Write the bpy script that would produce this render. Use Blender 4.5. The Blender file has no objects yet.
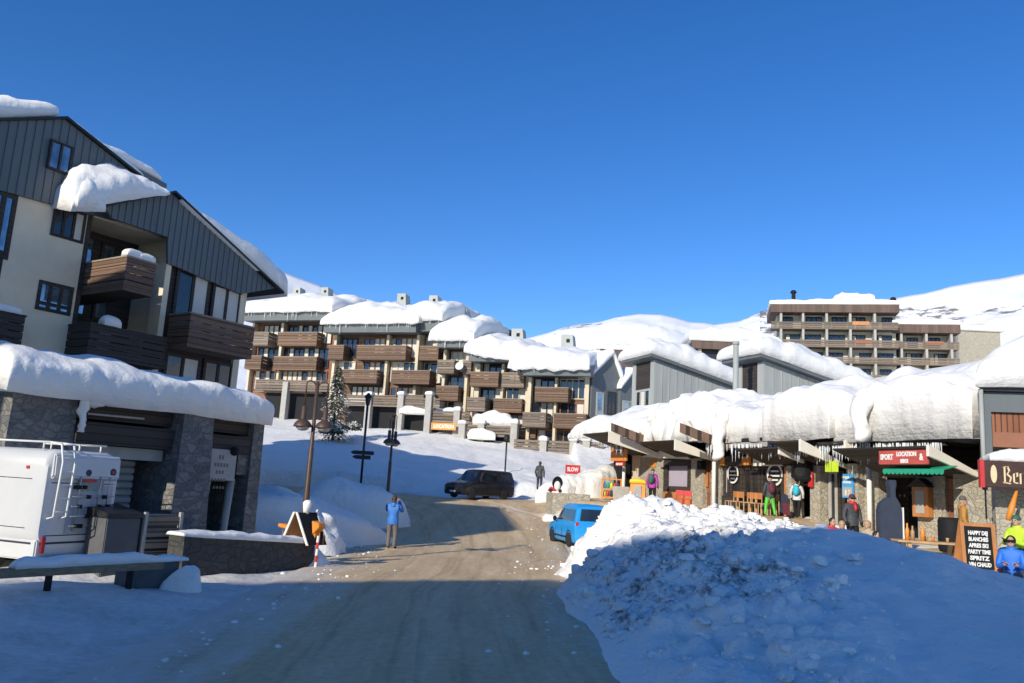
import bpy, bmesh, math, random
import numpy as np
from mathutils import Vector, Matrix, noise
V = Vector
sc = bpy.context.scene
COL = sc.collection
R = math.radians

# ------------------------------------------------------------------ camera
FOC, PITCH, ROLL, CZ = 820.0, R(10.0), R(3.3), 2.3
_f = V((0, math.cos(PITCH), math.sin(PITCH)))
_u0 = V((0, -math.sin(PITCH), math.cos(PITCH)))
_r0 = V((1, 0, 0))
_r = _r0 * math.cos(ROLL) + _u0 * math.sin(ROLL)
_u = _u0 * math.cos(ROLL) - _r0 * math.sin(ROLL)
CAM = V((0, 0, CZ))


def ray(px, py):
    return _f + _r * ((px - 512) / FOC) + _u * ((341.5 - py) / FOC)


def at(px, py, Y):
    d = ray(px, py)
    return CAM + d * (Y / d.y)


cd = bpy.data.cameras.new('camera')
cd.sensor_width = 36.0
cd.lens = FOC / 1024 * 36.0
cd.clip_start, cd.clip_end = 0.2, 9000
cam = bpy.data.objects.new('camera', cd)
COL.objects.link(cam)
m = Matrix((_r, _u, -_f)).transposed().to_4x4()
m.translation = CAM
cam.matrix_world = m
sc.camera = cam

# ------------------------------------------------------------------ light
SUN_AZ = V((-0.555, -0.832, 0)).normalized()
SUN_EL = R(23)
world = bpy.data.worlds.new('World')
sc.world = world
world.use_nodes = True
nt = world.node_tree
bg = nt.nodes['Background']
sky = nt.nodes.new('ShaderNodeTexSky')
sky.sky_type = 'NISHITA'
sky.sun_disc = False
sky.sun_elevation = SUN_EL
sky.sun_rotation = math.atan2(SUN_AZ.x, SUN_AZ.y)
sky.altitude = 2100
sky.air_density = 1.0
sky.dust_density = 0.15
sky.ozone_density = 2.5
hs = nt.nodes.new('ShaderNodeHueSaturation')
hs.inputs['Saturation'].default_value = 1.3
hs.inputs['Hue'].default_value = .510
nt.links.new(sky.outputs[0], hs.inputs['Color'])
nt.links.new(hs.outputs[0], bg.inputs[0])
bg.inputs[1].default_value = 0.121
sd = bpy.data.lights.new('sun', 'SUN')
sd.energy = 3.1
sd.angle = R(0.5)
sd.color = (1.0, 0.93, 0.80)
sun = bpy.data.objects.new('sun', sd)
COL.objects.link(sun)
sdir = V((SUN_AZ.x * math.cos(SUN_EL), SUN_AZ.y * math.cos(SUN_EL), math.sin(SUN_EL)))
sun.rotation_euler = (-sdir).to_track_quat('-Z', 'Y').to_euler()
sun.location = (-40, -40, 40)
sc.view_settings.view_transform = 'Standard'
sc.view_settings.look = 'None'
sc.view_settings.exposure = 0.57
sc.view_settings.gamma = 1
sc.view_settings.use_curve_mapping = False
sc.cycles.max_bounces = 6
sc.cycles.diffuse_bounces = 3
sc.cycles.use_denoising = True


# ------------------------------------------------------------------ materials
def _new(name):
    mt = bpy.data.materials.new(name)
    mt.use_nodes = True
    n = mt.node_tree.nodes
    return mt, n, mt.node_tree.links, n['Principled BSDF']


def _noise(n, l, scale, detail=5, rough=.6, vec=None, dim='3D'):
    t = n.new('ShaderNodeTexNoise')
    t.inputs['Scale'].default_value = scale
    t.inputs['Detail'].default_value = detail
    t.inputs['Roughness'].default_value = rough
    if vec is not None:
        l.new(vec, t.inputs['Vector'])
    return t


def _ramp(n, l, fac, stops):
    r = n.new('ShaderNodeValToRGB')
    e = r.color_ramp.elements
    while len(e) < len(stops):
        e.new(.5)
    for i, (p, c) in enumerate(stops):
        e[i].position = p
        e[i].color = (*c, 1) if len(c) == 3 else c
    l.new(fac, r.inputs[0])
    return r


def _mix(n, l, fac, a, b):
    x = n.new('ShaderNodeMix')
    x.data_type = 'RGBA'
    for sock, val in ((x.inputs[0], fac), (x.inputs[6], a), (x.inputs[7], b)):
        if hasattr(val, 'is_linked') or hasattr(val, 'links'):
            l.new(val, sock)
        elif isinstance(val, (int, float)):
            sock.default_value = val
        else:
            sock.default_value = (*val, 1)
    return x.outputs[2]


def _math(n, l, op, a, b=None, clamp=False):
    x = n.new('ShaderNodeMath')
    x.operation = op
    x.use_clamp = clamp
    for i, val in enumerate((a, b)):
        if val is None:
            continue
        if isinstance(val, (int, float)):
            x.inputs[i].default_value = val
        else:
            l.new(val, x.inputs[i])
    return x.outputs[0]


def _pos(n):
    return n.new('ShaderNodeNewGeometry').outputs['Position']


def _bump(n, l, h, bsdf, strength=.4, dist=.05):
    b = n.new('ShaderNodeBump')
    b.inputs['Strength'].default_value = strength
    b.inputs['Distance'].default_value = dist
    l.new(h, b.inputs['Height'])
    l.new(b.outputs[0], bsdf.inputs['Normal'])
    return b


def _scl(c, k):
    return tuple(min(1, x * k) for x in c)


def mat(name, col, rough=.7, metal=0, var=.18, scale=6., bump=0., bscale=None, stretch=None, spec=None):
    """plain surface whose colour wanders with a noise; stretch = grain direction scale"""
    mt, n, l, b = _new(name)
    p = n.new('ShaderNodeTexCoord').outputs['Object']
    if stretch:
        mp = n.new('ShaderNodeMapping')
        mp.inputs['Scale'].default_value = stretch
        l.new(p, mp.inputs[0])
        p = mp.outputs[0]
    t = _noise(n, l, scale, vec=p)
    r = _ramp(n, l, t.outputs['Fac'], [(.25, _scl(col, 1 - var)), (.75, _scl(col, 1 + var))])
    l.new(r.outputs[0], b.inputs['Base Color'])
    b.inputs['Roughness'].default_value = rough
    b.inputs['Metallic'].default_value = metal
    if spec is not None:
        b.inputs['Specular IOR Level'].default_value = spec
    if bump:
        t2 = _noise(n, l, bscale or scale * 4, vec=p)
        _bump(n, l, t2.outputs['Fac'], b, bump, .02)
    return mt


def snow_mat(name='snow', col=(.88, .86, .81), dirt=0., dirtcol=(.16, .13, .11), big=.9, fine=9., bs=.55, attr=False, dr=(.72, .86), strata=0.):
    mt, n, l, b = _new(name)
    p = _pos(n)
    t1 = _noise(n, l, big, 6, .62, p)
    t2 = _noise(n, l, fine, 5, .65, p)
    h = _math(n, l, 'ADD', _math(n, l, 'MULTIPLY', t1.outputs['Fac'], 1.0), _math(n, l, 'MULTIPLY', t2.outputs['Fac'], .22))
    if strata:
        mp = n.new('ShaderNodeMapping')
        mp.inputs['Scale'].default_value = (.35, .35, 4.5)
        l.new(p, mp.inputs[0])
        ts = _noise(n, l, 1.0, 5, .6, mp.outputs[0])
        h = _math(n, l, 'ADD', h, _math(n, l, 'MULTIPLY', ts.outputs['Fac'], strata))
    _bump(n, l, h, b, bs, .28)
    t3 = _noise(n, l, .5, 4, .6, p)
    c = _ramp(n, l, t3.outputs['Fac'], [(.3, _scl(col, .95)), (.7, col)]).outputs[0]
    if attr:
        ad = n.new('ShaderNodeAttribute')
        ad.attribute_name = 'dirt'
        t4 = _noise(n, l, 1.1, 4, .6, p)
        t5 = _noise(n, l, 6.5, 6, .75, p)
        k = _math(n, l, 'ADD', _math(n, l, 'MULTIPLY', t4.outputs['Fac'], .45), _math(n, l, 'MULTIPLY', t5.outputs['Fac'], .65))
        k = _math(n, l, 'ADD', k, _math(n, l, 'MULTIPLY', ad.outputs['Fac'], .3))
        k = _ramp(n, l, k, [(dr[0], (0, 0, 0)), (dr[1], (1, 1, 1))]).outputs[0]
        c = _mix(n, l, k, c, dirtcol)
    if dirt:
        t4 = _noise(n, l, .55, 3, .5, p)
        t5 = _noise(n, l, 5.5, 6, .75, p)
        k = _math(n, l, 'ADD', _math(n, l, 'MULTIPLY', t4.outputs['Fac'], .55), _math(n, l, 'MULTIPLY', t5.outputs['Fac'], .6))
        k = _ramp(n, l, k, [(.66 - dirt, (0, 0, 0)), (.72 - dirt * .8, (1, 1, 1))]).outputs[0]
        c = _mix(n, l, k, c, dirtcol)
    l.new(c, b.inputs['Base Color'])
    b.inputs['Roughness'].default_value = .65
    b.inputs['Specular IOR Level'].default_value = .25
    return mt


def plank_mat(name, col, pitch=.16, axis=2, var=.25, rough=.75, gap=.12, bump=.6):
    """boards: grooves across the given world axis (0 x,1 y,2 z), every board its own tone"""
    mt, n, l, b = _new(name)
    p = _pos(n)
    s = n.new('ShaderNodeSeparateXYZ')
    l.new(p, s.inputs[0])
    q = _math(n, l, 'DIVIDE', s.outputs[axis], pitch)
    fr = _math(n, l, 'FRACT', q)
    fl = _math(n, l, 'FLOOR', q)
    w = n.new('ShaderNodeTexWhiteNoise')
    w.noise_dimensions = '1D'
    l.new(fl, w.inputs['W'])
    t = _noise(n, l, 3, 6, .7, p)
    k = _math(n, l, 'ADD', _math(n, l, 'MULTIPLY', w.outputs[0], .5), _math(n, l, 'MULTIPLY', t.outputs['Fac'], .6))
    c = _ramp(n, l, k, [(.2, _scl(col, 1 - var)), (.85, _scl(col, 1 + var))]).outputs[0]
    g = _math(n, l, 'GREATER_THAN', fr, 1 - gap)
    c2 = _mix(n, l, g, c, _scl(col, .3))
    l.new(c2, b.inputs['Base Color'])
    _bump(n, l, _math(n, l, 'SUBTRACT', 1.0, g), b, bump, .02)
    b.inputs['Roughness'].default_value = rough
    return mt


def stone_mat(name, cols, scale=2.2, mortar=(.12, .115, .11)):
    mt, n, l, b = _new(name)
    p = _pos(n)
    mp = n.new('ShaderNodeMapping')
    mp.inputs['Scale'].default_value = (1, 1, 1.5)
    l.new(p, mp.inputs[0])
    wob = _noise(n, l, 2.5, 3, .5, mp.outputs[0])
    add = n.new('ShaderNodeVectorMath')
    add.operation = 'MULTIPLY_ADD'
    l.new(wob.outputs['Color'], add.inputs[0])
    add.inputs[1].default_value = (.35, .35, .35)
    l.new(mp.outputs[0], add.inputs[2])
    v1 = n.new('ShaderNodeTexVoronoi')
    v1.inputs['Scale'].default_value = scale
    l.new(add.outputs[0], v1.inputs['Vector'])
    v2 = n.new('ShaderNodeTexVoronoi')
    v2.feature = 'DISTANCE_TO_EDGE'
    v2.inputs['Scale'].default_value = scale
    l.new(add.outputs[0], v2.inputs['Vector'])
    s = n.new('ShaderNodeSeparateColor')
    l.new(v1.outputs['Color'], s.inputs[0])
    k = len(cols)
    c = _ramp(n, l, s.outputs[0], [(i / (k - 1) if k > 1 else 0, cc) for i, cc in enumerate(cols)]).outputs[0]
    t = _noise(n, l, 14, 6, .7, p)
    sp = _ramp(n, l, t.outputs['Fac'], [(.3, (.6, .6, .6)), (.7, (1.15, 1.15, 1.15))]).outputs[0]
    mm = n.new('ShaderNodeMix')
    mm.data_type = 'RGBA'
    mm.blend_type = 'MULTIPLY'
    mm.inputs[0].default_value = 1
    l.new(c, mm.inputs[6])
    l.new(sp, mm.inputs[7])
    e = _ramp(n, l, v2.outputs['Distance'], [(.02, (0, 0, 0)), (.09, (1, 1, 1))]).outputs[0]
    c = _mix(n, l, e, mortar, mm.outputs[2])
    l.new(c, b.inputs['Base Color'])
    hh = _math(n, l, 'ADD', _math(n, l, 'MULTIPLY', e, .8), _math(n, l, 'MULTIPLY', t.outputs['Fac'], .5))
    _bump(n, l, hh, b, .7, .05)
    b.inputs['Roughness'].default_value = .85
    return mt


def glass_mat(name, col, rough=.04):
    mt, n, l, b = _new(name)
    t = _noise(n, l, 1.3, 2, .5, _pos(n))
    r = _ramp(n, l, t.outputs['Fac'], [(.35, _scl(col, .6)), (.65, _scl(col, 1.3))])
    l.new(r.outputs[0], b.inputs['Base Color'])
    _bump(n, l, _noise(n, l, .9, 2, .5, _pos(n)).outputs['Fac'], b, .06, .1)
    b.inputs['Roughness'].default_value = rough
    b.inputs['Specular IOR Level'].default_value = .9
    return mt


M = {}
M['snow'] = snow_mat(attr=True, dirtcol=(.50, .46, .40), dr=(.58, 1.0))
M['roofsnow'] = snow_mat('roof_snow', big=.7, fine=5., bs=.42, strata=.2)
M['bank'] = snow_mat('bank_snow', attr=True, dirtcol=(.13, .11, .10), big=1.4, fine=8, bs=.5)
M['far_snow'] = snow_mat('far_snow', big=.2, fine=2, bs=.2)
M['cladding'] = mat('grey_cladding', (.125, .142, .146), .55, .0, .12, 1.2, .15, 8, stretch=(1, 1, .12))
M['cladding_pale'] = mat('pale_grey_cladding', (.37, .385, .355), .6, 0, .14, 1.5, .1, 6, stretch=(1, 1, .15))
M['metal_dark'] = mat('dark_metal', (.04, .042, .045), .45, .6)
M['render'] = mat('beige_render', (.80, .67, .47), .9, 0, .08, 1.3, .2, 60)
M['cream'] = mat('cream_render', (.62, .53, .38), .9, 0, .10, 1.5, .1, 30)
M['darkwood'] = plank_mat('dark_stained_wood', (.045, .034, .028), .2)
M['balwood'] = plank_mat('balcony_wood', (.165, .098, .06), .22, var=.38)
M['balwood_grey'] = plank_mat('weathered_balcony_wood', (.20, .155, .115), .22, var=.4)
M['redwood'] = plank_mat('reddish_panel_wood', (.26, .11, .06), .5, gap=.04)
M['orangewood'] = mat('orange_wood', (.50, .20, .06), .55, 0, .25, 4, .2, 20, stretch=(1, 1, .2))
M['palewood'] = mat('pale_pine', (.50, .32, .16), .6, 0, .25, 5, .2, 25, stretch=(1, 1, .25))
M['slatwood'] = plank_mat('vertical_slat_wood', (.26, .10, .045), .14, axis=0, var=.3, gap=.22)
M['brownroof'] = plank_mat('brown_roof_edge', (.12, .078, .06), .35, axis=0, var=.3, gap=.05, bump=.3)
M['stone'] = stone_mat('grey_rubble_stone', [(.13, .13, .125), (.20, .19, .175), (.27, .25, .22), (.15, .15, .15)], 3.6, (.15, .145, .135))
M['stone_warm'] = stone_mat('warm_rubble_stone', [(.44, .38, .27), (.54, .48, .36), (.40, .37, .30), (.58, .53, .42)], 3.8, (.42, .38, .30))
M['stone_dark'] = stone_mat('dark_wall_stone', [(.05, .048, .045), (.08, .075, .068), (.06, .06, .058)], 3.2, (.05, .048, .045))
M['concrete'] = mat('concrete', (.40, .38, .34), .9, 0, .15, 2.5, .3, 30)
M['concrete_dark'] = mat('dark_concrete', (.11, .11, .11), .9, 0, .2, 2.5, .3, 30)
M['white'] = mat('white_paint', (.80, .78, .72), .5, 0, .05, 3)
M['fascia'] = mat('cream_white_fascia', (.84, .79, .68), .6, 0, .06, 2)
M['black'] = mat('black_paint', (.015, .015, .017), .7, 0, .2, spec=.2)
M['rail'] = mat('weathered_rail', (.30, .23, .165), .8, 0, .2, 5)
M['paleconc'] = mat('pale_render', (.56, .53, .46), .9, 0, .12, 1.5)
M['glass'] = glass_mat('window_glass', (.02, .026, .035))
M['glass_blue'] = glass_mat('sky_reflecting_glass', (.30, .38, .44))
M['glass_blue'].node_tree.nodes['Principled BSDF'].inputs['Metallic'].default_value = .75
M['blind'] = mat('lilac_blind', (.42, .37, .44), .9, 0, .12, 6, .2, 9, stretch=(3, 3, .2))
M['glass_brown'] = glass_mat('shop_glass', (.035, .028, .022), .08)
M['curtain'] = mat('white_curtain', (.66, .62, .54), .9, 0, .12, 6, .2, 9, stretch=(3, 3, .2))
M['ice'] = mat('ice', (.75, .78, .8), .2, 0, .06)
M['lampbrown'] = mat('brown_lamp_paint', (.085, .05, .035), .5, .1, .2)
M['navy'] = mat('navy_cloth', (.025, .035, .06), .6, 0, .25, 3)
M['orange'] = mat('orange_paint', (.75, .26, .03), .5, 0, .12)
M['yellow'] = mat('yellow_paint', (.85, .55, .03), .5, 0, .08)
M['red'] = mat('red_paint', (.55, .03, .03), .5, 0, .12)
M['redsign'] = mat('faded_red_board', (.50, .09, .07), .6, 0, .2, 2)
M['green'] = mat('green_awning', (.02, .33, .19), .7, 0, .12)
M['lime'] = mat('lime_sign', (.55, .72, .04), .5, 0, .08)
M['bluesign'] = mat('blue_poster', (.07, .35, .68), .5, 0, .12)
M['skin'] = mat('skin', (.50, .30, .21), .6, 0, .06)
M['rubber'] = mat('tyre_rubber', (.02, .02, .02), .85, 0, .2)
M['steel'] = mat('steel', (.45, .46, .47), .35, .8, .1)


# ------------------------------------------------------------------ mesh builder
class MB:
    def __init__(s):
        s.v, s.f, s.mi = [], [], []

    def add(s, verts, faces, mi=0):
        o = len(s.v)
        s.v += [tuple(p) for p in verts]
        s.f += [tuple(i + o for i in f) for f in faces]
        s.mi += [mi] * len(faces)
        return s

    def quad(s, a, b, c, d, mi=0):
        return s.add((a, b, c, d), ((0, 1, 2, 3),), mi)

    def hexa(s, p, mi=0):
        """8 points: bottom ring 0-3, top ring 4-7"""
        return s.add(p, ((3, 2, 1, 0), (4, 5, 6, 7), (0, 1, 5, 4), (1, 2, 6, 5), (2, 3, 7, 6), (3, 0, 4, 7)), mi)

    def prism(s, pts, ext, mi=0):
        n = len(pts)
        ext = V(ext)
        vs = [V(p) for p in pts] + [V(p) + ext for p in pts]
        fs = [tuple(range(n))[::-1], tuple(range(n, 2 * n))] + [(i, (i + 1) % n, n + (i + 1) % n, n + i) for i in range(n)]
        return s.add(vs, fs, mi)

    def tube(s, pts, rad, n=8, caps=True, mi=0):
        pts = [V(p) for p in pts]
        if not hasattr(rad, '__len__'):
            rad = [rad] * len(pts)
        vs, fs = [], []
        pn = None
        for i, p in enumerate(pts):
            a = pts[max(i - 1, 0)]
            b = pts[min(i + 1, len(pts) - 1)]
            t = (b - a).normalized() if (b - a).length > 1e-9 else V((0, 0, 1))
            if pn is None:
                pn = t.cross(V((0, 0, 1)))
                if pn.length < .05:
                    pn = t.cross(V((1, 0, 0)))
            pn = (pn - t * pn.dot(t)).normalized()
            q = t.cross(pn)
            for k in range(n):
                an = 2 * math.pi * k / n
                vs.append(p + (pn * math.cos(an) + q * math.sin(an)) * rad[i])
        for i in range(len(pts) - 1):
            for k in range(n):
                fs.append((i * n + k, i * n + (k + 1) % n, (i + 1) * n + (k + 1) % n, (i + 1) * n + k))
        if caps:
            fs.append(tuple(range(n))[::-1])
            fs.append(tuple((len(pts) - 1) * n + k for k in range(n)))
        return s.add(vs, fs, mi)

    def lathe(s, c, prof, n=16, axis=None, mi=0):
        """prof: (radius, height) along axis from c"""
        ax = V(axis or (0, 0, 1)).normalized()
        p = ax.cross(V((0, 1, 0)))
        if p.length < .05:
            p = ax.cross(V((1, 0, 0)))
        p.normalize()
        q = ax.cross(p)
        c = V(c)
        return s.tube_rings([[c + ax * h + (p * math.cos(2 * math.pi * k / n) + q * math.sin(2 * math.pi * k / n)) * max(r, 1e-4) for k in range(n)] for r, h in prof], mi)

    def tube_rings(s, rings, mi=0, caps=True):
        n = len(rings[0])
        vs = [p for r in rings for p in r]
        fs = []
        for i in range(len(rings) - 1):
            for k in range(n):
                fs.append((i * n + k, i * n + (k + 1) % n, (i + 1) * n + (k + 1) % n, (i + 1) * n + k))
        if caps:
            fs.append(tuple(range(n))[::-1])
            fs.append(tuple((len(rings) - 1) * n + k for k in range(n)))
        return s.add(vs, fs, mi)

    def grid(s, fn, nu, nv, mi=0, flip=False):
        vs = [fn(i / nu, j / nv) for j in range(nv + 1) for i in range(nu + 1)]
        w = nu + 1
        fs = []
        for j in range(nv):
            for i in range(nu):
                f = (j * w + i, j * w + i + 1, (j + 1) * w + i + 1, (j + 1) * w + i)
                fs.append(f[::-1] if flip else f)
        return s.add(vs, fs, mi)

    def ball(s, c, r, n=10, m_=8, mi=0):
        c = V(c)
        if not hasattr(r, '__len__'):
            r = (r, r, r)
        rings = []
        for j in range(m_ + 1):
            th = math.pi * (j / m_)
            rr = max(math.sin(th), .02)
            rings.append([c + V((r[0] * rr * math.cos(2 * math.pi * k / n), r[1] * rr * math.sin(2 * math.pi * k / n), -r[2] * math.cos(th))) for k in range(n)])
        return s.tube_rings(rings, mi)

    def build(s, name, mats, parent=None, smooth=False, bevel=0.):
        if not isinstance(mats, (list, tuple)):
            mats = [mats]
        off = V((0, 0, 0))
        p = parent
        while p is not None:
            off += V(p.location)
            p = p.parent
        me = bpy.data.meshes.new(name)
        me.from_pydata([V(v) - off for v in s.v], [], s.f)
        for mt in mats:
            me.materials.append(mt)
        if len(mats) > 1:
            me.polygons.foreach_set('material_index', s.mi)
        bm = bmesh.new()
        bm.from_mesh(me)
        bmesh.ops.recalc_face_normals(bm, faces=bm.faces)
        if bevel:
            es = [e for e in bm.edges if len(e.link_faces) == 2 and e.calc_face_angle(0) > .6]
            bmesh.ops.bevel(bm, geom=es, offset=bevel, segments=2, affect='EDGES', clamp_overlap=True)
        bm.to_mesh(me)
        bm.free()
        if smooth:
            me.polygons.foreach_set('use_smooth', [True] * len(me.polygons))
        me.update()
        o = bpy.data.objects.new(name, me)
        COL.objects.link(o)
        if parent is not None:
            o.parent = parent
        return o


def tag(o, label=None, cat=None, group=None, kind=None):
    for k, v in (('label', label), ('category', cat), ('group', group), ('kind', kind)):
        if v:
            o[k] = v
    return o


def thing(name, label, cat, loc=(0, 0, 0), group=None):
    o = bpy.data.objects.new(name, None)
    o.empty_display_size = .3
    COL.objects.link(o)
    o.location = loc
    return tag(o, label, cat, group)


def copy_tree(o, parent=None):
    c = o.copy()
    COL.objects.link(c)
    c.parent = parent
    for ch in list(o.children):
        copy_tree(ch, c)
    return c


class Fr:
    """a vertical plane: u along it, n out of it, z up"""

    def __init__(s, O, deg):
        s.O = V(O)
        a = R(deg)
        s.u = V((math.cos(a), math.sin(a), 0))
        s.n = V((math.sin(a), -math.cos(a), 0))

    def w(s, a, b, c):
        p = s.O + s.u * a + s.n * b
        return V((p.x, p.y, c))

    def pix(s, px, py, b=0.):
        d = ray(px, py)
        t = (s.O + s.n * b - CAM).dot(s.n) / d.dot(s.n)
        p = CAM + d * t
        return (p - s.O).dot(s.u), p.z

    def pixa(s, px, py, a):
        """the same on the plane across it at a"""
        d = ray(px, py)
        t = (s.O + s.u * a - CAM).dot(s.u) / d.dot(s.u)
        p = CAM + d * t
        return (p - s.O).dot(s.n), p.z

    def box(s, mb, a0, a1, b0, b1, c0, c1, mi=0):
        return mb.hexa([s.w(a0, b0, c0), s.w(a1, b0, c0), s.w(a1, b1, c0), s.w(a0, b1, c0),
                        s.w(a0, b0, c1), s.w(a1, b0, c1), s.w(a1, b1, c1), s.w(a0, b1, c1)], mi)

    def poly(s, mb, ac, b0, b1, mi=0):
        return mb.prism([s.w(a, b0, c) for a, c in ac], s.n * (b1 - b0), mi)


def nz(p, s, o=4):
    return noise.fractal(V(p) * s, .9, 2.1, o)


def blanket(mb, P00, P10, P11, P01, t, nu=40, nv=20, k=.3, amp=.10, sc_=1.3, seed=0, lip=0., tfn=None, jag=0.):
    """a thick quilt of snow over the roof patch P00 (front left) .. P01 (back left)"""
    P00, P10, P11, P01 = V(P00), V(P10), V(P11), V(P01)
    sd_ = V((seed * 7.3, seed * 3.1, seed * 1.7))

    def f(p):
        q = (p * 2 - 1)
        x = math.sin(q * math.pi / 2)
        g = max(math.cos(q * math.pi / 2), 0) ** k
        return (x + 1) / 2, g

    def top(p, q):
        u, gu = f(p)
        v, gv = f(q)
        P = (P00 * (1 - u) + P10 * u) * (1 - v) + (P01 * (1 - u) + P11 * u) * v
        th = t * (tfn(u, v) if tfn else 1)
        h = gu * gv
        nn = nz(P + sd_, .35, 3) * .35
        P = P + V((0, 0, th * h * (1 + nn)))
        if lip:
            P.z -= lip * max(0, 1 - v * 4) ** 2 * (1 + .5 * nz(P + sd_, 1.1, 2))
        if amp:
            d = noise.noise_vector((P + sd_) * sc_) * amp + noise.noise_vector((P + sd_) * sc_ * 3.7) * amp * .35
            P = P + d * (h ** .5 * .8 + .2)
        if jag:
            P = P + (P00 - P01).normalized() * jag * nz(P + sd_, 1.7, 3) * (1 - v) * (1 - h * .3)
        return P
    o = len(mb.v)
    mb.grid(top, nu, nv)

    def bot(p, q):
        u, _ = f(p)
        v, _ = f(q)
        P = (P00 * (1 - u) + P10 * u) * (1 - v) + (P01 * (1 - u) + P11 * u) * v
        return P
    w = nu + 1
    # close below: rim verts of the top joined to a flat bottom
    rim = [i for i in range(nu + 1)] + [j * w + nu for j in range(1, nv + 1)] + [nv * w + i for i in range(nu - 1, -1, -1)] + [j * w for j in range(nv - 1, 0, -1)]
    mb.f.append(tuple(o + r for r in rim)[::-1])
    mb.mi.append(0)
    return mb


def text_mb(mb, s, fr, a, b, c, size, mi=0, width=None, depth=.01, align='LEFT', bold=0., face=1):
    cu = bpy.data.curves.new('lettering', 'FONT')
    cu.body = s
    cu.size = size
    cu.align_x = align
    cu.extrude = depth / 2
    cu.offset = bold
    cu.resolution_u = 3
    ob = bpy.data.objects.new('lettering', cu)
    COL.objects.link(ob)
    dg = bpy.context.evaluated_depsgraph_get()
    me = bpy.data.meshes.new_from_object(ob.evaluated_get(dg))
    xs = [v.co.x for v in me.vertices] or [0, 1]
    k = 1.
    if width:
        k = width / max(1e-6, max(xs) - min(xs))
    vs = [fr.w(a + v.co.x * k, b + v.co.z, c + v.co.y) for v in me.vertices]
    mb.add(vs, [tuple(p.vertices) for p in me.polygons], mi)
    bpy.data.objects.remove(ob)
    bpy.data.curves.remove(cu)
    bpy.data.meshes.remove(me)
    return mb


def window(fr, parent, a0, a1, c0, c1, b, n=2, fw=.07, fm='darkwood', gm='glass', depth=.08, curtains=(), rail=None, name='window', snow=False):
    mb = MB()
    fr.box(mb, a0, a1, b - depth, b, c0, c0 + fw)
    fr.box(mb, a0, a1, b - depth, b, c1 - fw, c1)
    fr.box(mb, a0, a0 + fw, b - depth, b, c0 + fw, c1 - fw)
    fr.box(mb, a1 - fw, a1, b - depth, b, c0 + fw, c1 - fw)
    w = (a1 - a0 - fw) / n
    for i in range(1, n):
        x = a0 + fw / 2 + w * i
        fr.box(mb, x - fw / 2, x + fw / 2, b - depth, b - .003, c0 + fw, c1 - fw)
    if rail:
        cz = c0 + (c1 - c0) * rail
        fr.box(mb, a0 + fw, a1 - fw, b - depth, b - .006, cz - fw / 2, cz + fw / 2)
    fo = mb.build(name, M[fm], parent)
    g = MB()
    for i in range(n):
        if i in curtains:
            continue
        fr.box(g, a0 + fw / 2 + w * i, a0 + fw / 2 + w * (i + 1), b - depth * .75, b - depth * .5, c0 + fw / 2, c1 - fw / 2)
    if g.v:
        g.build('pane', M[gm], fo)
    if curtains:
        q = MB()
        for i in curtains:
            fr.box(q, a0 + fw / 2 + w * i, a0 + fw / 2 + w * (i + 1), b - depth * .75, b - depth * .5, c0 + fw / 2, c1 - fw / 2)
        q.build('curtain', M['curtain'], fo)
    return fo


def balcony(fr, parent, a0, a1, b0, b1, c0, c1, wood='balwood', planks=4, cap=False, slab=True):
    """boarded balustrade box open behind: floor, front boards, side boards, corner posts"""
    mb = MB()
    t = .06
    if slab:
        fr.box(mb, a0, a1, b0, b1, c0 - .12, c0)
    h = (c1 - c0) / planks
    for i in range(planks):
        z0, z1 = c0 + i * h + .012, c0 + (i + 1) * h - .02
        fr.box(mb, a0, a1, b1 - t, b1, z0, z1)
        fr.box(mb, a0, a0 + t, b0, b1 - t, z0, z1)
        fr.box(mb, a1 - t, a1, b0, b1 - t, z0, z1)
    n = max(2, int((a1 - a0) / 1.6) + 1)
    for i in range(n):
        x = a0 + .08 + (a1 - a0 - .26) * i / (n - 1)
        fr.box(mb, x, x + .1, b1 - t - .1, b1 - t, c0, c1)
    o = mb.build('balcony', M[wood], parent)
    r = MB()
    fr.box(r, a0 - .03, a1 + .03, b1 - t - .05, b1 + .03, c1 - .015, c1 + .05)
    fr.box(r, a0 - .03, a0 + t + .03, b0, b1 - t - .05, c1 - .015, c1 + .05)
    fr.box(r, a1 - t - .03, a1 + .03, b0, b1 - t - .05, c1 - .015, c1 + .05)
    r.build('handrail', M['rail'] if wood != 'darkwood' else M[wood], o)
    if cap:
        s = MB()
        blanket(s, fr.w(a0, b1 + .05, c1 + .05), fr.w(a0 + (a1 - a0) * cap, b1 + .05, c1 + .05), fr.w(a0 + (a1 - a0) * cap, b1 - .35, c1 + .05), fr.w(a0, b1 - .35, c1 + .05), .3, 14, 8, seed=a0, amp=.04)
        s.build('snow_cap', M['roofsnow'], o, True)
    return o
# ------------------------------------------------------------------ terrain
def sst(a, b, x):
    t = min(1, max(0, (x - a) / (b - a)))
    return t * t * (3 - 2 * t)


def interp(pts, x):
    if x <= pts[0][0]:
        return pts[0][1]
    for (x0, y0), (x1, y1) in zip(pts, pts[1:]):
        if x <= x1:
            return y0 + (y1 - y0) * (x - x0) / (x1 - x0)
    return pts[-1][1]


ZR = [(0, 0), (27, 0), (31, .05), (34, .25), (42, .95), (48, 1.35), (54, 1.5), (60, 1.6)]
ZT = [(15, .75), (21, .92), (27, 1.15), (33, 1.65), (40, 1.78), (52, 1.9)]
ROAD = [(-1.2, 2, 4.0), (-1.25, 10, 3.0), (-1.55, 16, 2.95), (-1.5, 22, 3.1), (-1.3, 28, 3.3), (-1.6, 34, 3.8), (-2.6, 40, 4.4), (-4.6, 45, 4.6), (-10, 48.5, 4.0), (-20, 50, 3.6), (-45, 52, 3.4)]


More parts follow.
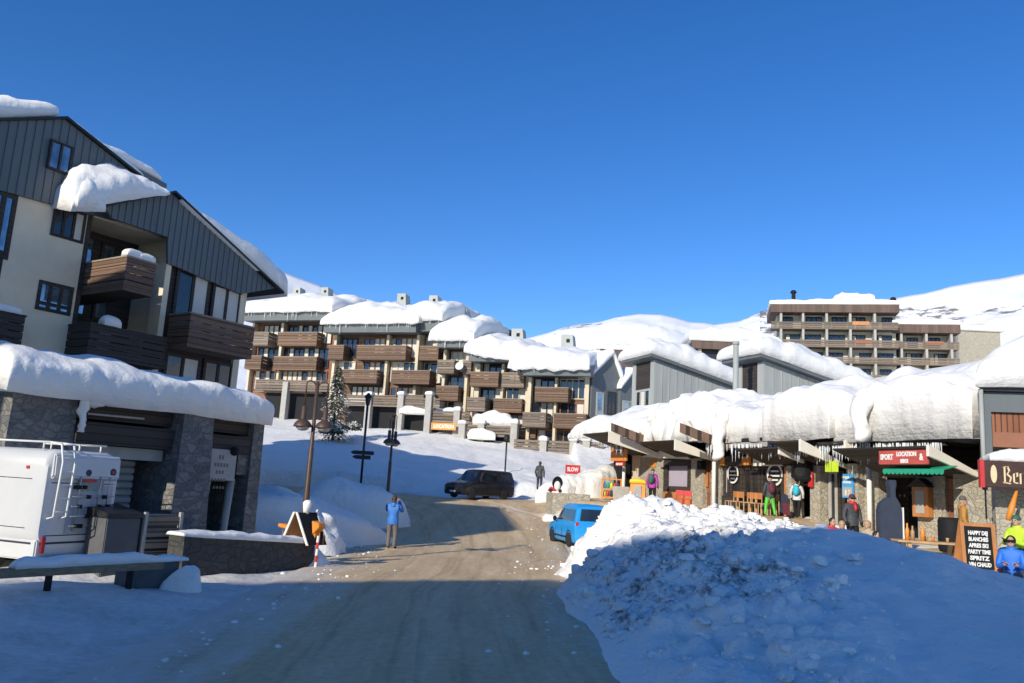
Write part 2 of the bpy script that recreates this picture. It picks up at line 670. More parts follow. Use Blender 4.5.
def cat(P, t):
    n = len(P) - 1
    i = min(int(t), n - 1)
    f = t - i
    p = [P[max(0, min(n, i + k))] for k in (-1, 0, 1, 2)]
    return [.5 * (2 * p[1][d] + (p[2][d] - p[0][d]) * f + (2 * p[0][d] - 5 * p[1][d] + 4 * p[2][d] - p[3][d]) * f * f + (3 * p[1][d] - p[0][d] - 3 * p[2][d] + p[3][d]) * f ** 3) for d in range(3)]


RC = [cat(ROAD, i * (len(ROAD) - 1) / 240) for i in range(241)]
_rc = np.array(RC)


def road_d(x, y):
    d = np.hypot(_rc[:, 0] - x, _rc[:, 1] - y) - _rc[:, 2]
    return float(d.min())


def front_x(y):   # street line of the shops
    return 6.3 + (47.5 - y) / 22.5 * 8.7


BY = [(-60, 57), (-24, 54.5), (-14, 53.3), (-8, 52.6), (-5, 52.6), (-2, 53.6), (2, 54.4), (6, 55.5), (12, 57)]


def bank_y(x):    # foot of the snow slope across the road
    return interp(BY, x)


def smooth_h(x, y):
    z = interp(ZR, y)
    d = road_d(x, y)
    # left verge
    if x < 0:
        s = sst(.3, 6, d)
        if y > 22:
            z += s * (1.3 * sst(22, 34, y)) * (1 - sst(38, 43, y))
        else:
            z += s * .1
    else:
        x0 = 1.6 + 2.8 * sst(25, 29, y) * (1 - sst(37, 40, y))
        tx = sst(x0, x0 + 2.4, x) * sst(12, 22, y)
        z = z + (interp(ZT, y) - z) * tx
    by = bank_y(x)
    e = y - by
    if e > 0 and d > .4:
        zz = 1.35 + .9 * sst(0, 1.6, e) + .165 * e
        zz = min(zz, 9.0 + .06 * max(e - 45, 0))
        k = sst(.4, 1.5, d)
        if x > 4:
            k *= 1 - sst(3, 7, x) * (1 - sst(54, 60, y))
        z = z * (1 - k) + max(z, zz) * k
    # hillside behind the shops
    q = x - front_x(min(y, 47.5)) - 6
    if y > 55:
        q = max(q, -4 + (y - 55) * .5)
    if x > 6 and q > 0:
        z = max(z, z + min(q, 60) * .26 * sst(0, 8, q))
    return z


def ground_h(x, y):
    z = smooth_h(x, y)
    d = road_d(x, y)
    k = sst(0, 1.5, d)
    z += k * (nz((x, y, 0), .22, 4) * .22 + nz((x, y, 3), 1.1, 3) * .05) - .03 + .0
    return z


def ground():
    xs = list(np.concatenate([np.linspace(-420, -60, 24), np.linspace(-55, -14, 70), np.linspace(-13.6, 20, 170), np.linspace(21, 60, 40), np.linspace(75, 420, 22)]))
    ys = list(np.concatenate([np.linspace(-60, 3, 10), np.linspace(4, 62, 260), np.linspace(63, 150, 90), np.linspace(165, 700, 30)]))
    vs = [(x, y, ground_h(x, y)) for y in ys for x in xs]
    w = len(xs)
    fs = [(j * w + i, j * w + i + 1, (j + 1) * w + i + 1, (j + 1) * w + i) for j in range(len(ys) - 1) for i in range(w - 1)]
    mb = MB()
    mb.add(vs, fs)
    o = mb.build('snowy_ground', M['snow'], None, True)
    a = o.data.attributes.new('dirt', 'FLOAT', 'POINT')
    a.data.foreach_set('value', [((1.0 * (1 - sst(0, 3.2 + (8 * (1 - sst(18, 26, y)) if x < 0 else 0), road_d(x, y)))) if -30 < x < 12 and y < 60 else 0) - .12 for (x, y, z) in vs])
    tag(o, kind='structure')


def road_mat():
    mt, n, l, b = _new('trodden_road')
    p = _pos(n)
    at_ = n.new('ShaderNodeAttribute')
    at_.attribute_name = 'across'
    mp = n.new('ShaderNodeMapping')
    mp.inputs['Scale'].default_value = (1.0, .16, 1)
    l.new(p, mp.inputs[0])
    t1 = _noise(n, l, 1.3, 7, .65, mp.outputs[0])
    t2 = _noise(n, l, .45, 4, .6, p)
    t3 = _noise(n, l, 7, 6, .7, p)
    k = _math(n, l, 'ADD', _math(n, l, 'MULTIPLY', t1.outputs['Fac'], .6), _math(n, l, 'MULTIPLY', t3.outputs['Fac'], .4))
    c = _ramp(n, l, k, [(.30, (.40, .285, .155)), (.5, (.62, .45, .25)), (.68, (.76, .60, .40))]).outputs[0]
    la = n.new('ShaderNodeAttribute')
    la.attribute_name = 'lane'
    cx = n.new('ShaderNodeCombineXYZ')
    l.new(la.outputs['Fac'], cx.inputs[0])
    l.new(_math(n, l, 'MULTIPLY', t2.outputs['Fac'], .35), cx.inputs[1])
    tt = _noise(n, l, 2.6, 3, .55, cx.outputs[0])
    tr = _ramp(n, l, tt.outputs['Fac'], [(.34, (.70, .69, .68)), (.48, (1, 1, 1)), (.60, (1.0, 1.0, 1.0)), (.72, (1.2, 1.2, 1.2))]).outputs[0]
    mm = n.new('ShaderNodeMix')
    mm.data_type = 'RGBA'
    mm.blend_type = 'MULTIPLY'
    mm.inputs[0].default_value = 1
    l.new(c, mm.inputs[6])
    l.new(tr, mm.inputs[7])
    c = mm.outputs[2]
    # packed snow gathers at the verges and in streaks
    e = _math(n, l, 'ADD', at_.outputs['Fac'], _math(n, l, 'MULTIPLY', _math(n, l, 'SUBTRACT', k, .5), 1.1))
    e = _math(n, l, 'ADD', e, _math(n, l, 'MULTIPLY', _math(n, l, 'SUBTRACT', t2.outputs['Fac'], .5), .7))
    s = _ramp(n, l, e, [(.60, (0, 0, 0)), (1.02, (.85, .85, .85))]).outputs[0]
    c = _mix(n, l, s, c, (.66, .61, .54))
    l.new(c, b.inputs['Base Color'])
    _bump(n, l, k, b, .6, .06)
    b.inputs['Roughness'].default_value = .7
    b.inputs['Specular IOR Level'].default_value = .3
    return mt


def strip(name, fn, nu, nv, material, attr):
    mb = MB()
    mb.grid(fn, nu, nv)
    o = mb.build(name, material, None, True)
    a = o.data.attributes.new('across', 'FLOAT', 'POINT')
    vals = [attr(i / nu, j / nv) for j in range(nv + 1) for i in range(nu + 1)]
    a.data.foreach_set('value', vals)
    a = o.data.attributes.new('lane', 'FLOAT', 'POINT')
    a.data.foreach_set('value', [(i / nu - .5) * 7.5 + nz((j / nv * 30, 0, 0), .5, 2) * .25 for j in range(nv + 1) for i in range(nu + 1)])
    tag(o, kind='structure')
    return o


def road():
    M['road'] = road_mat()

    def fn(u, v):
        i = v * 240
        a = RC[int(min(i, 239))]
        b = RC[int(min(i, 239)) + 1]
        f = i - int(min(i, 239))
        c = [a[k] + (b[k] - a[k]) * f for k in range(3)]
        dx, dy = b[0] - a[0], b[1] - a[1]
        ln = math.hypot(dx, dy)
        s = (u * 2 - 1) * (c[2] + .6)
        x, y = c[0] + dy / ln * s, c[1] - dx / ln * s
        e = abs(u * 2 - 1)
        z = max(smooth_h(x, y), 0) + .03 - .10 * sst(.86, 1, e) + nz((x, y, 5), .5, 3) * .025 + nz((s * 3.1, i * .06, 2), 1.0, 2) * .02
        if e > .93:
            z = min(z, ground_h(x, y) - .005)
        return V((x, y, z))

    def across(u, v):
        y = RC[int(v * 240)][1]
        s = u * 2 - 1
        if s < 0:
            e = abs(s) + .36 * (1 - sst(15, 27, y)) * min(1, abs(s) * 1.7)
        else:
            e = abs(s) * .93
        return e * .9 - .04
    strip('road', fn, 44, 360, M['road'], across)
    # trodden terrace in front of the shops

    def fn2(u, v):
        y = 15 + v * 38
        x1 = front_x(y) + .6
        x0 = x1 - (5.0 + 3.4 * sst(30, 44, y))
        x = x0 + (x1 - x0) * u
        z = smooth_h(x, y) + .06 - .16 * (1 - sst(0, .12, u)) - .14 * (1 - sst(0, .03, v)) + nz((x, y, 9), .8, 3) * .02
        return V((x, y, z))
    strip('terrace_paving', fn2, 30, 120, M['road'], lambda u, v: .50 + .5 * (1 - sst(0, .25, u)) - .15 * sst(.6, 1, v))


# ------------------------------------------------------------------ snow banks
def tps(pts):
    P = np.array([(p[0], p[1]) for p in pts], float)
    z = np.array([p[2] for p in pts], float)
    n = len(P)
    d = np.hypot(P[:, None, 0] - P[None, :, 0], P[:, None, 1] - P[None, :, 1])
    K = np.where(d > 0, d * d * np.log(d + 1e-9), 0) + np.eye(n) * .6
    A = np.zeros((n + 3, n + 3))
    A[:n, :n] = K
    A[:n, n] = 1
    A[:n, n + 1:] = P
    A[n, :n] = 1
    A[n + 1:, :n] = P.T
    w = np.linalg.solve(A, np.concatenate([z, [0, 0, 0]]))

    def f(X, Y):
        d = np.hypot(X[..., None] - P[:, 0], Y[..., None] - P[:, 1])
        return (np.where(d > 0, d * d * np.log(d + 1e-9), 0) * w[:n]).sum(-1) + w[n] + w[n + 1] * X + w[n + 2] * Y
    return f


def big_bank():
    edge = [(1.1, 6, -.1), (1.1, 8, -.1), (1.15, 10, -.1), (1.3, 12.5, -.1), (1.35, 15, -.1), (1.25, 17.5, -.1), (1.3, 19.5, -.05), (1.8, 21.8, -.05), (2.8, 25.5, .05), (3.8, 28.5, .5), (5, 30.5, 1.2), (7.0, 30, 1.4)]
    inn = [(2.2, 21, .5), (2.5, 22.5, .95), (3.0, 23.3, 1.6), (3.6, 23.6, 2.05), (4.3, 23.6, 1.85), (5.0, 23, 1.7), (5.8, 23.6, 1.6), (6.9, 26, 1.95), (7.6, 24, 1.6), (7.5, 20.5, 1.4), (6.2, 21, 1.5),
           (2.2, 19.2, .8), (3.2, 19.5, 1.4), (4.6, 19, 1.55), (5.6, 18.6, 1.5), (1.9, 16, .45), (3.2, 16, 1.1), (4.6, 16, 1.35), (5.5, 15.6, 1.3),
           (6.3, 17, 1.78), (7.0, 17, 1.82), (7.8, 17, 1.5), (8.4, 17, 1.34), (8.9, 16.5, 1.36), (9.3, 16, 1.2), (9.9, 15.5, 1.08), (11, 15, 1.1),
           (7.6, 19, 1.2), (8.8, 18.6, .95), (9.8, 17.8, .8), (11, 17.2, .75), (8.3, 22.5, 1.25), (8.6, 26, 1.3),
           (2.4, 12.5, .45), (3.8, 12.5, .8), (5.5, 12.5, 1.0), (7.5, 13, 1.15), (9.5, 12.5, 1.0), (2.2, 9.5, .3), (4, 9, .5), (6.5, 9, .65), (9, 9, .8), (4, 6, .35), (8, 6, .5), (12, 9, .9), (12, 6, .6)]
    f = tps(edge + inn)
    xs = np.arange(.7, 12.6, .065)
    ys = np.arange(6, 30.6, .085)
    X, Y = np.meshgrid(xs, ys)
    Z = f(X, Y)
    mb = MB()
    vs = []
    for j in range(len(ys)):
        for i in range(len(xs)):
            x, y, z = X[j, i], Y[j, i], Z[j, i]
            rough = 1 - sst(4.6, 6.4, x - .25 * (y - 15)) if y < 23 else 1.
            rough = max(rough, .0)
            g = sst(-.02, .45, z)
            lump = abs(nz((x, y, 1), .55, 4)) * .42 + abs(noise.voronoi(V((x * 1.7, y * 1.7, z * 1.7)))[0][0]) * .34 + abs(noise.voronoi(V((x * 4.1, y * 4.1, z * 4.1)))[0][0]) * .12 - .26
            fine = nz((x, y, z), 3.2, 4) * .10
            z2 = z + g * (rough * (lump + fine) + (1 - rough) * (nz((x, y, 2), .45, 4) * .13 + nz((x, y, 4), 2.1, 4) * .05))
            jx = rough * g * nz((y, x, z2), 2.1, 3) * .12
            vs.append((x + jx, y + jx * .5, z2))
    w = len(xs)
    mb.add(vs, [(j * w + i, j * w + i + 1, (j + 1) * w + i + 1, (j + 1) * w + i) for j in range(len(ys) - 1) for i in range(w - 1)])
    o = mb.build('snow_bank', M['bank'], None, True)
    # broken clods lying on the ploughed part
    cb = MB()
    ico = bmesh.new()
    bmesh.ops.create_icosphere(ico, subdivisions=2, radius=1)
    iv = [v.co.copy() for v in ico.verts]
    ifc = [tuple(v.index for v in f.verts) for f in ico.faces]
    ico.free()
    rr = random.Random(5)
    nx = len(xs)
    k = 0
    while k < 2300:
        i, j = rr.randrange(nx), rr.randrange(len(ys))
        x, y, z = vs[j * nx + i]
        rough = 1 - sst(4.8, 6.6, x - .25 * (y - 15)) if y < 23 else 1.
        if z < .12 or rr.random() > rough * .9 + .03:
            continue
        k += 1
        r = (.03 + .15 * rr.random() ** 5) * (1 if y > 13 else .7)
        off = V((rr.uniform(-99, 99), rr.uniform(-99, 99), 0))
        sx, sy, sz = rr.uniform(.7, 1.3), rr.uniform(.7, 1.3), rr.uniform(.5, .9)
        pts = []
        for q in iv:
            f_ = 1 + .5 * noise.noise(q * 1.3 + off) + .32 * noise.noise(q * 3 + off)
            p_ = q * f_
            p_ = V((max(-.85, min(.85, p_.x)), max(-.95, min(.85, p_.y)), max(-.7, min(.8, p_.z))))
            pts.append(V((x, y, z + r * .25)) + V((p_.x * sx, p_.y * sy, p_.z * sz)) * r)
        cb.add(pts, ifc)
    co = cb.build('snow_clods', M['roofsnow'], o)
    co['kind'] = 'stuff'
    a = o.data.attributes.new('dirt', 'FLOAT', 'POINT')
    a.data.foreach_set('value', [(sst(.9, 2.0, x) * (1 - sst(4.4, 5.8, x)) * sst(11.2, 12.8, y) * (1 - sst(17.6, 19.6, y)) * .62 - .35 * sst(20, 21, y) + .1 * (1 - sst(1.0, 1.8, x)) ) if True else 0 for (x, y, z) in vs])
    tag(o, 'huge lumpy ploughed snow bank filling the right of the road below the shops', 'snow bank')


def bank(label, pts, h, wid, seed, mname='snow', n=60, m_=18, k=.38, amp=.16):
    """long cut bank along a polyline of (x, y, z, height factor)"""
    mb = MB()

    def fn(u, v):
        t = u * (len(pts) - 1)
        i = min(int(t), len(pts) - 2)
        f_ = t - i
        a, b = pts[i], pts[i + 1]
        p = [a[q] + (b[q] - a[q]) * f_ for q in range(4)]
        dx, dy = b[0] - a[0], b[1] - a[1]
        ln = math.hypot(dx, dy)
        q = v * 2 - 1
        s = math.sin(q * math.pi / 2)
        g = max(0, math.cos(q * math.pi / 2)) ** k
        eu = max(0, math.sin(math.pi * min(1, max(0, u)))) ** .22
        P = V((p[0] - dy / ln * s * wid, p[1] + dx / ln * s * wid, p[2] - .25 + (h * p[3] + .25) * g * eu))
        d = noise.noise_vector((P + V((seed, 0, 0))) * 1.1) * amp + noise.noise_vector((P + V((seed, 0, 0))) * 3.9) * amp * .4
        return P + d * min(1, g * 1.2)
    mb.grid(fn, n, m_)
    o = mb.build('snow_bank', M[mname], None, True)
    tag(o, label, 'snow bank')
    return o


def heap(label, x, y, z, rx, ry, h, seed, mname='snow'):
    mb = MB()

    def fn(u, v):
        a = u * 2 * math.pi
        r = v
        g = max(0, 1 - r * r) ** .8
        P = V((x + math.cos(a) * rx * r, y + math.sin(a) * ry * r, z + h * g - .1))
        return P + noise.noise_vector((P + V((seed, 0, 0))) * 2.6) * .30 * h * (1 - r * .6)
    mb.grid(fn, 36, 12)
    o = mb.build('snow_heap', M[mname], None, True)
    tag(o, label, 'snow heap')
    return o


# ------------------------------------------------------------------ mountains
def mountain(name, ridge, D0, seed, rocks, relief=1.):
    """ridge: (px, py) of the skyline; stands D0 metres off, foot at half that"""
    mt, n, l, b = _new(name + '_snow')
    p = _pos(n)
    mp = n.new('ShaderNodeMapping')
    mp.inputs['Scale'].default_value = (.006, .006, .012)
    mp.inputs['Location'].default_value = (seed, 0, 0)
    l.new(p, mp.inputs[0])
    t1 = _noise(n, l, 1.4, 3, .5, mp.outputs[0])
    t2 = _noise(n, l, 9, 9, .75, mp.outputs[0])
    kk = _math(n, l, 'ADD', _math(n, l, 'MULTIPLY', t1.outputs['Fac'], .6), _math(n, l, 'MULTIPLY', t2.outputs['Fac'], .5))
    r = _ramp(n, l, kk, [(rocks, (0, 0, 0)), (rocks + .02, (1, 1, 1))])
    c = _mix(n, l, r.outputs[0], (.88, .88, .88), (.21, .19, .18))
    l.new(c, b.inputs['Base Color'])
    b.inputs['Roughness'].default_value = .8
    _bump(n, l, t2.outputs['Fac'], b, .2, 5)
    mb = MB()
    x0, x1 = ridge[0][0], ridge[-1][0]

    def fn(u, v):
        px = x0 + (x1 - x0) * u
        py = interp(ridge, px)
        T = at(px, py, D0)
        B = at(px, py, D0 * .35)
        B.z = 4
        if v <= .8:
            k = v / .8
            P = B.lerp(T, k)
            P.z = B.z + (T.z - B.z) * (k ** 1.25)
            am = math.sin(k * math.pi) * 18 * relief + 1.2 * k
            P.z += nz((P.x + seed * 99, P.y, 0), .0045, 6) * am + nz((P.x + seed * 99, P.y, 0), .02, 5) * am * .3
        else:
            k = (v - .8) / .2
            P = T + V((T.x, T.y, 0)) * (.3 * k)
            P.z = T.z * (1 - k * .7)
            P.z += nz((P.x + seed * 99, P.y, 0), .02, 5) * 1.2
        return P
    mb.grid(fn, 200, 60)
    o = mb.build(name, mt, None, True)
    tag(o, kind='structure')


def crumbs():
    """loose crumbs of snow thrown out along both edges of the road"""
    rr = random.Random(17)
    ico = bmesh.new()
    bmesh.ops.create_icosphere(ico, subdivisions=1, radius=1)
    iv = [v.co.copy() for v in ico.verts]
    ifc = [tuple(v.index for v in f.verts) for f in ico.faces]
    ico.free()
    mb = MB()
    n = 0
    while n < 900:
        i = rr.randrange(20, 170)
        a, b = RC[i], RC[i + 1]
        sg = rr.choice((-1, -1, 1))
        off = a[2] - .5 + rr.gauss(0, .55)
        dx, dy = b[0] - a[0], b[1] - a[1]
        ln = math.hypot(dx, dy)
        x, y = a[0] + dy / ln * sg * off + rr.uniform(-.2, .2), a[1] - dx / ln * sg * off + rr.uniform(-.2, .2)
        if y < 9:
            continue
        z = max(smooth_h(x, y), 0) + .02
        if road_d(x, y) > .3:
            z = ground_h(x, y)
        r = .01 + .05 * rr.random() ** 5
        o = V((rr.uniform(-50, 50), n, 0))
        mb.add([V((x, y, z + r * .3)) + V((q.x * rr.uniform(.8, 1.2), q.y, q.z * .7)) * r * (1 + .5 * noise.noise(q * 1.5 + o)) for q in iv], ifc)
        n += 1
    o = mb.build('snow_crumbs', M['snow'])
    tag(o, 'loose crumbs of snow scattered along the road edges', 'snow', kind='stuff')
# ------------------------------------------------------------------ left apartment house
def ribs(fr, poly, pitch, b, mat_, name, parent, w=.035):
    """standing ribs on a clad gable, clipped to its outline"""
    a0 = min(p[0] for p in poly)
    a1 = max(p[0] for p in poly)
    mb = MB()
    n = int((a1 - a0) / pitch)
    for i in range(1, n + 1):
        x = a0 + i * pitch + .03
        cs = []
        for (p, q) in zip(poly, poly[1:] + poly[:1]):
            if (p[0] - x) * (q[0] - x) < 0:
                cs.append(p[1] + (q[1] - p[1]) * (x - p[0]) / (q[0] - p[0]))
        cs.sort()
        for k in range(0, len(cs) - 1, 2):
            if cs[k + 1] - cs[k] > .1:
                fr.box(mb, x - w / 2, x + w / 2, b, b + .035, cs[k] + .01, cs[k + 1] - .02)
    return mb.build(name, mat_, parent)


def left_house():
    O = at(58, 270, 30)
    fr = Fr((O.x, O.y, 0), 57.4)
    B = thing('apartment_house', 'large beige apartment house with grey clad gables towering over the stone garage', 'apartment house', (O.x, O.y, 0))
    P = fr.pix
    A = lambda px, py: P(px, py)[0]
    C = lambda px, py: P(px, py)[1]
    DEP = 20.0
    g0 = -.5
    # wall with the loggia left open
    aL = -16.0
    aLog0, aLog1 = A(80, 300), A(158, 300)
    aP1 = A(168, 300)
    aEnd = A(243, 330)
    cG = C(107, 219)
    mb = MB()
    fr.box(mb, aL, aLog0, -.3, 0, g0, cG + .4)
    fr.box(mb, aLog1, aP1 + .05, -.3, .25, g0, C(165, 236) + .2)
    fr.box(mb, aLog1, aLog1 + .2, -1.9, -.3, g0, C(158, 232) + .2)      # cheek
    fr.box(mb, aP1 + .05, aEnd, -.3, 0, g0, C(200, 276))
    fr.box(mb, aEnd - .3, aEnd, -DEP, -.3, g0, C(238, 290))
    fr.box(mb, aL, aL + .3, -DEP, -.3, g0, cG)
    fr.box(mb, aL + .3, aEnd - .3, -DEP, -DEP + .3, g0, C(200, 280))
    mb.build('wall', M['render'], B)
    mb = MB()
    fr.box(mb, aLog0, aLog1, -2.1, -1.9, g0, C(120, 225) + .5)
    fr.box(mb, aLog0 - .18, aLog0, -1.9, .02, g0, C(80, 214) + .2)
    mb.build('loggia_wall', M['darkwood'], B)
    mb = MB()
    fr.box(mb, aLog0, aLog1, -1.9, .1, C(120, 226), C(120, 226) + .15)
    mb.build('loggia_ceiling', M['render'], B)
    # gables
    ap = P(63, 120)
    up = [P(-130, 126), ap, P(120, 165), P(138, 179), P(138, 226), P(112, 221), P(107, 220), P(0, 191), P(-130, 153)]
    # left slope mirrors the right one gently
    mb = MB()
    fr.poly(mb, up, 0, .12)
    o = mb.build('gable_cladding', M['cladding'], B)
    ribs(fr, up, .30, .12, M['cladding'], 'ribs', o)
    F2 = .9
    lp = lambda x, y: P(x, y, F2)
    low = [lp(105, 207), lp(172, 193.5), lp(277, 288), lp(241, 294), lp(168, 263), lp(168, 237), lp(112, 218)]
    mb = MB()
    fr.poly(mb, low, F2 - .14, F2)
    o = mb.build('gable_cladding', M['cladding'], B)
    ribs(fr, low, .28, F2, M['cladding'], 'ribs', o)
    # projecting body below the lower gable on the right
    mb = MB()
    x0, x1 = lp(168, 270)[0], lp(243, 330)[0]
    fr.box(mb, x0, x0 + .25, 0, F2 - .15, g0, low[4][1])
    fr.box(mb, x1 - .2, x1, -DEP, F2 - .15, g0, lp(241, 294)[1])
    mb.build('side_wall', M['render'], B)
    # roofs: sloping slabs running back from the gables
    rf = MB()

    def slope(p, q, b0, b1, t=.10):
        rf.prism([fr.w(p[0], b0, p[1]), fr.w(q[0], b0, q[1]), fr.w(q[0], b0, q[1] + t), fr.w(p[0], b0, p[1] + t)], fr.n * (b1 - b0))
    slope(up[0], ap, .3, -DEP)
    slope(ap, P(141, 181), .3, -DEP)
    slope(low[0], low[1], F2 + .25, -DEP)
    e2 = (low[2][0] + .25, low[2][1] - .23)
    slope(low[1], e2, F2 + .25, -DEP)
    ro = rf.build('roof', M['metal_dark'], B)
    # snow on the roofs
    sm = MB()
    t0 = .11

    def sl(p, q, b0, b1, t, seed, **k):
        blanket(sm, fr.w(p[0], b0, p[1] + t0), fr.w(q[0], b0, q[1] + t0), fr.w(q[0], b1, q[1] + t0), fr.w(p[0], b1, p[1] + t0), t, 50, 26, seed=seed, **k)
    sl(up[0], (ap[0] - .2, ap[1]), .1, -DEP, 1.25, 1, k=.4, amp=.07)
    pr = P(158, 190)
    pr = P(141, 181)
    sl((ap[0] + .2, ap[1] - .1), pr, .2, -DEP, .42, 2, k=.3, amp=.05)
    pa, pb = P(118, 160, -5), P(167, 184, -5)
    mb = MB()
    mb.prism([fr.w(pa[0] - 1.5, -5, pa[1] - 3), fr.w(pb[0], -5, pb[1] - 3), fr.w(pb[0], -5, pb[1]), fr.w(pa[0] - 1.5, -5, pa[1] + .3)], fr.n * -8)
    mb.build('rear_gable', M['cladding'], B)
    sl((pa[0] - 1.5, pa[1] + .3), (pb[0] - .3, pb[1]), -5.0, -13, .6, 14, k=.35, amp=.06)
    lo1 = low[1]
    sl((lo1[0] + .35, lo1[1] - .33), (e2[0] + .25, e2[1] - .2), F2 + .22, -DEP, 1.0, 3, k=.24, amp=.06, tfn=lambda u, v: .5 + 1.3 * u)
    sm.build('roof_snow', M['roofsnow'], ro, True)
    # the great lump hanging over the left edge of the lower roof
    sm = MB()
    l0 = low[0]
    blanket(sm, fr.w(l0[0] - 1.45, F2 + .75, l0[1] - .35), fr.w(lo1[0] - .3, F2 + .35, lo1[1] + .2), fr.w(lo1[0] - .3, -9, lo1[1] + .2), fr.w(l0[0] - 1.2, -7, l0[1] + .2), 1.6, 50, 30, k=.42, amp=.16, seed=8, lip=.35,
            tfn=lambda u, v: 1.2 - .8 * u * u)
    blanket(sm, fr.w(l0[0] - 1.55, F2 + .55, l0[1] - .75), fr.w(l0[0] - .35, F2 + .75, l0[1] - .4), fr.w(l0[0] - .3, -.5, l0[1] - .1), fr.w(l0[0] - 1.5, -.4, l0[1] - .3), 1.5, 24, 16, k=.5, amp=.2, seed=11)
    sm.build('hanging_snow', M['roofsnow'], ro, True)
    # windows
    def W(x0, y0, x1, y1, b=.02, **k):
        a0, c0 = P((x0), (y0 + 0), b)
        return window(fr, B, P(x0, (y0 + y1) / 2, b)[0], P(x1, (y0 + y1) / 2, b)[0], C2((x0 + x1) / 2, y1, b), C2((x0 + x1) / 2, y0, b), b, **k)
    C2 = lambda x, y, b: P(x, y, b)[1]
    W(49, 142, 73, 172, .27, n=2, gm='glass_blue', depth=.12)
    W(52, 208, 86, 240, .05, n=3, curtains=(2,), fw=.1)
    W(37, 283, 73, 313, .05, n=3, gm='glass_blue', fw=.12, rail=.25)
    W(-14, 190, 14, 258, .05, n=2, gm='glass_blue', fw=.16)
    mb = MB()
    a0, a1 = P(-14, 300)[0], P(6, 300)[0]
    fr.box(mb, P(-18, 220)[0], P(17, 220)[0] - .25, 0, .03, g0 + 2, C(0, 250))
    mb.build('wood_panel', M['darkwood'], B)
    # loggia glazing
    b = -1.86
    zt = C(120, 226) - .05
    f1 = C(118, 296) - .9
    f2 = C(112, 362) - .9
    a0 = aLog0 + .1
    window(fr, B, a0 + .15, a0 + 1.25, f1 + .1, zt - .15, b + .05, n=1, gm='glass_blue', fw=.12)
    window(fr, B, a0 + 1.5, a0 + 2.2, f1 + .1, zt - .25, b + .05, n=1, gm='glass_blue', fw=.12)
    window(fr, B, a0 + .1, a0 + 1.6, f2 + .1, f1 - .25, b + .05, n=2, curtains=(0,), fw=.1)
    window(fr, B, a0 + 1.8, a0 + 3.2, f2 + .1, f1 - .25, b + .05, n=2, curtains=(0,), fw=.12)
    # balconies
    bb = fr.pixa(126, 262, aLog0)[0]
    a_b1 = P(157, 262, bb)[0]
    c1 = P(140, 260, bb)[1]
    bo = balcony(fr, B, aLog0 + .02, a_b1, -1.88, bb, c1 - 1.15, c1, 'balwood', 4)
    s = MB()
    x = P(120, 255, .9)[0]
    for (xx, w_) in ((aLog0 + .35, .35), (a_b1 - .4, .35)):
        blanket(s, fr.w(xx - w_, bb + .03, c1 + .04), fr.w(xx + w_, bb + .03, c1 + .04), fr.w(xx + w_, bb - .4, c1 + .04), fr.w(xx - w_, bb - .4, c1 + .04), .3, 12, 8, amp=.04, seed=xx)
    s.build('snow_cap', M['roofsnow'], bo, True)
    c1b = P(110, 330, .9)[1]
    bo = balcony(fr, B, aLog0 - .3, aLog1 - .35, .02, 1.5, c1b - 1.1, c1b, 'darkwood', 4)
    s = MB()
    blanket(s, fr.w(aLog0 + .2, 1.53, c1b + .04), fr.w(aLog0 + .9, 1.53, c1b + .04), fr.w(aLog0 + .9, 1.05, c1b + .04), fr.w(aLog0 + .2, 1.05, c1b + .04), .45, 12, 8, amp=.05, seed=4)
    s.build('snow_cap', M['roofsnow'], bo, True)
    # right bay: window bands and the long balcony
    b = F2 - .2
    q0, q1 = P(174, 300, b)[0], P(241, 305, b)[0]
    zt = P(205, 280, b)[1]
    zc = P(210, 319, 1.9)[1]
    zb1 = P(210, 349, 1.9)[1]
    mb = MB()
    fr.box(mb, x0 + .25, x1 - .2, b - .25, b - .12, g0, low[4][1] + .1)
    mb.build('bay_wall', M['darkwood'], B)
    window(fr, B, q0, q0 + (q1 - q0) * .50, zb1 + .1, zt + .25, b, n=2, curtains=(1,), fw=.14)
    window(fr, B, q0 + (q1 - q0) * .54, q1, zb1 + .1, zt + .0, b, n=2, curtains=(0, 1), fw=.14)
    window(fr, B, q0 - .05, q0 + (q1 - q0) * .50, zb1 - 2.7, zb1 - .25, b, n=2, curtains=(1,), fw=.14)
    window(fr, B, q0 + (q1 - q0) * .54, q1, zb1 - 2.7, zb1 - .25, b, n=2, curtains=(), fw=.14)
    balcony(fr, B, P(189, 330, 2.2)[0], P(254, 335, 2.2)[0], F2 - .1, 2.2, zb1, zc, 'balwood', 4)
    # far left balcony corner
    cL = P(0, 312, 1.0)[1]
    balcony(fr, B, P(-60, 320, 1)[0], P(24, 322, 1)[0], .05, 1.05, cL - 1.1, cL, 'darkwood', 4, cap=.95)
    return fr


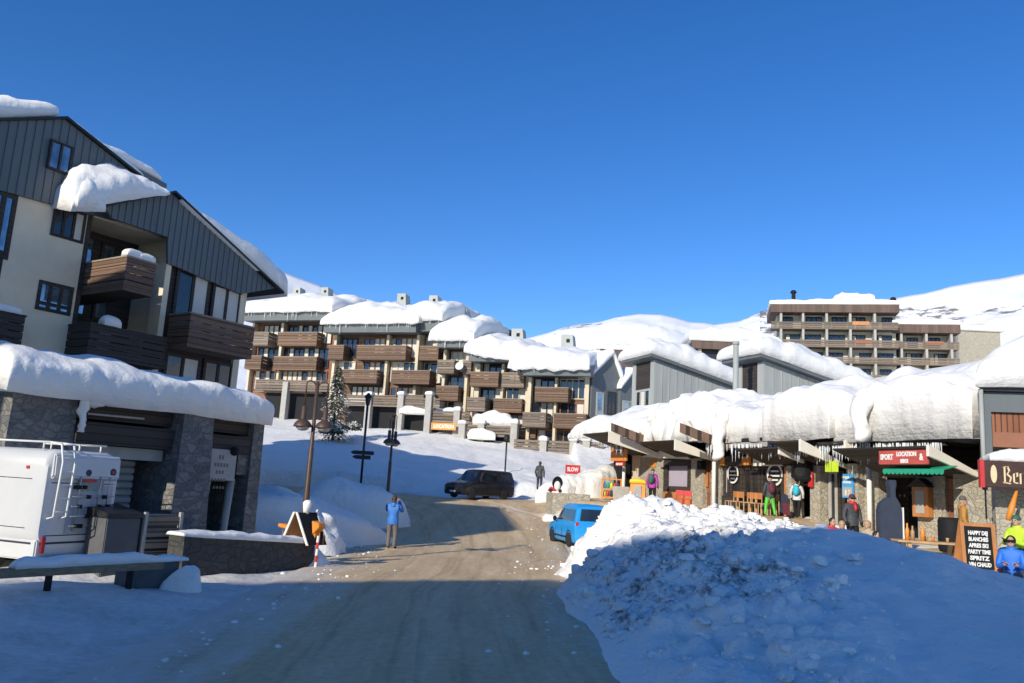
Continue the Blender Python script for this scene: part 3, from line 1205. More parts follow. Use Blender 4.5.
# ------------------------------------------------------------------ stone garage
def garage():
    O = at(15, 388, 18.4)
    fr = Fr((O.x, O.y, 0), 57.4)
    P = fr.pix
    B = thing('garage', 'low stone garage with dark beams under thick snow before the apartment house', 'garage', (O.x, O.y, 0))
    ct = P(15, 388)[1]
    g0 = -.4
    DEP = 7.5
    a75, a172, a203 = P(74, 430)[0], P(172, 450)[0], P(202, 450)[0]
    aE0, aE1 = P(249, 450)[0], P(259, 450)[0]

    def pier(a0, a1, b0, b1, spread=.15, mat_='stone'):
        mb = MB()
        z0, z1 = g0, ct
        mb.hexa([fr.w(a0 - spread, b0, z0), fr.w(a1 + spread * 0, b0, z0), fr.w(a1 + spread * 0, b1 + spread, z0), fr.w(a0 - spread, b1 + spread, z0),
                 fr.w(a0, b0, z1), fr.w(a1, b0, z1), fr.w(a1, b1, z1), fr.w(a0, b1, z1)])
        mb.build('stone_pier', M[mat_], B)
    pier(0, a75, -DEP, 0)
    pier(a172, a203, -1.2, .35, .28)
    pier(aE0, aE1, -DEP, .12, .1)
    mb = MB()
    fr.box(mb, -.05, aE1 + .1, -DEP - .2, .25, ct + .005, ct + .2)
    fr.box(mb, a75 - .2, aE1, -DEP, -DEP + .3, g0, ct)
    ro = mb.build('roof_slab', M['metal_dark'], B)
    sm = MB()
    blanket(sm, fr.w(-.4, .5, ct + .0), fr.w(aE1 + .02, .45, ct - .05), fr.w(aE1 + .0, -DEP - .3, ct + .2), fr.w(-.3, -DEP - .3, ct + .2), 1.15, 130, 40, k=.17, amp=.07, seed=21, lip=.14, jag=.08, tfn=lambda u, v: 1.02 - .12 * u)
    # slump over the beam end beside the left pier
    hz = len(sm.v)
    sm.tube([fr.w(a75 + .05, .2, ct + .2 - i * .075) for i in range(15)], [.12 + .03 * (i % 5 == 2) - .003 * i for i in range(15)], 12)
    sm.ball(fr.w(a75 + .3, .22, ct - .12), (.22, .2, .15), 12, 10)
    for q in range(hz, len(sm.v)):
        sm.v[q] = tuple(V(sm.v[q]) + noise.noise_vector(V(sm.v[q]) * 5) * .07)
    sm.build('roof_snow', M['roofsnow'], ro, True)
    # beams
    mb = MB()
    c = lambda y, x=120: P(x, y)[1]
    for (x0, x1) in ((a75 + .02, a172 - .02), (a203 + .02, aE0 - .02)):
        fr.box(mb, x0, x1, -.5, -.1, ct - .5, ct - .03)
        fr.box(mb, x0, x1, -.45, .1, c(446), c(425))
        fr.box(mb, x0, x1, -1.1, -1.0, c(447), ct - .5)
    mb.build('timber_beam', M['darkwood'], B)
    mb = MB()
    mb.tube([fr.w(a75 + .3, -.05, c(417)), fr.w(a172 - .9, -.05, c(416))], .03, 8)
    mb.build('rail', M['steel'], B)
    mb = MB()
    fr.box(mb, a75 - .1, a172 - .15, -.6, -.15, c(459), c(447))
    mb.build('lintel', M['concrete'], B)
    # roller door
    mb = MB()
    x0, x1 = P(82, 480)[0], P(150, 480)[0]
    n = 14
    z0, z1 = g0 + .2, c(459)
    for i in range(n):
        h0, h1 = z0 + (z1 - z0) * i / n, z0 + (z1 - z0) * (i + 1) / n
        mb.prism([fr.w(x0, -.8, h0), fr.w(x0, -.72, h0 + .04), fr.w(x0, -.72, h1 - .04), fr.w(x0, -.8, h1)], fr.u * (x1 - x0))
    mb.build('roller_door', M['concrete'], B)
    mb = MB()
    fr.box(mb, a75, a172, -1.3, -1.15, g0, c(447))
    fr.box(mb, a203 - .1, aE0, -1.3, -1.15, g0, c(447))
    mb.build('back_wall', M['stone_dark'], B)
    # entrance bay: ice coated posts, notice board
    for (xb, xt) in ((197, 207), (221, 231)):
        mb = MB()
        mb.tube([fr.w(P(xb, 530)[0], .0, g0), fr.w(P((xb + xt) / 2, 505)[0], .02, (g0 + c(480)) / 2), fr.w(P(xt, 480)[0], 0, c(478, 215))], [.11, .10, .12], 8)
        o = mb.build('icy_post', M['concrete'], B, True)
    mb = MB()
    fr.box(mb, P(206, 500)[0], P(223, 500)[0], -.9, -.8, g0, c(478, 215))
    mb.build('door', M['darkwood'], B)
    # board with its faded emblem
    z0, z1 = P(216, 480)[1], P(216, 449)[1]
    x0, x1 = P(203, 465)[0], P(231, 465)[0]
    mb = MB()
    fr.box(mb, x0, x1, .12, .2, z0, z1)
    bo = mb.build('notice_board', M['concrete'], B)
    mb = MB()
    xm = (x0 + x1) / 2
    for i, (w_, h_) in enumerate(((.25, .12), (.5, .1), (.36, .1), (.6, .08), (.42, .07))):
        z = z1 - .28 - i * .2
        for k in range(int(w_ / .1)):
            q = xm - w_ / 2 + k * .1
            fr.box(mb, q, q + .06, .2, .206, z, z + h_)
    mb.build('board_lettering', mat('faded_brown_letters', (.19, .15, .11), .8), bo)
    mb = MB()
    mb.ball(fr.w(P(229, 451)[0], .24, P(229, 451)[1]), .13)
    mb.build('bell', M['black'], B, True)
    # icy patches beside it
    mb = MB()
    fr.box(mb, x1 + .18, x1 + .55, -.08, .05, c(478, 215) + .12, c(478, 215) + .95)
    mb.build('stone_panel', M['stone'], B)
    return fr


# ------------------------------------------------------------------ wall, barrier, boxes in front of the garage
def low_wall():
    p0, p1 = at(180, 573, 18.1), at(313, 562, 21.5)
    p0.z = p1.z = 0
    d = p1 - p0
    fr = Fr(p0, math.degrees(math.atan2(d.y, d.x)))
    L = d.length
    B = thing('stone_wall', 'low dark stone wall capped with snow beside the garage entrance', 'wall', p0)
    mb = MB()
    mb.hexa([fr.w(0, -.5, -.4), fr.w(L, -.5, -.4), fr.w(L, .06, -.4), fr.w(0, .06, -.4), fr.w(0, -.5, .86), fr.w(L, -.5, .58), fr.w(L, 0, .58), fr.w(0, 0, .86)])
    mb.build('wall_body', M['stone_dark'], B)
    sm = MB()
    blanket(sm, fr.w(-.05, .06, .85), fr.w(L + .05, .06, .57), fr.w(L + .05, -.56, .57), fr.w(-.05, -.56, .85), .14, 60, 8, amp=.05, sc_=2.5, seed=31)
    sm.build('snow_cap', M['roofsnow'], B, True)


def barrier():
    a, b = V((-7.55, 13.5, .0)), V((-6.35, 16.2, .0))
    d = b - a
    fr = Fr(a, math.degrees(math.atan2(d.y, d.x)))
    L = d.length
    # the posts and their rail
    pa = at(45, 603, 13.7)
    pb = at(127, 596, 14.9)
    B = thing('barrier', 'low wooden barrier rail with snow on top behind the road edge', 'barrier', (pa.x, pa.y, 0))
    d = V((pb.x - pa.x, pb.y - pa.y, 0))
    fr = Fr((pa.x, pa.y, 0), math.degrees(math.atan2(d.y, d.x)))
    L = d.length
    zt = at(45, 575, 13.7).z
    for x in (0, L):
        mb = MB()
        fr.box(mb, x - .04, x + .04, -.04, .04, -.3, zt)
        po = mb.build('post', M['black'], B)
        mb = MB()
        fr.box(mb, x - .22, x + .22, -.12, .12, -.06, .02)
        mb.build('foot', M['black'], po)
    mb = MB()
    fr.box(mb, -1.1, L + .6, -.09, .09, zt, zt + .14)
    mb.build('rail', mat('old_wood_rail', (.24, .19, .12), .85, 0, .3, 6, .4, 30, stretch=(1, 1, 4)), B, bevel=.015)
    sm = MB()
    blanket(sm, fr.w(-.6, .11, zt + .13), fr.w(L + 1.1, .11, zt + .13), fr.w(L + 1.1, -.12, zt + .13), fr.w(-.6, -.12, zt + .13), .15, 60, 8, amp=.05, sc_=3, seed=33)
    sm.build('snow_cap', M['roofsnow'], B, True)
    # concrete block
    p0 = at(127, 586, 15.6)
    p1 = at(178, 582, 16.4)
    d = V((p1.x - p0.x, p1.y - p0.y, 0))
    fr = Fr((p0.x, p0.y, 0), math.degrees(math.atan2(d.y, d.x)))
    mb = MB()
    fr.box(mb, 0, d.length, -.5, 0, -.2, at(127, 561, 15.6).z)
    o = mb.build('concrete_block', M['concrete_dark'], None, bevel=.03)
    tag(o, 'dark concrete block at the end of the wooden barrier', 'block')
    q = at(183, 585, 16.2)
    heap('small white snow heap against the end of the concrete block', q.x, q.y, 0, .42, .42, .62, 3.3)


def crate_boxes():
    fr = Fr(at(105, 552, 17.6), 57.4)
    fr.O.z = 0
    P = fr.pix
    B = thing('storage_box', 'dark grey storage box standing against the garage door', 'storage box', fr.O)
    x0, x1 = P(105, 535)[0], P(139, 535)[0]
    zt = P(120, 513)[1]
    mb = MB()
    fr.box(mb, x0, x1, -.7, 0, -.2, zt - .1)
    mb.build('box_body', M['concrete_dark'], B, bevel=.02)
    mb = MB()
    mb.hexa([fr.w(x0 - .03, -.95, zt - .095), fr.w(x1 + .03, -.95, zt - .095), fr.w(x1 + .03, .04, zt - .095), fr.w(x0 - .03, .04, zt - .095),
             fr.w(x0 - .03, -.95, zt + .15), fr.w(x1 + .03, -.95, zt + .15), fr.w(x1 + .03, .04, zt - .01), fr.w(x0 - .03, .04, zt - .01)])
    mb.build('lid', M['metal_dark'], B)
    y0, y1 = P(142, 540)[0], P(180, 540)[0]
    B2 = thing('slatted_gate', 'grey slatted wooden pallet gate leaning beside the storage box', 'gate', fr.w(y0, 0, 0))
    for x in (y0, y1 - .07):
        mb = MB()
        fr.box(mb, x, x + .07, -.06, .02, -.2, zt + .02)
        mb.build('post', M['concrete'], B2)
    mb = MB()
    for i in range(5):
        z = .0 + i * (zt - .05) / 5
        fr.box(mb, y0 + .07, y1 - .07, -.04, 0, z + .03, z + (zt - .05) / 5 - .03)
    mb.build('slats', M['balwood_grey'], B2)
    mb = MB()
    fr.box(mb, y0, y1, -.8, -.1, -.2, zt - .05)
    mb.build('box_body', M['concrete_dark'], B2)


# ------------------------------------------------------------------ camper van
def camper():
    c0 = at(40, 500, 16.9)
    fr = Fr((c0.x, c0.y, 0), 69)
    W, H, Ln = 1.9, 2.52, 6.0
    B = thing('camper_van', 'white camper van seen from behind with rear ladder and folded cycle rack', 'camper van', (c0.x, c0.y, 0))
    zb = .42
    # body: rear profile swept forward; fr.u across the rear, -n... the van runs along -n
    mb = MB()

    def sec(b, ins, top):
        r = .34
        pts = []
        for (cx, cz, a0) in ((W - r - ins, zb + .1 + r, -90), (W - r - ins, top - r, 0), (r + ins, top - r, 90), (r + ins, zb + .1 + r, 180)):
            for k in range(6):
                a = R(a0 + 90 * k / 5)
                pts.append(fr.w(cx + r * math.cos(a), b, cz + r * math.sin(a)))
        return pts
    rings = [sec(-.02, .12, H - .12), sec(.0, .04, H - .03), sec(-.06, 0, H), sec(-Ln, 0, H), sec(-Ln - .1, .1, H - .1)]
    rings = [sec(.05, .14, H - .16), sec(.03, .05, H - .05), sec(-.08, 0, H)] + [sec(-Ln, 0, H), sec(-Ln - .1, .1, H - .1)]
    mb.tube_rings(rings)
    wm = mat('camper_gelcoat', (.62, .62, .61), .3, 0, .05, 1.5, spec=.5)
    bo = mb.build('body', wm, B, True)
    m2 = bo.modifiers.new('edge', 'EDGE_SPLIT')
    m2.split_angle = R(50)
    # overcab-like upper moulding across the rear
    mb = MB()
    mb.prism([fr.w(.1, .05, H - .62), fr.w(.1, .16, H - .55), fr.w(.1, .14, H - .12), fr.w(.1, .05, H - .06)], fr.u * (W - .2))
    mb.build('rear_moulding', wm, B, bevel=.03)
    # lower skirt, stripe and bumper
    mb = MB()
    fr.box(mb, .02, W - .02, -Ln, .04, zb - .12, zb + .28)
    mb.build('skirt', wm, B, bevel=.03)
    mb = MB()
    fr.box(mb, .1, W - .1, .05, .056, zb + .19, zb + .23)
    mb.tube([fr.w(.016, -.1, zb + .21), fr.w(.016, -Ln, zb + .21)], .02, 4)
    mb.build('stripe', M['navy'], B)
    mb = MB()
    fr.box(mb, .0, W, .0, .14, zb - .22, zb - .02)
    mb.build('bumper', mat('grey_plastic', (.3, .3, .3), .6), B, bevel=.03)
    for x in (.12, W - .2):
        mb = MB()
        fr.box(mb, x, x + .1, .04, .075, zb + .02, zb + .34)
        mb.build('tail_light', M['red'], B, bevel=.01)
    mb = MB()
    fr.box(mb, W * .42, W * .62, .14, .165, H - .64, H - .58)
    mb.build('brake_light', M['red'], B)
    mb = MB()
    fr.box(mb, .62, W - .16, .052, .066, zb + .38, H - .72)
    mb.build('rear_shade_panel', mat('rear_shade_grey', (.46, .46, .47), .4, 0, .1, 3), B, bevel=.006)  # grey colour stands in for the shade on the camper's rear
    mb = MB()
    for z in (zb + .36, H - .68):
        mb.tube([fr.w(.16, .052, z), fr.w(W - .16, .052, z)], .009, 4)
    for z in (zb + .5, 1.9):
        mb.tube([fr.w(-.002, -.3, z), fr.w(-.002, -Ln, z)], .008, 4)
    mb.build('body_seam', M['metal_dark'], B)
    # roof rail
    mb = MB()
    z = H + .14
    mb.tube([fr.w(.15, -Ln + .4, z), fr.w(.15, -.15, z), fr.w(W - .3, -.15, z), fr.w(W - .3, -Ln + .4, z)], .022, 8)
    for x, y in ((.15, -.3), (.15, -1.8), (W - .3, -.3), (.9, -.15), (W - .3, -1.8)):
        mb.tube([fr.w(x, y, H - .02), fr.w(x, y, z)], .018, 6)
    mb.build('roof_rail', M['white'], B, True)
    # ladder
    mb = MB()
    for x in (.18, .48):
        mb.tube([fr.w(x, -.25, H + .14), fr.w(x, .16, H + .10), fr.w(x, .26, H - .25), fr.w(x, .22, zb + .75), fr.w(x, .05, zb + .7)], .022, 8)
    for i in range(6):
        z = zb + .85 + i * .27
        mb.tube([fr.w(.18, .23, z), fr.w(.48, .23, z)], .016, 6)
    mb.build('ladder', M['white'], B, True)
    # cycle rack folded up against the rear
    mb = MB()
    z0, z1 = zb + .45, zb + 1.55
    for x in (.78, 1.3, 1.55):
        mb.tube([fr.w(x, .1, z0), fr.w(x, .16, z1), fr.w(x, .08, z1 + .1)], .016, 6)
    for i in range(4):
        z = z0 + .1 + i * .2
        mb.tube([fr.w(.62, .17, z), fr.w(1.68, .17, z + .02)], .014, 6)
    ra = mb.build('cycle_rack', M['steel'], B, True)
    mb = MB()
    rr = random.Random(4)
    for i in range(15):
        x, z = rr.uniform(.6, 1.7), z0 + .1 + rr.randrange(5) * .2
        fr.box(mb, x, x + .07, .15, .22, z - .04, z + .04)
    mb.build('clips', M['black'], ra)
    mb = MB()
    fr.box(mb, .8, 1.45, .06, .085, z1 - .28, z1 - .02)
    mb.build('rear_window', M['concrete'], B)
    # round badge and side marks
    mb = MB()
    mb.lathe(fr.w(W - .3, .145, H - .42), [(.085, 0), (.085, .012)], 16, fr.n)
    b1 = mb.build('round_badge', M['navy'], B)
    mb = MB()
    mb.lathe(fr.w(W - .3, .157, H - .42), [(.04, 0), (.04, .006)], 12, fr.n)
    mb.build('badge_mark', M['red'], b1)
    mb = MB()
    mb.lathe(fr.w(W * .5, .155, H - .45), [(.07, 0), (.07, .01)], 14, fr.n)
    mb.build('oval_badge', M['navy'], B)
    # side: wheels, window, marker lamp
    for x, y in ((0.05, -1.35), (W - .3, -1.35), (.05, -4.9), (W - .3, -4.9)):
        mb = MB()
        mb.lathe(fr.w(x, y, .33), [(.2, 0), (.31, 0), (.335, .04), (.335, .2), (.31, .25), (.2, .25)], 24, fr.u)
        wo = mb.build('wheel', M['rubber'], B, True)
        mb = MB()
        mb.lathe(fr.w(x - .01, y, .33), [(.05, 0), (.2, .02), (.2, .1)], 18, fr.u)
        mb.build('rim', M['steel'], wo)
    mb = MB()
    mb.tube_rings([[fr.w(-.012 + .01 * 0, -1.6 - .9 * i, 1.25 + .55 * j) for i, j in ((0, 0), (1, 0), (1, 1), (0, 1))], [fr.w(.05, -1.6 - .9 * i, 1.25 + .55 * j) for i, j in ((0, 0), (1, 0), (1, 1), (0, 1))]])
    mb.build('side_window', M['glass'], B)
    mb = MB()
    fr.box(mb, -.02, .03, -.5, -.42, H - .42, H - .36)
    mb.build('marker_light', M['red'], B)
# ------------------------------------------------------------------ stepped row of residences across the snow
ROWDEG = -18


def residence(label, px0, px1, yref, Y, floors, eave, pillars, base_y, snow, chimneys=(), seed=1, tilt=(0, 0), depth=10, rise=2.3):
    """floors: rows of (window top, window bottom, balcony top, balcony bottom, [(x0, x1) balconies]) in photo rows at mid"""
    O = at(px0, yref, Y)
    fr = Fr((O.x, O.y, 0), ROWDEG)
    xm = (px0 + px1) / 2
    P = fr.pix
    cz = lambda y: P(xm, y)[1]
    ax = lambda x: P(x, yref)[0]
    B = thing('residence', label, 'apartment building', (O.x, O.y, 0), 'stepped apartment buildings across the snow slope')
    rr = random.Random(seed)
    A1 = ax(px1)
    zb, ze0, ze1 = cz(base_y), cz(eave[1]), cz(eave[0])
    mb = MB()
    fr.box(mb, 0, A1, -depth, -1.2, zb - 2, ze0 + .1)
    mb.build('wall', M['balwood'] if seed % 4 == 1 else M['redwood'], B)
    # cream piers run the height of the front
    for (x0, x1) in pillars:
        mb = MB()
        xc = (ax(x0) + ax(x1)) / 2
        hw = min(.15 if x1 - x0 < 4 else .24, (ax(x1) - ax(x0)) * .5)
        fr.box(mb, xc - hw, xc + hw, -1.2, -.45, zb - 1.5, ze0)
        mb.build('pier', M['cream'], B)
    for (yw0, yw1, yb0, yb1, bals, spans) in floors:
        zw1, zw0 = cz(yw0), cz(yw1)
        zB1, zB0 = cz(yb0), cz(yb1)
        for (x0, x1) in spans:
            a0, a1 = ax(x0), ax(x1)
            n = max(2, int((a1 - a0) / .62))
            cur = [i for i in range(n) if rr.random() < .55]
            window(fr, B, a0, a1, min(zw0, zB0 + .3), zw1, -1.05, n=n, fw=.1, fm='cream' if rr.random() < .3 else rr.choice(['darkwood', 'redwood']), depth=.2, curtains=cur)
        for (x0, x1) in bals:
            balcony(fr, B, ax(x0), ax(x1), -1.15, .15 + rr.random() * .5, zB0, zB1, rr.choice(['balwood', 'balwood', 'balwood_grey']), 4)
    # eave board
    ov = 1.1
    mb = MB()
    mb.prism([fr.w(-.15, ov, ze1), fr.w(-.15, ov - .15, ze0), fr.w(-.15, -1.3, ze0 + .1), fr.w(-.15, -depth, ze1 + rise), fr.w(-.15, -depth, ze1 + rise + .2)], fr.u * (A1 + .3))
    ro = mb.build('roof', M['cladding'], B)
    sm = MB()
    t, lip, u0, u1 = snow
    sA0, sA1 = u0, A1 + u1
    blanket(sm, fr.w(sA0, ov + .35, ze1 + .02 + tilt[0]), fr.w(sA1, ov + .35, ze1 + .02 + tilt[1]), fr.w(sA1, -depth, ze1 + rise + tilt[1]), fr.w(sA0, -depth, ze1 + rise + tilt[0]), t, 70, 26, k=.36, amp=.12, sc_=.5, seed=seed, lip=lip, jag=.14)
    sm.build('roof_snow', M['roofsnow'], ro, True)
    ic = MB()
    for i in range(int(A1 / .35)):
        if rr.random() < .7:
            x = rr.uniform(0, A1)
            l_ = rr.uniform(.15, .7) * (1 if rr.random() < .85 else 2)
            ic.tube([fr.w(x, ov + .12, ze1 + .1), fr.w(x, ov + .12, ze1 - l_)], [.05, .008], 5)
    if ic.v:
        ic.build('icicles', M['ice'], ro)
    for (x, y, w_) in chimneys:
        mb = MB()
        a, c = P(x, y, -depth * .62)
        h = w_ * .6
        mb.hexa([fr.w(a - w_ / 2, -depth * .62, c - 1.8), fr.w(a + w_ / 2, -depth * .62, c - 1.8), fr.w(a + w_ / 2, -depth * .62 - 1.4, c - 1.8), fr.w(a - w_ / 2, -depth * .62 - 1.4, c - 1.8),
                 fr.w(a - w_ / 2, -depth * .62, c + h), fr.w(a + w_ * .3, -depth * .62, c + h), fr.w(a + w_ * .3, -depth * .62 - 1.2, c + h * .9), fr.w(a - w_ / 2, -depth * .62 - 1.2, c + h * .9)])
        co = mb.build('chimney', M['cladding_pale'], B)
        mb = MB()
        fr.box(mb, a - w_ * .12, a + w_ * .12, -depth * .62 + .002, -depth * .62 + .03, c + .05, c + .05 + w_ * .25)
        mb.build('vent', M['black'], co)
    return fr, B, A1, ze0, ze1, zb


def row():
    f = residence
    f('leftmost stepped residence with two snowy chimneys behind the double street lamp', 246, 331, 345, 93,
      [(323, 333, 333, 345, [(252, 270), (279, 318)], [(256, 277), (281, 326)]),
       (346, 358, 357, 369, [(250, 266), (276, 319)], [(253, 274), (279, 325)]),
       (369, 381, 381, 392, [(263, 290), (291, 328)], [(252, 273), (275, 325)])],
      (313, 322), [(277, 279.5), (248, 250)], 412, (1.9, .25, -.4, .5), [(297, 293, 1.2), (325, 293, 1.2)], 3)
    f('stepped residence with a wide grey eave and one chimney behind the snowy fir', 328, 417, 350, 88,
      [(336, 347, 346, 359, [(330, 345), (358, 407)], [(336, 352), (358, 413)]),
       (360, 371, 371, 383, [(345, 382), (396, 434)], [(334, 352), (360, 383), (388, 413)]),
       (385, 395, 396, 407, [(343, 370), (377, 402)], [(350, 383), (389, 413)])],
      (325, 334), [(331, 334), (384, 386.5), (414, 417)], 420, (2.0, .2, -.5, .6), [(402, 300, 1.3)], 5)
    f('narrow stepped residence with a single balcony column in the middle of the row', 417, 443, 352, 85.5,
      [(335, 347, 347, 360, [(421, 440)], [(421, 438)]),
       (361, 373, 373, 385, [(417, 431)], [(421, 441)]),
       (386, 396, 396, 408, [(404, 428)], [(420, 441)])],
      (322, 333), [(417, 420)], 424, (2.0, .2, -.6, .3), [(434, 302, 1.3)], 7)
    f('stepped residence with a white satellite dish and an overhanging snow lump', 441, 473, 362, 83,
      [(350, 362, 361, 373, [(439, 456), (464, 472)], [(447, 471)]),
       (375, 386, 387, 400, [(440, 462)], [(447, 463)]),
       (400, 408, 409, 421, [(441, 460)], [(446, 468)])],
      (339, 349), [(441, 444.5), (464, 467), (471, 474)], 428, (1.9, .5, -1.0, .4), [(463, 316, 1.3)], 9)
    f('broad stepped residence with drooping roof snow and brown balconies', 473, 527, 372, 80.5,
      [(359, 373, 373, 386, [(472, 500), (503, 525)], [(479, 499), (505, 524)]),
       (386, 399, 399, 411, [(471, 489), (496, 524)], [(478, 500), (504, 524)]),
       (413, 424, 424, 436, [(474, 510), (511, 540)], [(479, 497), (502, 524)])],
      (354, 363), [(473, 479), (500, 502.5), (525, 528)], 442, (1.7, .5, -.6, .6), [(518, 337, 1.5)], 11, tilt=(.35, -.75), rise=1.9)
    fr, B, A1, ze0, ze1, zb = f('rightmost stepped residence with a dark blue gable end beside the shops', 527, 591, 385, 77.5,
      [(377, 389, 388, 401, [(536, 569)], [(531, 552), (557, 583)]),
       (401, 414, 414, 427, [(526, 549), (556, 588)], [(531, 552), (558, 583)]),
       (429, 441, 441, 452, [], [(529, 553), (556, 583)])],
      (367, 377), [(527, 530), (553.5, 556), (584, 588)], 452, (1.75, .5, -1.6, .1), [(568, 343, 1.5)], 13, depth=11, rise=1.6)
    # gable end
    fe = Fr(fr.w(A1 + .1, -.75, 0), 33)
    zA, zE, zA2, zE2 = ze1 + 1.7, ze0 + .25, ze1 + .35, ze0 - 1.0
    mb = MB()
    fe.poly(mb, [(-.2, zb - 2), (3.0, zb - 2), (3.0, zE + .4), (2.1, zA), (-.2, zE)], -5, 0)
    fe.poly(mb, [(3.01, zb - 2), (5.5, zb - 2), (5.5, zE2), (4.4, zA2), (3.01, zE2 + .3)], -5, .35)
    mb.build('gable_end', M['cladding'], B)
    window(fe, B, .35, 1.25, ze0 - 3.4, ze0 - 1.2, .08, n=1, fm='cladding_pale', fw=.16, gm='glass_blue')
    window(fe, B, 1.7, 2.7, ze0 - 3.2, ze0 - 1.0, .08, n=2, fm='darkwood', fw=.12)
    window(fe, B, 3.3, 5.2, ze0 - 3.4, ze0 - 1.7, .43, n=3, fm='cladding_pale', fw=.14, gm='glass_blue')
    sm = MB()

    def cap(a0, z0, a1, z1, b, t, sd_):
        blanket(sm, fe.w(a0, b + .35, z0), fe.w(a1, b + .35, z1), fe.w(a1, -5.5, z1), fe.w(a0, -5.5, z0), t, 26, 16, k=.4, amp=.07, seed=sd_)
    cap(-.7, zE - .25, 2.15, zA, 0, 1.0, 3)
    cap(2.0, zA, 3.4, zE + .1, 0, 1.0, 4)
    cap(2.8, zE2 + .3, 4.5, zA2, .35, .7, 5)
    cap(4.3, zA2, 5.9, zE2 - .2, .35, .7, 6)
    sm.build('gable_snow', M['roofsnow'], B, True)
    # satellite dish
    p = at(459.5, 366, 81.5)
    mb = MB()
    mb.lathe(p, [(.02, -.12), (.3, -.05), (.42, .04), (.44, .05), (.3, 0), (.02, -.06)], 18, (-.3, -.9, .25))
    D = mb.build('satellite_dish', M['white'], None, True)
    tag(D, 'round white satellite dish on a brown balcony in the middle of the row', 'satellite dish')
    mb = MB()
    mb.tube([p + V((0, .1, 0)), p + V((0, .5, -.5))], .04, 6)
    mb.build('bracket', M['metal_dark'], D)
    # dark ridge shape behind the first two roofs
    for (x, y, Y, w_, h_, lb) in ((355, 300, 100, 2.6, 1.5, 'dark sloping roof vent poking from the snow behind the leftmost residence'), (503, 331, 92, 3.4, 1.6, 'dark gable tip poking from the roof snow left of a grey chimney')):
        p = at(x, y, Y)
        mb = MB()
        mb.prism([p + V((-w_ / 2, 0, -h_)), p + V((w_ / 2, 0, -h_)), p + V((w_ / 2, 0, -.1)), p + V((-.2, 0, .5))], (0, 3, 0))
        o = mb.build('roof_vent', M['metal_dark'])
        tag(o, lb, 'roof vent')


def parapet_fence(label, px0, px1, y0, y1, Y, posts, post_top, post_bot, cap=True):
    O = at(px0, y0, Y)
    fr = Fr((O.x, O.y, 0), ROWDEG)
    xm = (px0 + px1) / 2
    B = thing('terrace_fence', label, 'fence', (O.x, O.y, 0), 'plank terrace fences below the residences')
    z1, z0 = fr.pix(xm, y0)[1], fr.pix(xm, y1)[1]
    a1 = fr.pix(px1, y0)[0]
    mb = MB()
    n = 4
    for i in range(n):
        h = (z1 - z0) / n
        fr.box(mb, 0, a1, -.08, 0, z0 + i * h + .03, z0 + (i + 1) * h - .03)
    mb.build('planks', M['balwood_grey'], B)
    mb = MB()
    fr.box(mb, 0, a1, -1.3, -1.1, z0 - 3, z0 + .2)
    mb.build('void_shade_sheet', M['black'], B)  # black sheet stands in for the shaded void under the terrace
    for x in posts:
        a, zt = fr.pix(x, post_top)
        zb = fr.pix(x, post_bot)[1]
        mb = MB()
        fr.box(mb, a - .32, a + .32, -.3, .3, zb - 2.5, zt)
        po = mb.build('post', M['concrete'], B)
        if cap:
            s = MB()
            blanket(s, fr.w(a - .4, .4, zt), fr.w(a + .4, .4, zt), fr.w(a + .4, -.4, zt), fr.w(a - .4, -.4, zt), .45, 8, 8, amp=.06, seed=x)
            s.build('snow_cap', M['roofsnow'], po, True)
    return fr


def fences():
    parapet_fence('grey plank terrace fence under the leftmost residence with one concrete post', 262, 336, 380.5, 391.5, 91, [287], 382, 408, False)
    parapet_fence('plank terrace fence with three snow topped concrete posts behind the fir', 342, 440, 397, 407, 85, [370, 402, 430], 395, 422)
    parapet_fence('short plank terrace fence above the orange banner', 430, 470, 411, 423, 82, [458], 411, 435)
    parapet_fence('plank terrace fence between concrete posts behind the parked dark van', 460, 517, 425, 437, 79, [463, 482, 515], 424, 445)
    parapet_fence('rightmost plank terrace fence with four concrete posts near the shops', 514, 604, 440.5, 455, 76, [544, 574, 587], 441, 462)
    # banner
    fr = Fr((at(432, 424, 81).x, at(432, 424, 81).y, 0), ROWDEG)
    a1 = fr.pix(456.5, 427)[0]
    z1, z0 = fr.pix(444, 423)[1], fr.pix(444, 430)[1]
    mb = MB()
    fr.box(mb, 0, a1, .1, .16, z0, z1)
    o = mb.build('banner', M['orange'])
    tag(o, 'orange banner with pale lettering hung below a terrace fence', 'banner')
    mb = MB()
    text_mb(mb, 'LOCATION', fr, .25, .165, z0 + .17, .5, width=a1 - .5, bold=.02)
    mb.build('lettering', M['fascia'], o)
    # a pair of skiers' chairs etc. are too small; snow lumps on the terraces
    for (x, y, Y, w_, h_, lb) in ((494, 420, 79.5, 4.0, 1.4, 'white snow block on the terrace above the parked dark van'), (430, 408, 83, 6, 1.0, 'long snow drift on the terrace above the orange banner'), (354, 397, 86.5, 5.4, .8, 'low snow drift on the terrace beside the fir'), (482, 432, 78, 2.6, 1.0, 'small snow lump caught on the plank fence above the van roof')):
        p = at(x, y, Y)
        s = MB()
        z = p.z - .75
        blanket(s, p + V((-w_ / 2, -.6, z - p.z)), p + V((w_ / 2, -.9, z - p.z)), p + V((w_ / 2, .9, z - p.z)), p + V((-w_ / 2, .9, z - p.z)), h_, 24, 12, amp=.15, seed=x)
        o = s.build('snow_drift', M['roofsnow'], None, True)
        tag(o, lb, 'snow drift')
# ------------------------------------------------------------------ row of shops
FS = Fr((6.3, 47.5, 0), -68.9)


def terr(p):
    return smooth_h(p.x, p.y) + .03


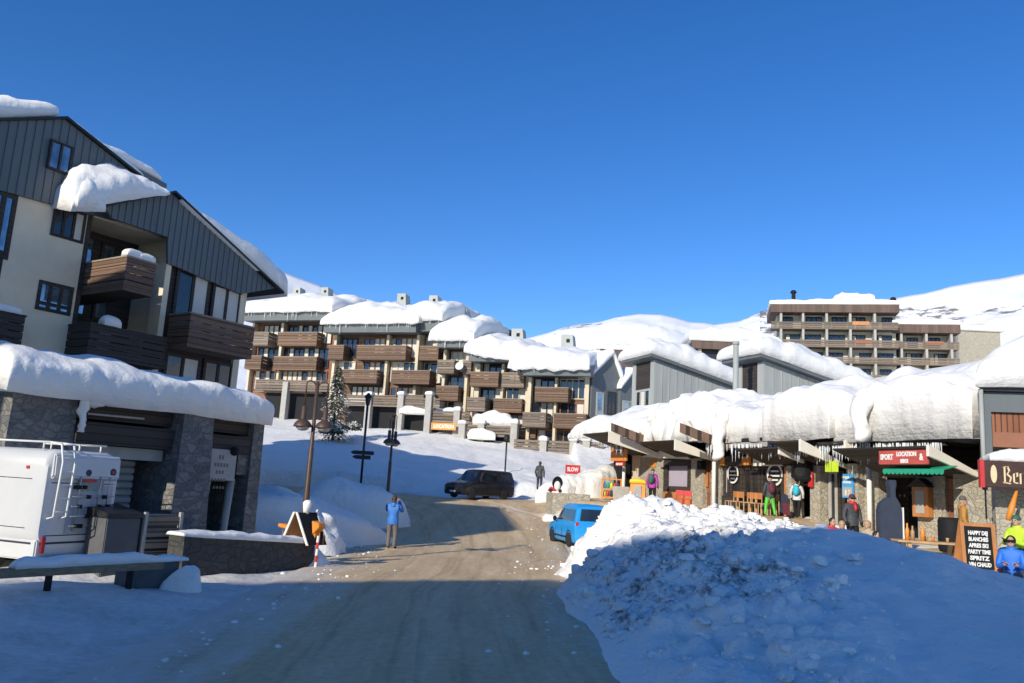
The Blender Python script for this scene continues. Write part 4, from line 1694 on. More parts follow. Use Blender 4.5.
def shops():
    fr = FS
    P = fr.pix
    A = lambda x, y=470: P(x, y)[0]
    C = lambda x, y: P(x, y)[1]
    B = thing('shop_row', 'long row of stone shops under slanting cream fascia boards and deep roof snow', 'shops', (6.3, 47.5, 0))

    def zt(a):
        return terr(fr.w(a, 0, 0)) - .35

    def wallseg(x0, x1, ytop, m_, b0=-.4, b1=0., name='wall', ybot=None, y0ref=470):
        a0, a1 = A(x0), A(x1)
        xm = (x0 + x1) / 2
        z1 = C(xm, ytop)
        z0 = C(xm, ybot) if ybot else min(zt(a0), zt(a1))
        mb = MB()
        fr.box(mb, a0, a1, b0, b1, z0, z1)
        return mb.build(name, M[m_], B)
    # body behind everything
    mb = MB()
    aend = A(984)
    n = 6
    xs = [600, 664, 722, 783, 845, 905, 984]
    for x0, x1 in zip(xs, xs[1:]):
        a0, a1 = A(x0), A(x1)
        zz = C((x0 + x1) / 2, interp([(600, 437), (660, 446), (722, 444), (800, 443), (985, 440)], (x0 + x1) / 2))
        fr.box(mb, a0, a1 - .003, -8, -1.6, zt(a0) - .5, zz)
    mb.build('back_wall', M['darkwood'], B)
    mb = MB()
    fr.box(mb, aend - .02, aend + .3, -8, .12, zt(aend) - .5, C(984, 442))
    mb.build('end_wall', M['stone_warm'], B)
    # wall pieces, left to right
    wallseg(600, 612, 448, 'black', -1.2, -.9)  # black sheet painting the shade inside the opening here
    wallseg(632, 640, 455, 'cream', -.5, .0, 'door_frame')
    wallseg(640, 663, 456, 'stone_warm')
    wallseg(691, 703, 458, 'stone_warm')
    wallseg(703, 711, 460, 'redwood', -.5, -.25, 'door')
    wallseg(711, 721, 458, 'stone_warm')
    wallseg(791, 796, 466, 'stone_warm', -.4, .25, 'stone_pier')
    wallseg(815, 825, 466, 'stone_warm', -.4, .25, 'stone_pier')
    wallseg(851, 862, 464, 'stone_warm', -.4, .2, 'stone_pier')
    wallseg(862, 876, 466, 'stone_warm', -.5, -.1)
    wallseg(930, 942, 474, 'stone_warm', -.5, -.1)
    wallseg(955, 984, 470, 'stone_warm', -.4, .1)
    wallseg(912, 930, 470, 'stone_warm', -.5, -.2)
    # shop window with its lilac blind
    a0, a1 = A(664), A(691)
    zb, z1 = C(677, 492), C(677, 460)
    wallseg(663.2, 691, 501, 'redwood', -.4, .0, 'sill_panel', y0ref=500) if False else None
    mb = MB()
    fr.box(mb, a0 + .01, a1 - .01, -.35, -.0, zt(a0), zb)
    mb.build('sill_panel', M['orangewood'], B)
    window(fr, B, a0, a1, zb, z1, .02, n=1, fw=.28, gm='blind', depth=.3)
    mb = MB()
    fr.box(mb, A(655.5), A(655.5) + .01, 0, .01, 0, .01)
    # white post at the left, dark opening with wares
    for x, yt, m_ in ((629.5, 450, 'white'), (720.5, 452, 'white'), (876.5, 466, 'white')):
        a = A(x)
        mb = MB()
        mb.tube([fr.w(a, .35, zt(a)), fr.w(a, .35, C(x, yt))], .09, 8)
        mb.build('post', M[m_], B, True)
    # restaurant glazing
    a0, a1 = A(722), A(784)
    z1 = C(753, 466.5)
    z0 = C(753, 497)
    mb = MB()
    fr.box(mb, a0, a1, -.3, .0, zt(a0), z0)
    mb.build('timber_base', M['darkwood'], B)
    for i, (x0, x1) in enumerate(((723, 729), (729.5, 742), (742.5, 760), (760.5, 783))):
        window(fr, B, A(x0), A(x1) - .02, z0 + .003, z1, -.02, n=1 if i in (0, 1) else 2, fw=.14, gm='concrete' if i == 0 else 'glass_brown', depth=.12)
    mb = MB()
    fr.box(mb, A(722), A(753.5), -.2, .1, z1 + .003, C(737, 456))
    mb.build('sign_board', M['darkwood'], B)
    mb = MB()
    fr.box(mb, A(744.5), A(753.2), .1, .16, z1 + .05, C(749, 457))
    mb.build('orange_panel', M['orange'], B)
    mb = MB()
    fr.box(mb, A(722.5), A(727), .1, .16, z1 + .05, z1 + .4)
    mb.build('orange_panel', M['orange'], B)
    # door panel in orange, dark recess
    mb = MB()
    fr.box(mb, A(785), A(791), -.2, .05, zt(a1), C(788, 467))
    mb.build('door_panel', M['orangewood'], B)
    wallseg(796, 815, 465, 'glass_brown', -1.0, -.8, 'shop_window')
    window(fr, B, A(826), A(835), zt(A(826)) + .3, C(830, 470), -.1, n=1, fw=.14, gm='glass', fm='concrete')
    window(fr, B, A(835.4), A(842), zt(A(835)) + .3, C(838, 470), -.1, n=1, fw=.14, gm='glass_brown', fm='darkwood')
    wallseg(878, 912, 476, 'black', -1.6, -1.4, 'doorway_shade')  # black sheet put in for the shade within the open doorway
    wallseg(942, 955, 478, 'redwood', -.4, -.2, 'door')
    # round emblems painted on the glass
    for (x, y, w_, h_, b) in ((733, 474, .8, .85, .03), (775, 474.5, 1.0, .95, .03), (806, 476, .7, .8, -.76)):
        a, c = P(x, y, b)
        mb = MB()
        n = 28
        ro = [(math.cos(2 * math.pi * k / n), math.sin(2 * math.pi * k / n)) for k in range(n)]
        for k in range(n):
            (c0, s0), (c1, s1) = ro[k], ro[(k + 1) % n]
            if k % 9 == 8:
                continue
            mb.hexa([fr.w(a + c0 * w_ * .5, b, c + s0 * h_ * .5), fr.w(a + c1 * w_ * .5, b, c + s1 * h_ * .5), fr.w(a + c1 * w_ * .40, b, c + s1 * h_ * .40), fr.w(a + c0 * w_ * .40, b, c + s0 * h_ * .40),
                     fr.w(a + c0 * w_ * .5, b + .02, c + s0 * h_ * .5), fr.w(a + c1 * w_ * .5, b + .02, c + s1 * h_ * .5), fr.w(a + c1 * w_ * .40, b + .02, c + s1 * h_ * .40), fr.w(a + c0 * w_ * .40, b + .02, c + s0 * h_ * .40)])
        for i, (dz, k) in enumerate(((.14, .5), (-.06, .62), (-.24, .4))):
            fr.box(mb, a - w_ * k * .5, a + w_ * k * .5, b, b + .02, c + dz * h_ - .035, c + dz * h_ + .035)
        mb.build('painted_emblem', M['white'], B)
    # slanting fascia boards: each the near end of a canopy
    boards = [(609, 431, 442, 661, 455, 459), (675, 439, 450, 716, 457, 462), (779, 446, 454, 816, 466, 468.5), (800, 439, 451, 849, 467, 470), (845, 440, 451, 880, 461, 465), (928, 444.5, 456, 982, 476, 480)]
    prev = 0.
    for i, (xl, yl0, yl1, xr, yr0, yr1) in enumerate(boards):
        a = A(xr, (yr0 + yr1) / 2)
        b, c0 = fr.pixa(xl, yl0, a)
        _, c1 = fr.pixa(xl, yl1, a)
        d0, d1 = C(xr, yr0), C(xr, yr1)
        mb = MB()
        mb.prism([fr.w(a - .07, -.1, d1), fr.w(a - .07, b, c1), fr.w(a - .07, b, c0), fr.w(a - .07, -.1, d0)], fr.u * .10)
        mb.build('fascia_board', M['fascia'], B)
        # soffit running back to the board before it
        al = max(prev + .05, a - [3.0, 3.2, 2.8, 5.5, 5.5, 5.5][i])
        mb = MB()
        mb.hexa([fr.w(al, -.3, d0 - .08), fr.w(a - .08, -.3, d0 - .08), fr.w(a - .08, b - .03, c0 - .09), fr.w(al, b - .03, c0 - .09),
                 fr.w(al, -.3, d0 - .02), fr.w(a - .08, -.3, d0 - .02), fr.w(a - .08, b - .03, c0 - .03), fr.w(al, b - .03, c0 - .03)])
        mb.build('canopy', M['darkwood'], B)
        prev = a
    # cream gable panels between
    for pts in (((640, 457), (672, 447.5), (692, 459.5)), ((753, 466), (753.5, 455), (761, 452.5), (784, 466))):
        mb = MB()
        fr.poly(mb, [P(x, y, .1) for x, y in pts], .02, .12)
        mb.build('gable_panel', M['fascia'], B)
    # slatted eave boards above
    slm = plank_mat('slatted_eave', (.20, .13, .09), .22, axis=1, var=.4, gap=.35)
    for (xl, yl0, yl1, xr, yr0, yr1) in ((612, 423, 431, 657, 440, 450), (681, 423, 432, 725, 440, 451), (849, 419, 431, 867, 432, 441)):
        a = A(xr + 12, 450)
        q = [fr.pixa(x, y, a) for x, y in ((xl, yl1), (xr, yr1), (xr, yr0), (xl, yl0))]
        mb = MB()
        mb.prism([fr.w(a - .1, b, c) for b, c in q], fr.u * .1)
        mb.build('slatted_eave', slm, B)
    for (x0, x1, y0, y1, m_) in ((735, 757, 437, 449, slm), (757, 801, 436, 446, M['concrete']), (801, 846, 438, 447, slm), (866, 984, 437, 446, M['darkwood'])):
        mb = MB()
        b = 1.25
        xm = (x0 + x1) / 2
        fr.box(mb, A(x0) - .3, A(x1) - .31, b - .1, b, P(xm, y1, b)[1], P(xm, y0, b)[1])
        mb.build('eave_board', m_, B)
    # pipes of the grey post at the near end
    # roof slabs
    ro = MB()
    segs = [(596, 664, 430, 1.5), (664, 733, 434, 1.2), (733, 800, 437, 1.5), (800, 868, 436, 1.5), (868, 986, 438, 1.5)]
    zs = []
    for (x0, x1, y, b) in segs:
        z = P((x0 + x1) / 2, y, b)[1]
        zs.append(z)
        fr.box(ro, A(x0), A(x1) - .01, -8, b - .2, z - .12, z + .02)
    R_ = ro.build('roof', M['metal_dark'], B)
    th = [1.5, 2.1, 1.75, 2.05, 2.4]
    for i, ((x0, x1, y, b), z, t) in enumerate(zip(segs, zs, th)):
        sm = MB()
        a0, a1 = A(x0) - (.9 if i == 0 else .05), A(x1) + (.05 if i < 4 else .8)
        b = b + [.0, .25, -.25, .25, -.05][i]
        z += .0
        blanket(sm, fr.w(a0, b + .05, z - .05), fr.w(a1, b + .05, z - .05), fr.w(a1, -8.5, z + .7), fr.w(a0, -8.5, z + .7), t, 90, 50, k=[.42, .36, .17, .11, .10][i], amp=[.14, .26, .12, .06, .06][i], sc_=[.7, 1.1, .9, .7, .7][i], seed=40 + i, lip=[.25, .3, .1, .1, .05][i], jag=[.2, .35, .10, .04, .05][i])
        if i == 1:
            for (x, l_) in ((721, 1.25),):
                a = P(x, 440, b)[0]
                hz = len(sm.v)
                sm.tube([fr.w(a, b - .1 + .25 * min(1, q / 6), z + .9 - q * (l_ + .9) / 16) for q in range(17)], [.34 - .008 * q for q in range(16)] + [.1], 14)
                for q in range(hz, len(sm.v)):
                    sm.v[q] = tuple(V(sm.v[q]) + noise.noise_vector(V(sm.v[q]) * 2.3) * .16)
        if i == 3:
            a = P(867, 430, b)[0]
            hz = len(sm.v)
            sm.tube([fr.w(a - .3 + q * .02, b - .15 + .3 * min(1, q / 6), z + 1.2 - q * .11) for q in range(15)], [.36 - .008 * q for q in range(14)] + [.10], 14)
            for q in range(hz, len(sm.v)):
                sm.v[q] = tuple(V(sm.v[q]) + noise.noise_vector(V(sm.v[q]) * 2.1) * .18)
        sm.build('roof_snow', M['roofsnow'], R_, True)
    # icicles
    rr = random.Random(9)
    for (x0, x1, y, b, n, l0) in ((735, 800, 446, 1.3, 60, .5), (800, 868, 447, 1.3, 60, .5), (868, 984, 445.5, 1.3, 130, .55), (612, 655, 440, 1.6, 26, .4)):
        ic = MB()
        a0, a1 = A(x0) - .3, A(x1) - .4
        for i in range(n):
            a = rr.uniform(a0, a1)
            x = x0 + (x1 - x0) * (a - a0) / (a1 - a0)
            yy = y if x0 > 700 else interp([(612, 431), (655, 449)], x)
            z = P(x, yy, b)[1]
            l_ = rr.uniform(.12, l0) * (1.3 if rr.random() < .2 else 1)
            bb = b + rr.uniform(-.05, .1)
            ic.tube([fr.w(a, bb, z + .12), fr.w(a + .01, bb, z - l_ * .5), fr.w(a, bb, z - l_)], [.022, .014, .003], 5)
        ic.build('icicles', M['ice'], R_)
    return fr, B


def sign(name, label, catg, px0, px1, y0, y1, b, m_, text=None, tm='white', size=.3, t=.06, fr=None, rows=None):
    fr = fr or FS
    a0, a1 = fr.pix(px0, y0, b)[0], fr.pix(px1, y0, b)[0]
    xm = (px0 + px1) / 2
    z1, z0 = fr.pix(xm, y0, b)[1], fr.pix(xm, y1, b)[1]
    mb = MB()
    fr.box(mb, a0, a1, b, b + t, z0, z1)
    o = mb.build(name, M[m_] if isinstance(m_, str) else m_, None, bevel=.008)
    tag(o, label, catg)
    if rows:
        mb = MB()
        for (s, fx, fz, h, wid) in rows:
            text_mb(mb, s, fr, a0 + (a1 - a0) * fx, b + t + .004, z0 + (z1 - z0) * fz, h * (z1 - z0) * 1.35, width=wid * (a1 - a0) if wid else None, bold=.012)
        mb.build('lettering', M[tm], o)
    return o, (a0, a1, z0, z1)


def shop_signs():
    fr = FS
    P = fr.pix
    sign('shop_sign', 'faded red shop sign board with white lettering above the green awning', 'sign', 880, 929, 450, 464.5, 2.0, 'redsign',
         rows=[('SPORT', .04, .35, .38, .27), ('LOCATION', .38, .58, .30, .40), ('SKI', .46, .12, .24, .16), ('&', .84, .3, .45, .08)])
    # green scalloped awning
    a0, a1 = P(883, 468, 1.9)[0], P(944, 470, 1.9)[0]
    z1 = P(915, 465.5, 1.9)[1]
    z0 = P(915, 470, 1.9)[1]
    B = thing('awning', 'green scalloped awning under the red shop sign', 'awning', fr.w(a0, .5, z0))
    mb = MB()
    mb.hexa([fr.w(a0, 1.35, z1), fr.w(a1, 1.35, z1), fr.w(a1, 1.9, z0), fr.w(a0, 1.9, z0), fr.w(a0, 1.35, z1 + .03), fr.w(a1, 1.35, z1 + .03), fr.w(a1, 1.9, z0 + .03), fr.w(a0, 1.9, z0 + .03)])
    mb.build('canopy', M['green'], B)
    mb = MB()
    n = 14
    for i in range(n):
        x0, x1 = a0 + (a1 - a0) * i / n, a0 + (a1 - a0) * (i + 1) / n
        w_ = x1 - x0
        pts = [fr.w(x0, 1.9, z0), fr.w(x1, 1.9, z0)] + [fr.w(x0 + w_ * (.5 + .5 * math.cos(t)), 1.9, z0 - .06 - .08 * math.sin(t)) for t in (0, .6, 1.2, 1.9, 2.5, 3.14)]
        mb.prism(pts, fr.n * .015)
    mb.build('scallops', M['green'], B)
    # lime sign panes
    for i, (x0, x1) in enumerate(((825.5, 831.5), (832, 838.5))):
        sign('hanging_sign', ['lime green hanging sign panel nearer the white fascia, left of the pair', 'lime green hanging sign panel beside its twin, right of the pair'][i], 'sign', x0, x1, 461.5, 472, .9, 'lime', t=.03)
    o, r_ = sign('poster', 'blue and white poster board standing at the stone pier behind the grey jacket', 'poster', 843, 854, 474, 498, .25, 'bluesign',
                 rows=[('SKI', .12, .80, .10, .6), ('SCHOOL', .12, .62, .07, .76), ('8', .3, .12, .22, .14), ('7', .6, .12, .22, .12)])
    mb = MB()
    fr.box(mb, r_[0] + .05, r_[1] - .05, .312, .318, r_[2] + .05, r_[2] + (r_[3] - r_[2]) * .45)
    mb.build('pale_panel', M['concrete'], o)
    sign('shop_flag', 'narrow red vertical sign with white marks beside the dark shop window', 'sign', 809, 813.5, 472, 487, .35, 'red', rows=[('SKI', .15, .65, .14, .7)])
    sign('plaque', 'small orange plaque on the stone wall above the purple jacket', 'plaque', 650, 656, 462, 467, .02, 'orange', t=.03)
    sign('menu_board', 'narrow orange wooden menu board on the stone wall right of the red chairs', 'menu board', 705.5, 708.5, 471, 487, -.2, 'orangewood', t=.05)
    o, r_ = sign('shop_sign', 'orange hanging shop sign with dark panel above the goods rack', 'sign', 612, 628, 444, 461, .9, 'orange')
    mb = MB()
    a0, a1, z0, z1 = r_
    fr.box(mb, a0 + (a1 - a0) * .22, a1 - (a1 - a0) * .2, .96, .968, z0 + (z1 - z0) * .52, z0 + (z1 - z0) * .78)
    mb.build('dark_panel', M['darkwood'], o)
    mb = MB()
    fr.box(mb, a0 + (a1 - a0) * .28, a1 - (a1 - a0) * .26, .968, .974, z0 + (z1 - z0) * .6, z0 + (z1 - z0) * .7)
    mb.build('pale_line', M['white'], o)
    sign('red_sign', 'small red sign hung below the orange shop sign', 'sign', 616.5, 624.5, 461.8, 466, .92, 'red', rows=[('SALE', .1, .25, .45, .8)])
    # red snow-bound sign across
    f2 = Fr((at(565, 470, 50).x, at(565, 470, 50).y, 0), 0)
    o, r_ = sign('road_sign', 'red sign with pale lettering standing in the snow behind the pushchair', 'sign', 565.5, 580.5, 465, 474, 0, 'red', fr=f2, rows=[('SLOW', .12, .3, .45, .76)])
    mb = MB()
    for x in (r_[0] + .2, r_[1] - .2):
        f2.box(mb, x - .03, x + .03, -.06, 0, 1.2, r_[3])
    mb.build('legs', M['red'], o)
    # loudspeakers
    for (x, y, b, w_, lb) in ((699, 465, .3, .42, 'black box loudspeaker on the stone wall left of the menu board'), (800, 470, .6, .8, 'big black box hung under the fascia beside the red flag sign')):
        a, c = P(x, y, b)
        mb = MB()
        fr.box(mb, a - w_ / 2, a + w_ / 2, b - .3, b, c - w_ / 2, c + w_ / 2)
        o = mb.build('loudspeaker', M['black'], None, bevel=.03)
        tag(o, lb, 'loudspeaker')
        mb = MB()
        mb.lathe(fr.w(a, b, c), [(w_ * .36, 0), (w_ * .34, .02), (w_ * .1, .005)], 16, fr.n)
        mb.build('cone', M['rubber'], o)


# ------------------------------------------------------------------ bar at the right edge
def bar():
    O = at(984, 430, 22.0)
    fr = Fr((O.x, O.y, 0), -14)
    P = fr.pix
    B = thing('bar', 'grey clad bar with an orange slatted front and deep roof snow at the right edge', 'bar', (O.x, O.y, 0))
    g0 = .4
    zf1, zf0 = P(1000, 392)[1], P(1000, 412)[1]
    W = 9.
    mb = MB()
    mb.hexa([fr.w(.6, -2, zf0 - .02), fr.w(W, -2, zf0 - .02), fr.w(W, -.25, zf0 - .02), fr.w(-.05, -.25, zf0 - .02), fr.w(.6, -2, zf1), fr.w(W, -2, zf1), fr.w(W, -.25, zf1), fr.w(-.05, -.25, zf1)])
    fr.box(mb, 2.2, W, -2, -.6, g0, zf0 - .02)
    mb.build('wall', M['cladding'], B)
    mb = MB()
    fr.box(mb, .0, W, -.24, .0, zf0, zf1 - .01)
    mb.build('fascia', M['cladding'], B)
    zp = P(1005, 447)[1]
    mb = MB()
    fr.box(mb, .18, W, -.3, -.12, zp, zf0 - .004)
    mb.build('slatted_front', M['slatwood'], B)
    mb = MB()
    fr.box(mb, 0, .16, -.3, .1, P(984, 457)[1], zf0 - .004)
    mb.build('corner_trim', M['cladding'], B)
    zs = P(1005, 432)[1]
    mb = MB()
    fr.box(mb, .2, W, -.12, -.08, zp, zs)
    mb.build('wood_panel', M['redwood'], B)
    mb = MB()
    fr.box(mb, .3, 1.9, -.6, -.35, g0, P(990, 486)[1] + .3)
    mb.build('stone_wall', M['stone_warm'], B)
    # dark inside of the bar
    mb = MB()
    fr.box(mb, 1.7, W, -3.2, -3.0, g0, zp)
    mb.build('inner_wall', M['darkwood'], B)
    # sign board
    z1, z0 = P(1005, 461, .75)[1], P(1005, 488, .75)[1]
    a0 = P(980.5, 470, .75)[0]
    mb = MB()
    fr.box(mb, a0, 4.6, .58, .75, z0, z1)
    so = mb.build('sign_board', mat('dark_brown_board', (.055, .022, .015), .5, 0, .2, 3), B, bevel=.02)
    mb = MB()
    fr.box(mb, a0 - .01, a0 + .09, .57, .76, z0 - .01, z1 + .01)
    mb.build('red_end', M['red'], so)
    gold = mat('pale_gold_letters', (.72, .58, .34), .5, 0, .1)
    mb = MB()
    hh = z1 - z0
    k = P(993.5, 470, .75)[0]
    x0 = k
    # oval mark, then blackletter capitals built from slanted strokes
    mb.lathe(fr.w(k, .75, (z0 + z1) / 2), [(.001, 0), (.075, 0), (.075, .015), (.001, .015)], 14, fr.n)
    for v in range(len(mb.v)):
        p = V(mb.v[v])
        p.z = (z0 + z1) / 2 + (p.z - (z0 + z1) / 2) * 3.1
        mb.v[v] = tuple(p)

    LX = [0.]

    def stroke(x, z, x2, z2, w_=.04):
        x, x2 = LX[0] + (x - LX[0]) * .66, LX[0] + (x2 - LX[0]) * .66
        mb.prism([fr.w(x, .75, z), fr.w(x + w_, .75, z + w_ * .5), fr.w(x2 + w_, .75, z2 + w_ * .5), fr.w(x2, .75, z2)], fr.n * .015)
    s = hh * .62
    zb = z0 + hh * .16

    def B_(x):
        LX[0] = x
        stroke(x, zb, x, zb + s)
        stroke(x - .06, zb + s * .95, x + .16, zb + s * 1.02)
        stroke(x + .12, zb + s * .95, x + .17, zb + s * .72)
        stroke(x + .16, zb + s * .75, x + .08, zb + s * .52)
        stroke(x + .08, zb + s * .55, x + .22, zb + s * .35)
        stroke(x + .22, zb + s * .38, x + .17, zb + s * .08)
        stroke(x - .06, zb + s * .06, x + .2, zb - s * .02)
        return x + .21

    def e_(x):
        LX[0] = x
        stroke(x, zb + s * .1, x, zb + s * .6)
        stroke(x, zb + s * .6, x + .13, zb + s * .66)
        stroke(x + .12, zb + s * .66, x + .12, zb + s * .42)
        stroke(x + .02, zb + s * .36, x + .13, zb + s * .44, .04)
        stroke(x, zb + s * .08, x + .14, zb + s * .02)
        return x + .15

    def r_(x):
        LX[0] = x
        stroke(x, zb, x, zb + s * .62)
        stroke(x, zb + s * .55, x + .13, zb + s * .66)
        return x + .13
    x = B_(P(1003.5, 470, .75)[0])
    x = e_(x)
    x = r_(x)
    x = e_(x + .12)
    x = r_(x)
    x = e_(x)
    mb.build('lettering', gold, so)
    # lumps of snow on the sign and the roof
    sm = MB()
    blanket(sm, fr.w(a0 + .25, .7, z1 - .02), fr.w(4.7, .78, z1 - .02), fr.w(4.7, -.1, z1 + .0), fr.w(a0 + .25, -.1, z1), .42, 44, 14, k=.4, amp=.11, sc_=2.4, seed=61)
    sm.build('snow_cap', M['roofsnow'], so, True)
    mb = MB()
    mb.hexa([fr.w(.65, -2.2, zf1 + .003), fr.w(W, -2.2, zf1 + .003), fr.w(W, .15, zf1 + .003), fr.w(-.1, .15, zf1 + .003), fr.w(.65, -2.2, zf1 + .12), fr.w(W, -2.2, zf1 + .12), fr.w(W, .15, zf1 + .12), fr.w(-.1, .15, zf1 + .12)])
    ro = mb.build('roof', M['metal_dark'], B)
    sm = MB()
    blanket(sm, fr.w(-.25, .3, zf1 + .1), fr.w(W, .35, zf1 + .1), fr.w(W, -5, zf1 + .5), fr.w(1.75, -5, zf1 + .5), 1.75, 70, 40, k=.36, amp=.12, sc_=.9, seed=62, tfn=lambda u, v: .95 + .5 * u)
    sm.build('roof_snow', M['roofsnow'], ro, True)
    # grey pole at the corner
    q = at(984.5, 480, 21.9)
    mb = MB()
    mb.tube([V((q.x, q.y, q.z - .2)), V((q.x, q.y, zf1 + .05))], .06, 8)
    mb.build('downpipe', M['cladding_pale'], B, True)
    # wall lantern
    L = at(985, 484, 21.6)
    T = thing('wall_lantern', 'old black wall lantern beside the bar sign post', 'lantern', L)
    mb = MB()
    mb.lathe(L + V((0, 0, -.16)), [(.05, 0), (.07, .03), (.1, .22), (.1, .24)], 8)
    mb.build('glass_case', M['glass'], T)
    mb = MB()
    mb.lathe(L + V((0, 0, .08)), [(.15, 0), (.1, .07), (.03, .13), (.02, .2)], 8)
    mb.tube([L + V((0, 0, .28)), L + V((.0, .15, .34)), L + V((0, .3, .15))], .02, 6)
    mb.tube([L + V((0, 0, -.16)), L + V((0, 0, -.9))], .022, 6)
    mb.build('bracket', M['black'], T)


# ------------------------------------------------------------------ chalets behind
def chalet(label, corner, Y, left_px, right_px, right_top_y, seed, th, door=False):
    O = at(corner[0], corner[1], Y)
    fa = Fr((O.x, O.y, 0), -68.9)   # street face, ends at the corner
    fb = Fr((O.x, O.y, 0), 21.1)    # face towards the viewer
    B = thing('chalet', label, 'chalet', (O.x, O.y, 0))
    zc = O.z
    z0 = zc - 7
    aL = fa.pix(left_px, corner[1] + 8)[0]
    aR, zR = fb.pix(right_px, right_top_y)
    dep = abs(aL)
    poly = [(0, z0), (aR, z0), (aR, zR), (0, zc)]
    mb = MB()
    fb.poly(mb, poly, -.25, 0)
    o = mb.build('end_wall', M['cladding_pale'], B)
    ribs(fb, poly, .62, .0, M['cladding_pale'], 'ribs', o, .05)
    mb = MB()
    fa.box(mb, aL, -.003, -.3, -.05, z0, zc - .15)
    mb.build('front_wall', M['darkwood'], B)
    mb = MB()
    fa.box(mb, -.55, -.004, -.04, .03, z0, zc - .15)
    fa.box(mb, aL, aL + .5, -.04, .03, z0, zc - .15)
    mb.build('corner_trim', M['cladding_pale'], B)
    if door:
        window(fa, B, aL + .6, -.65, zc - 6.2, zc - 3.4, .0, n=3, fm='orangewood', gm='glass_brown', curtains=(1,))
    else:
        window(fa, B, aL + .5, -.6, zc - 4.6, zc - 2.2, .0, n=3, fm='cladding_pale', curtains=(1,), fw=.16)
    # roof falls away from the street
    mb = MB()
    mb.prism([fb.w(-.6, .5, zc + .02), fb.w(aR, .5, zR + .02), fb.w(aR, .5, zR + .22), fb.w(-.6, .5, zc + .26)], -fb.n * (dep + 1.2))
    ro = mb.build('roof', M['cladding'], B)
    sm = MB()
    blanket(sm, fb.w(-.8, .6, zc + .26), fb.w(aR + .3, .6, zR + .2), fb.w(aR + .3, -dep - 1, zR + .2), fb.w(-.8, -dep - 1, zc + .26), th, 60, 30, k=.4, amp=.12, seed=seed)
    sm.build('roof_snow', M['roofsnow'], ro, True)
    return fa, fb, B


def chalets():
    chalet('pale grey clad chalet nearer the stepped residences with dark windows under its roof', (655, 358), 60, 633, 760, 398, 71, 1.9)
    fa, fb, B = chalet('pale grey clad chalet behind the shop roof snow with an orange door', (764, 359), 47, 737, 875, 402, 72, 2.0, True)
    p = at(736, 345, 46)
    mb = MB()
    mb.tube([V((p.x, p.y, 3)), p], .16, 8)
    mb.lathe(p, [(.2, 0), (.2, .2)], 8)
    o = mb.build('flue_pipe', M['cladding_pale'], None, True)
    tag(o, 'tall grey flue pipe standing between the two grey chalets', 'flue')
    # long flat brown building behind
    for (x0, x1, y0, y1, Y, lb, sn) in ((692, 780, 342, 350, 118, 'long low building with a brown roof edge behind the chalets', 2.2), (600, 650, 350, 368, 112, 'brown roof edge of a building between the blue gable and the first chalet', .9)):
        O = at(x0, y0, Y)
        fr = Fr((O.x, O.y, 0), -4)
        B = thing('flat_roofed_building', lb, 'building', (O.x, O.y, 0))
        xm = (x0 + x1) / 2
        z1, z0 = fr.pix(xm, y0)[1], fr.pix(xm, y1)[1]
        a1 = fr.pix(x1, y0)[0]
        mb = MB()
        fr.box(mb, 0, a1, -.4, 0, z0, z1)
        mb.build('roof_edge', M['brownroof'], B)
        mb = MB()
        fr.box(mb, .1, a1 - .1, -10, -1.2, z0 - 9, z1 - .05)
        mb.build('wall', M['metal_dark'], B)
        for i in range(int(a1 / 3)):
            mb = MB()
            fr.box(mb, 1 + i * 3, 1.5 + i * 3, -1.2, -.6, z0 - 9, z0)
            mb.build('pillar', M['cream'], B)
        sm = MB()
        blanket(sm, fr.w(-.4, .2, z1 - .02), fr.w(a1 + .4, .2, z1 - .02), fr.w(a1 + .4, -11, z1 + .8), fr.w(-.4, -11, z1 + .8), sn, 40, 16, k=.35, amp=.12, seed=x0)
        sm.build('roof_snow', M['roofsnow'], B, True)


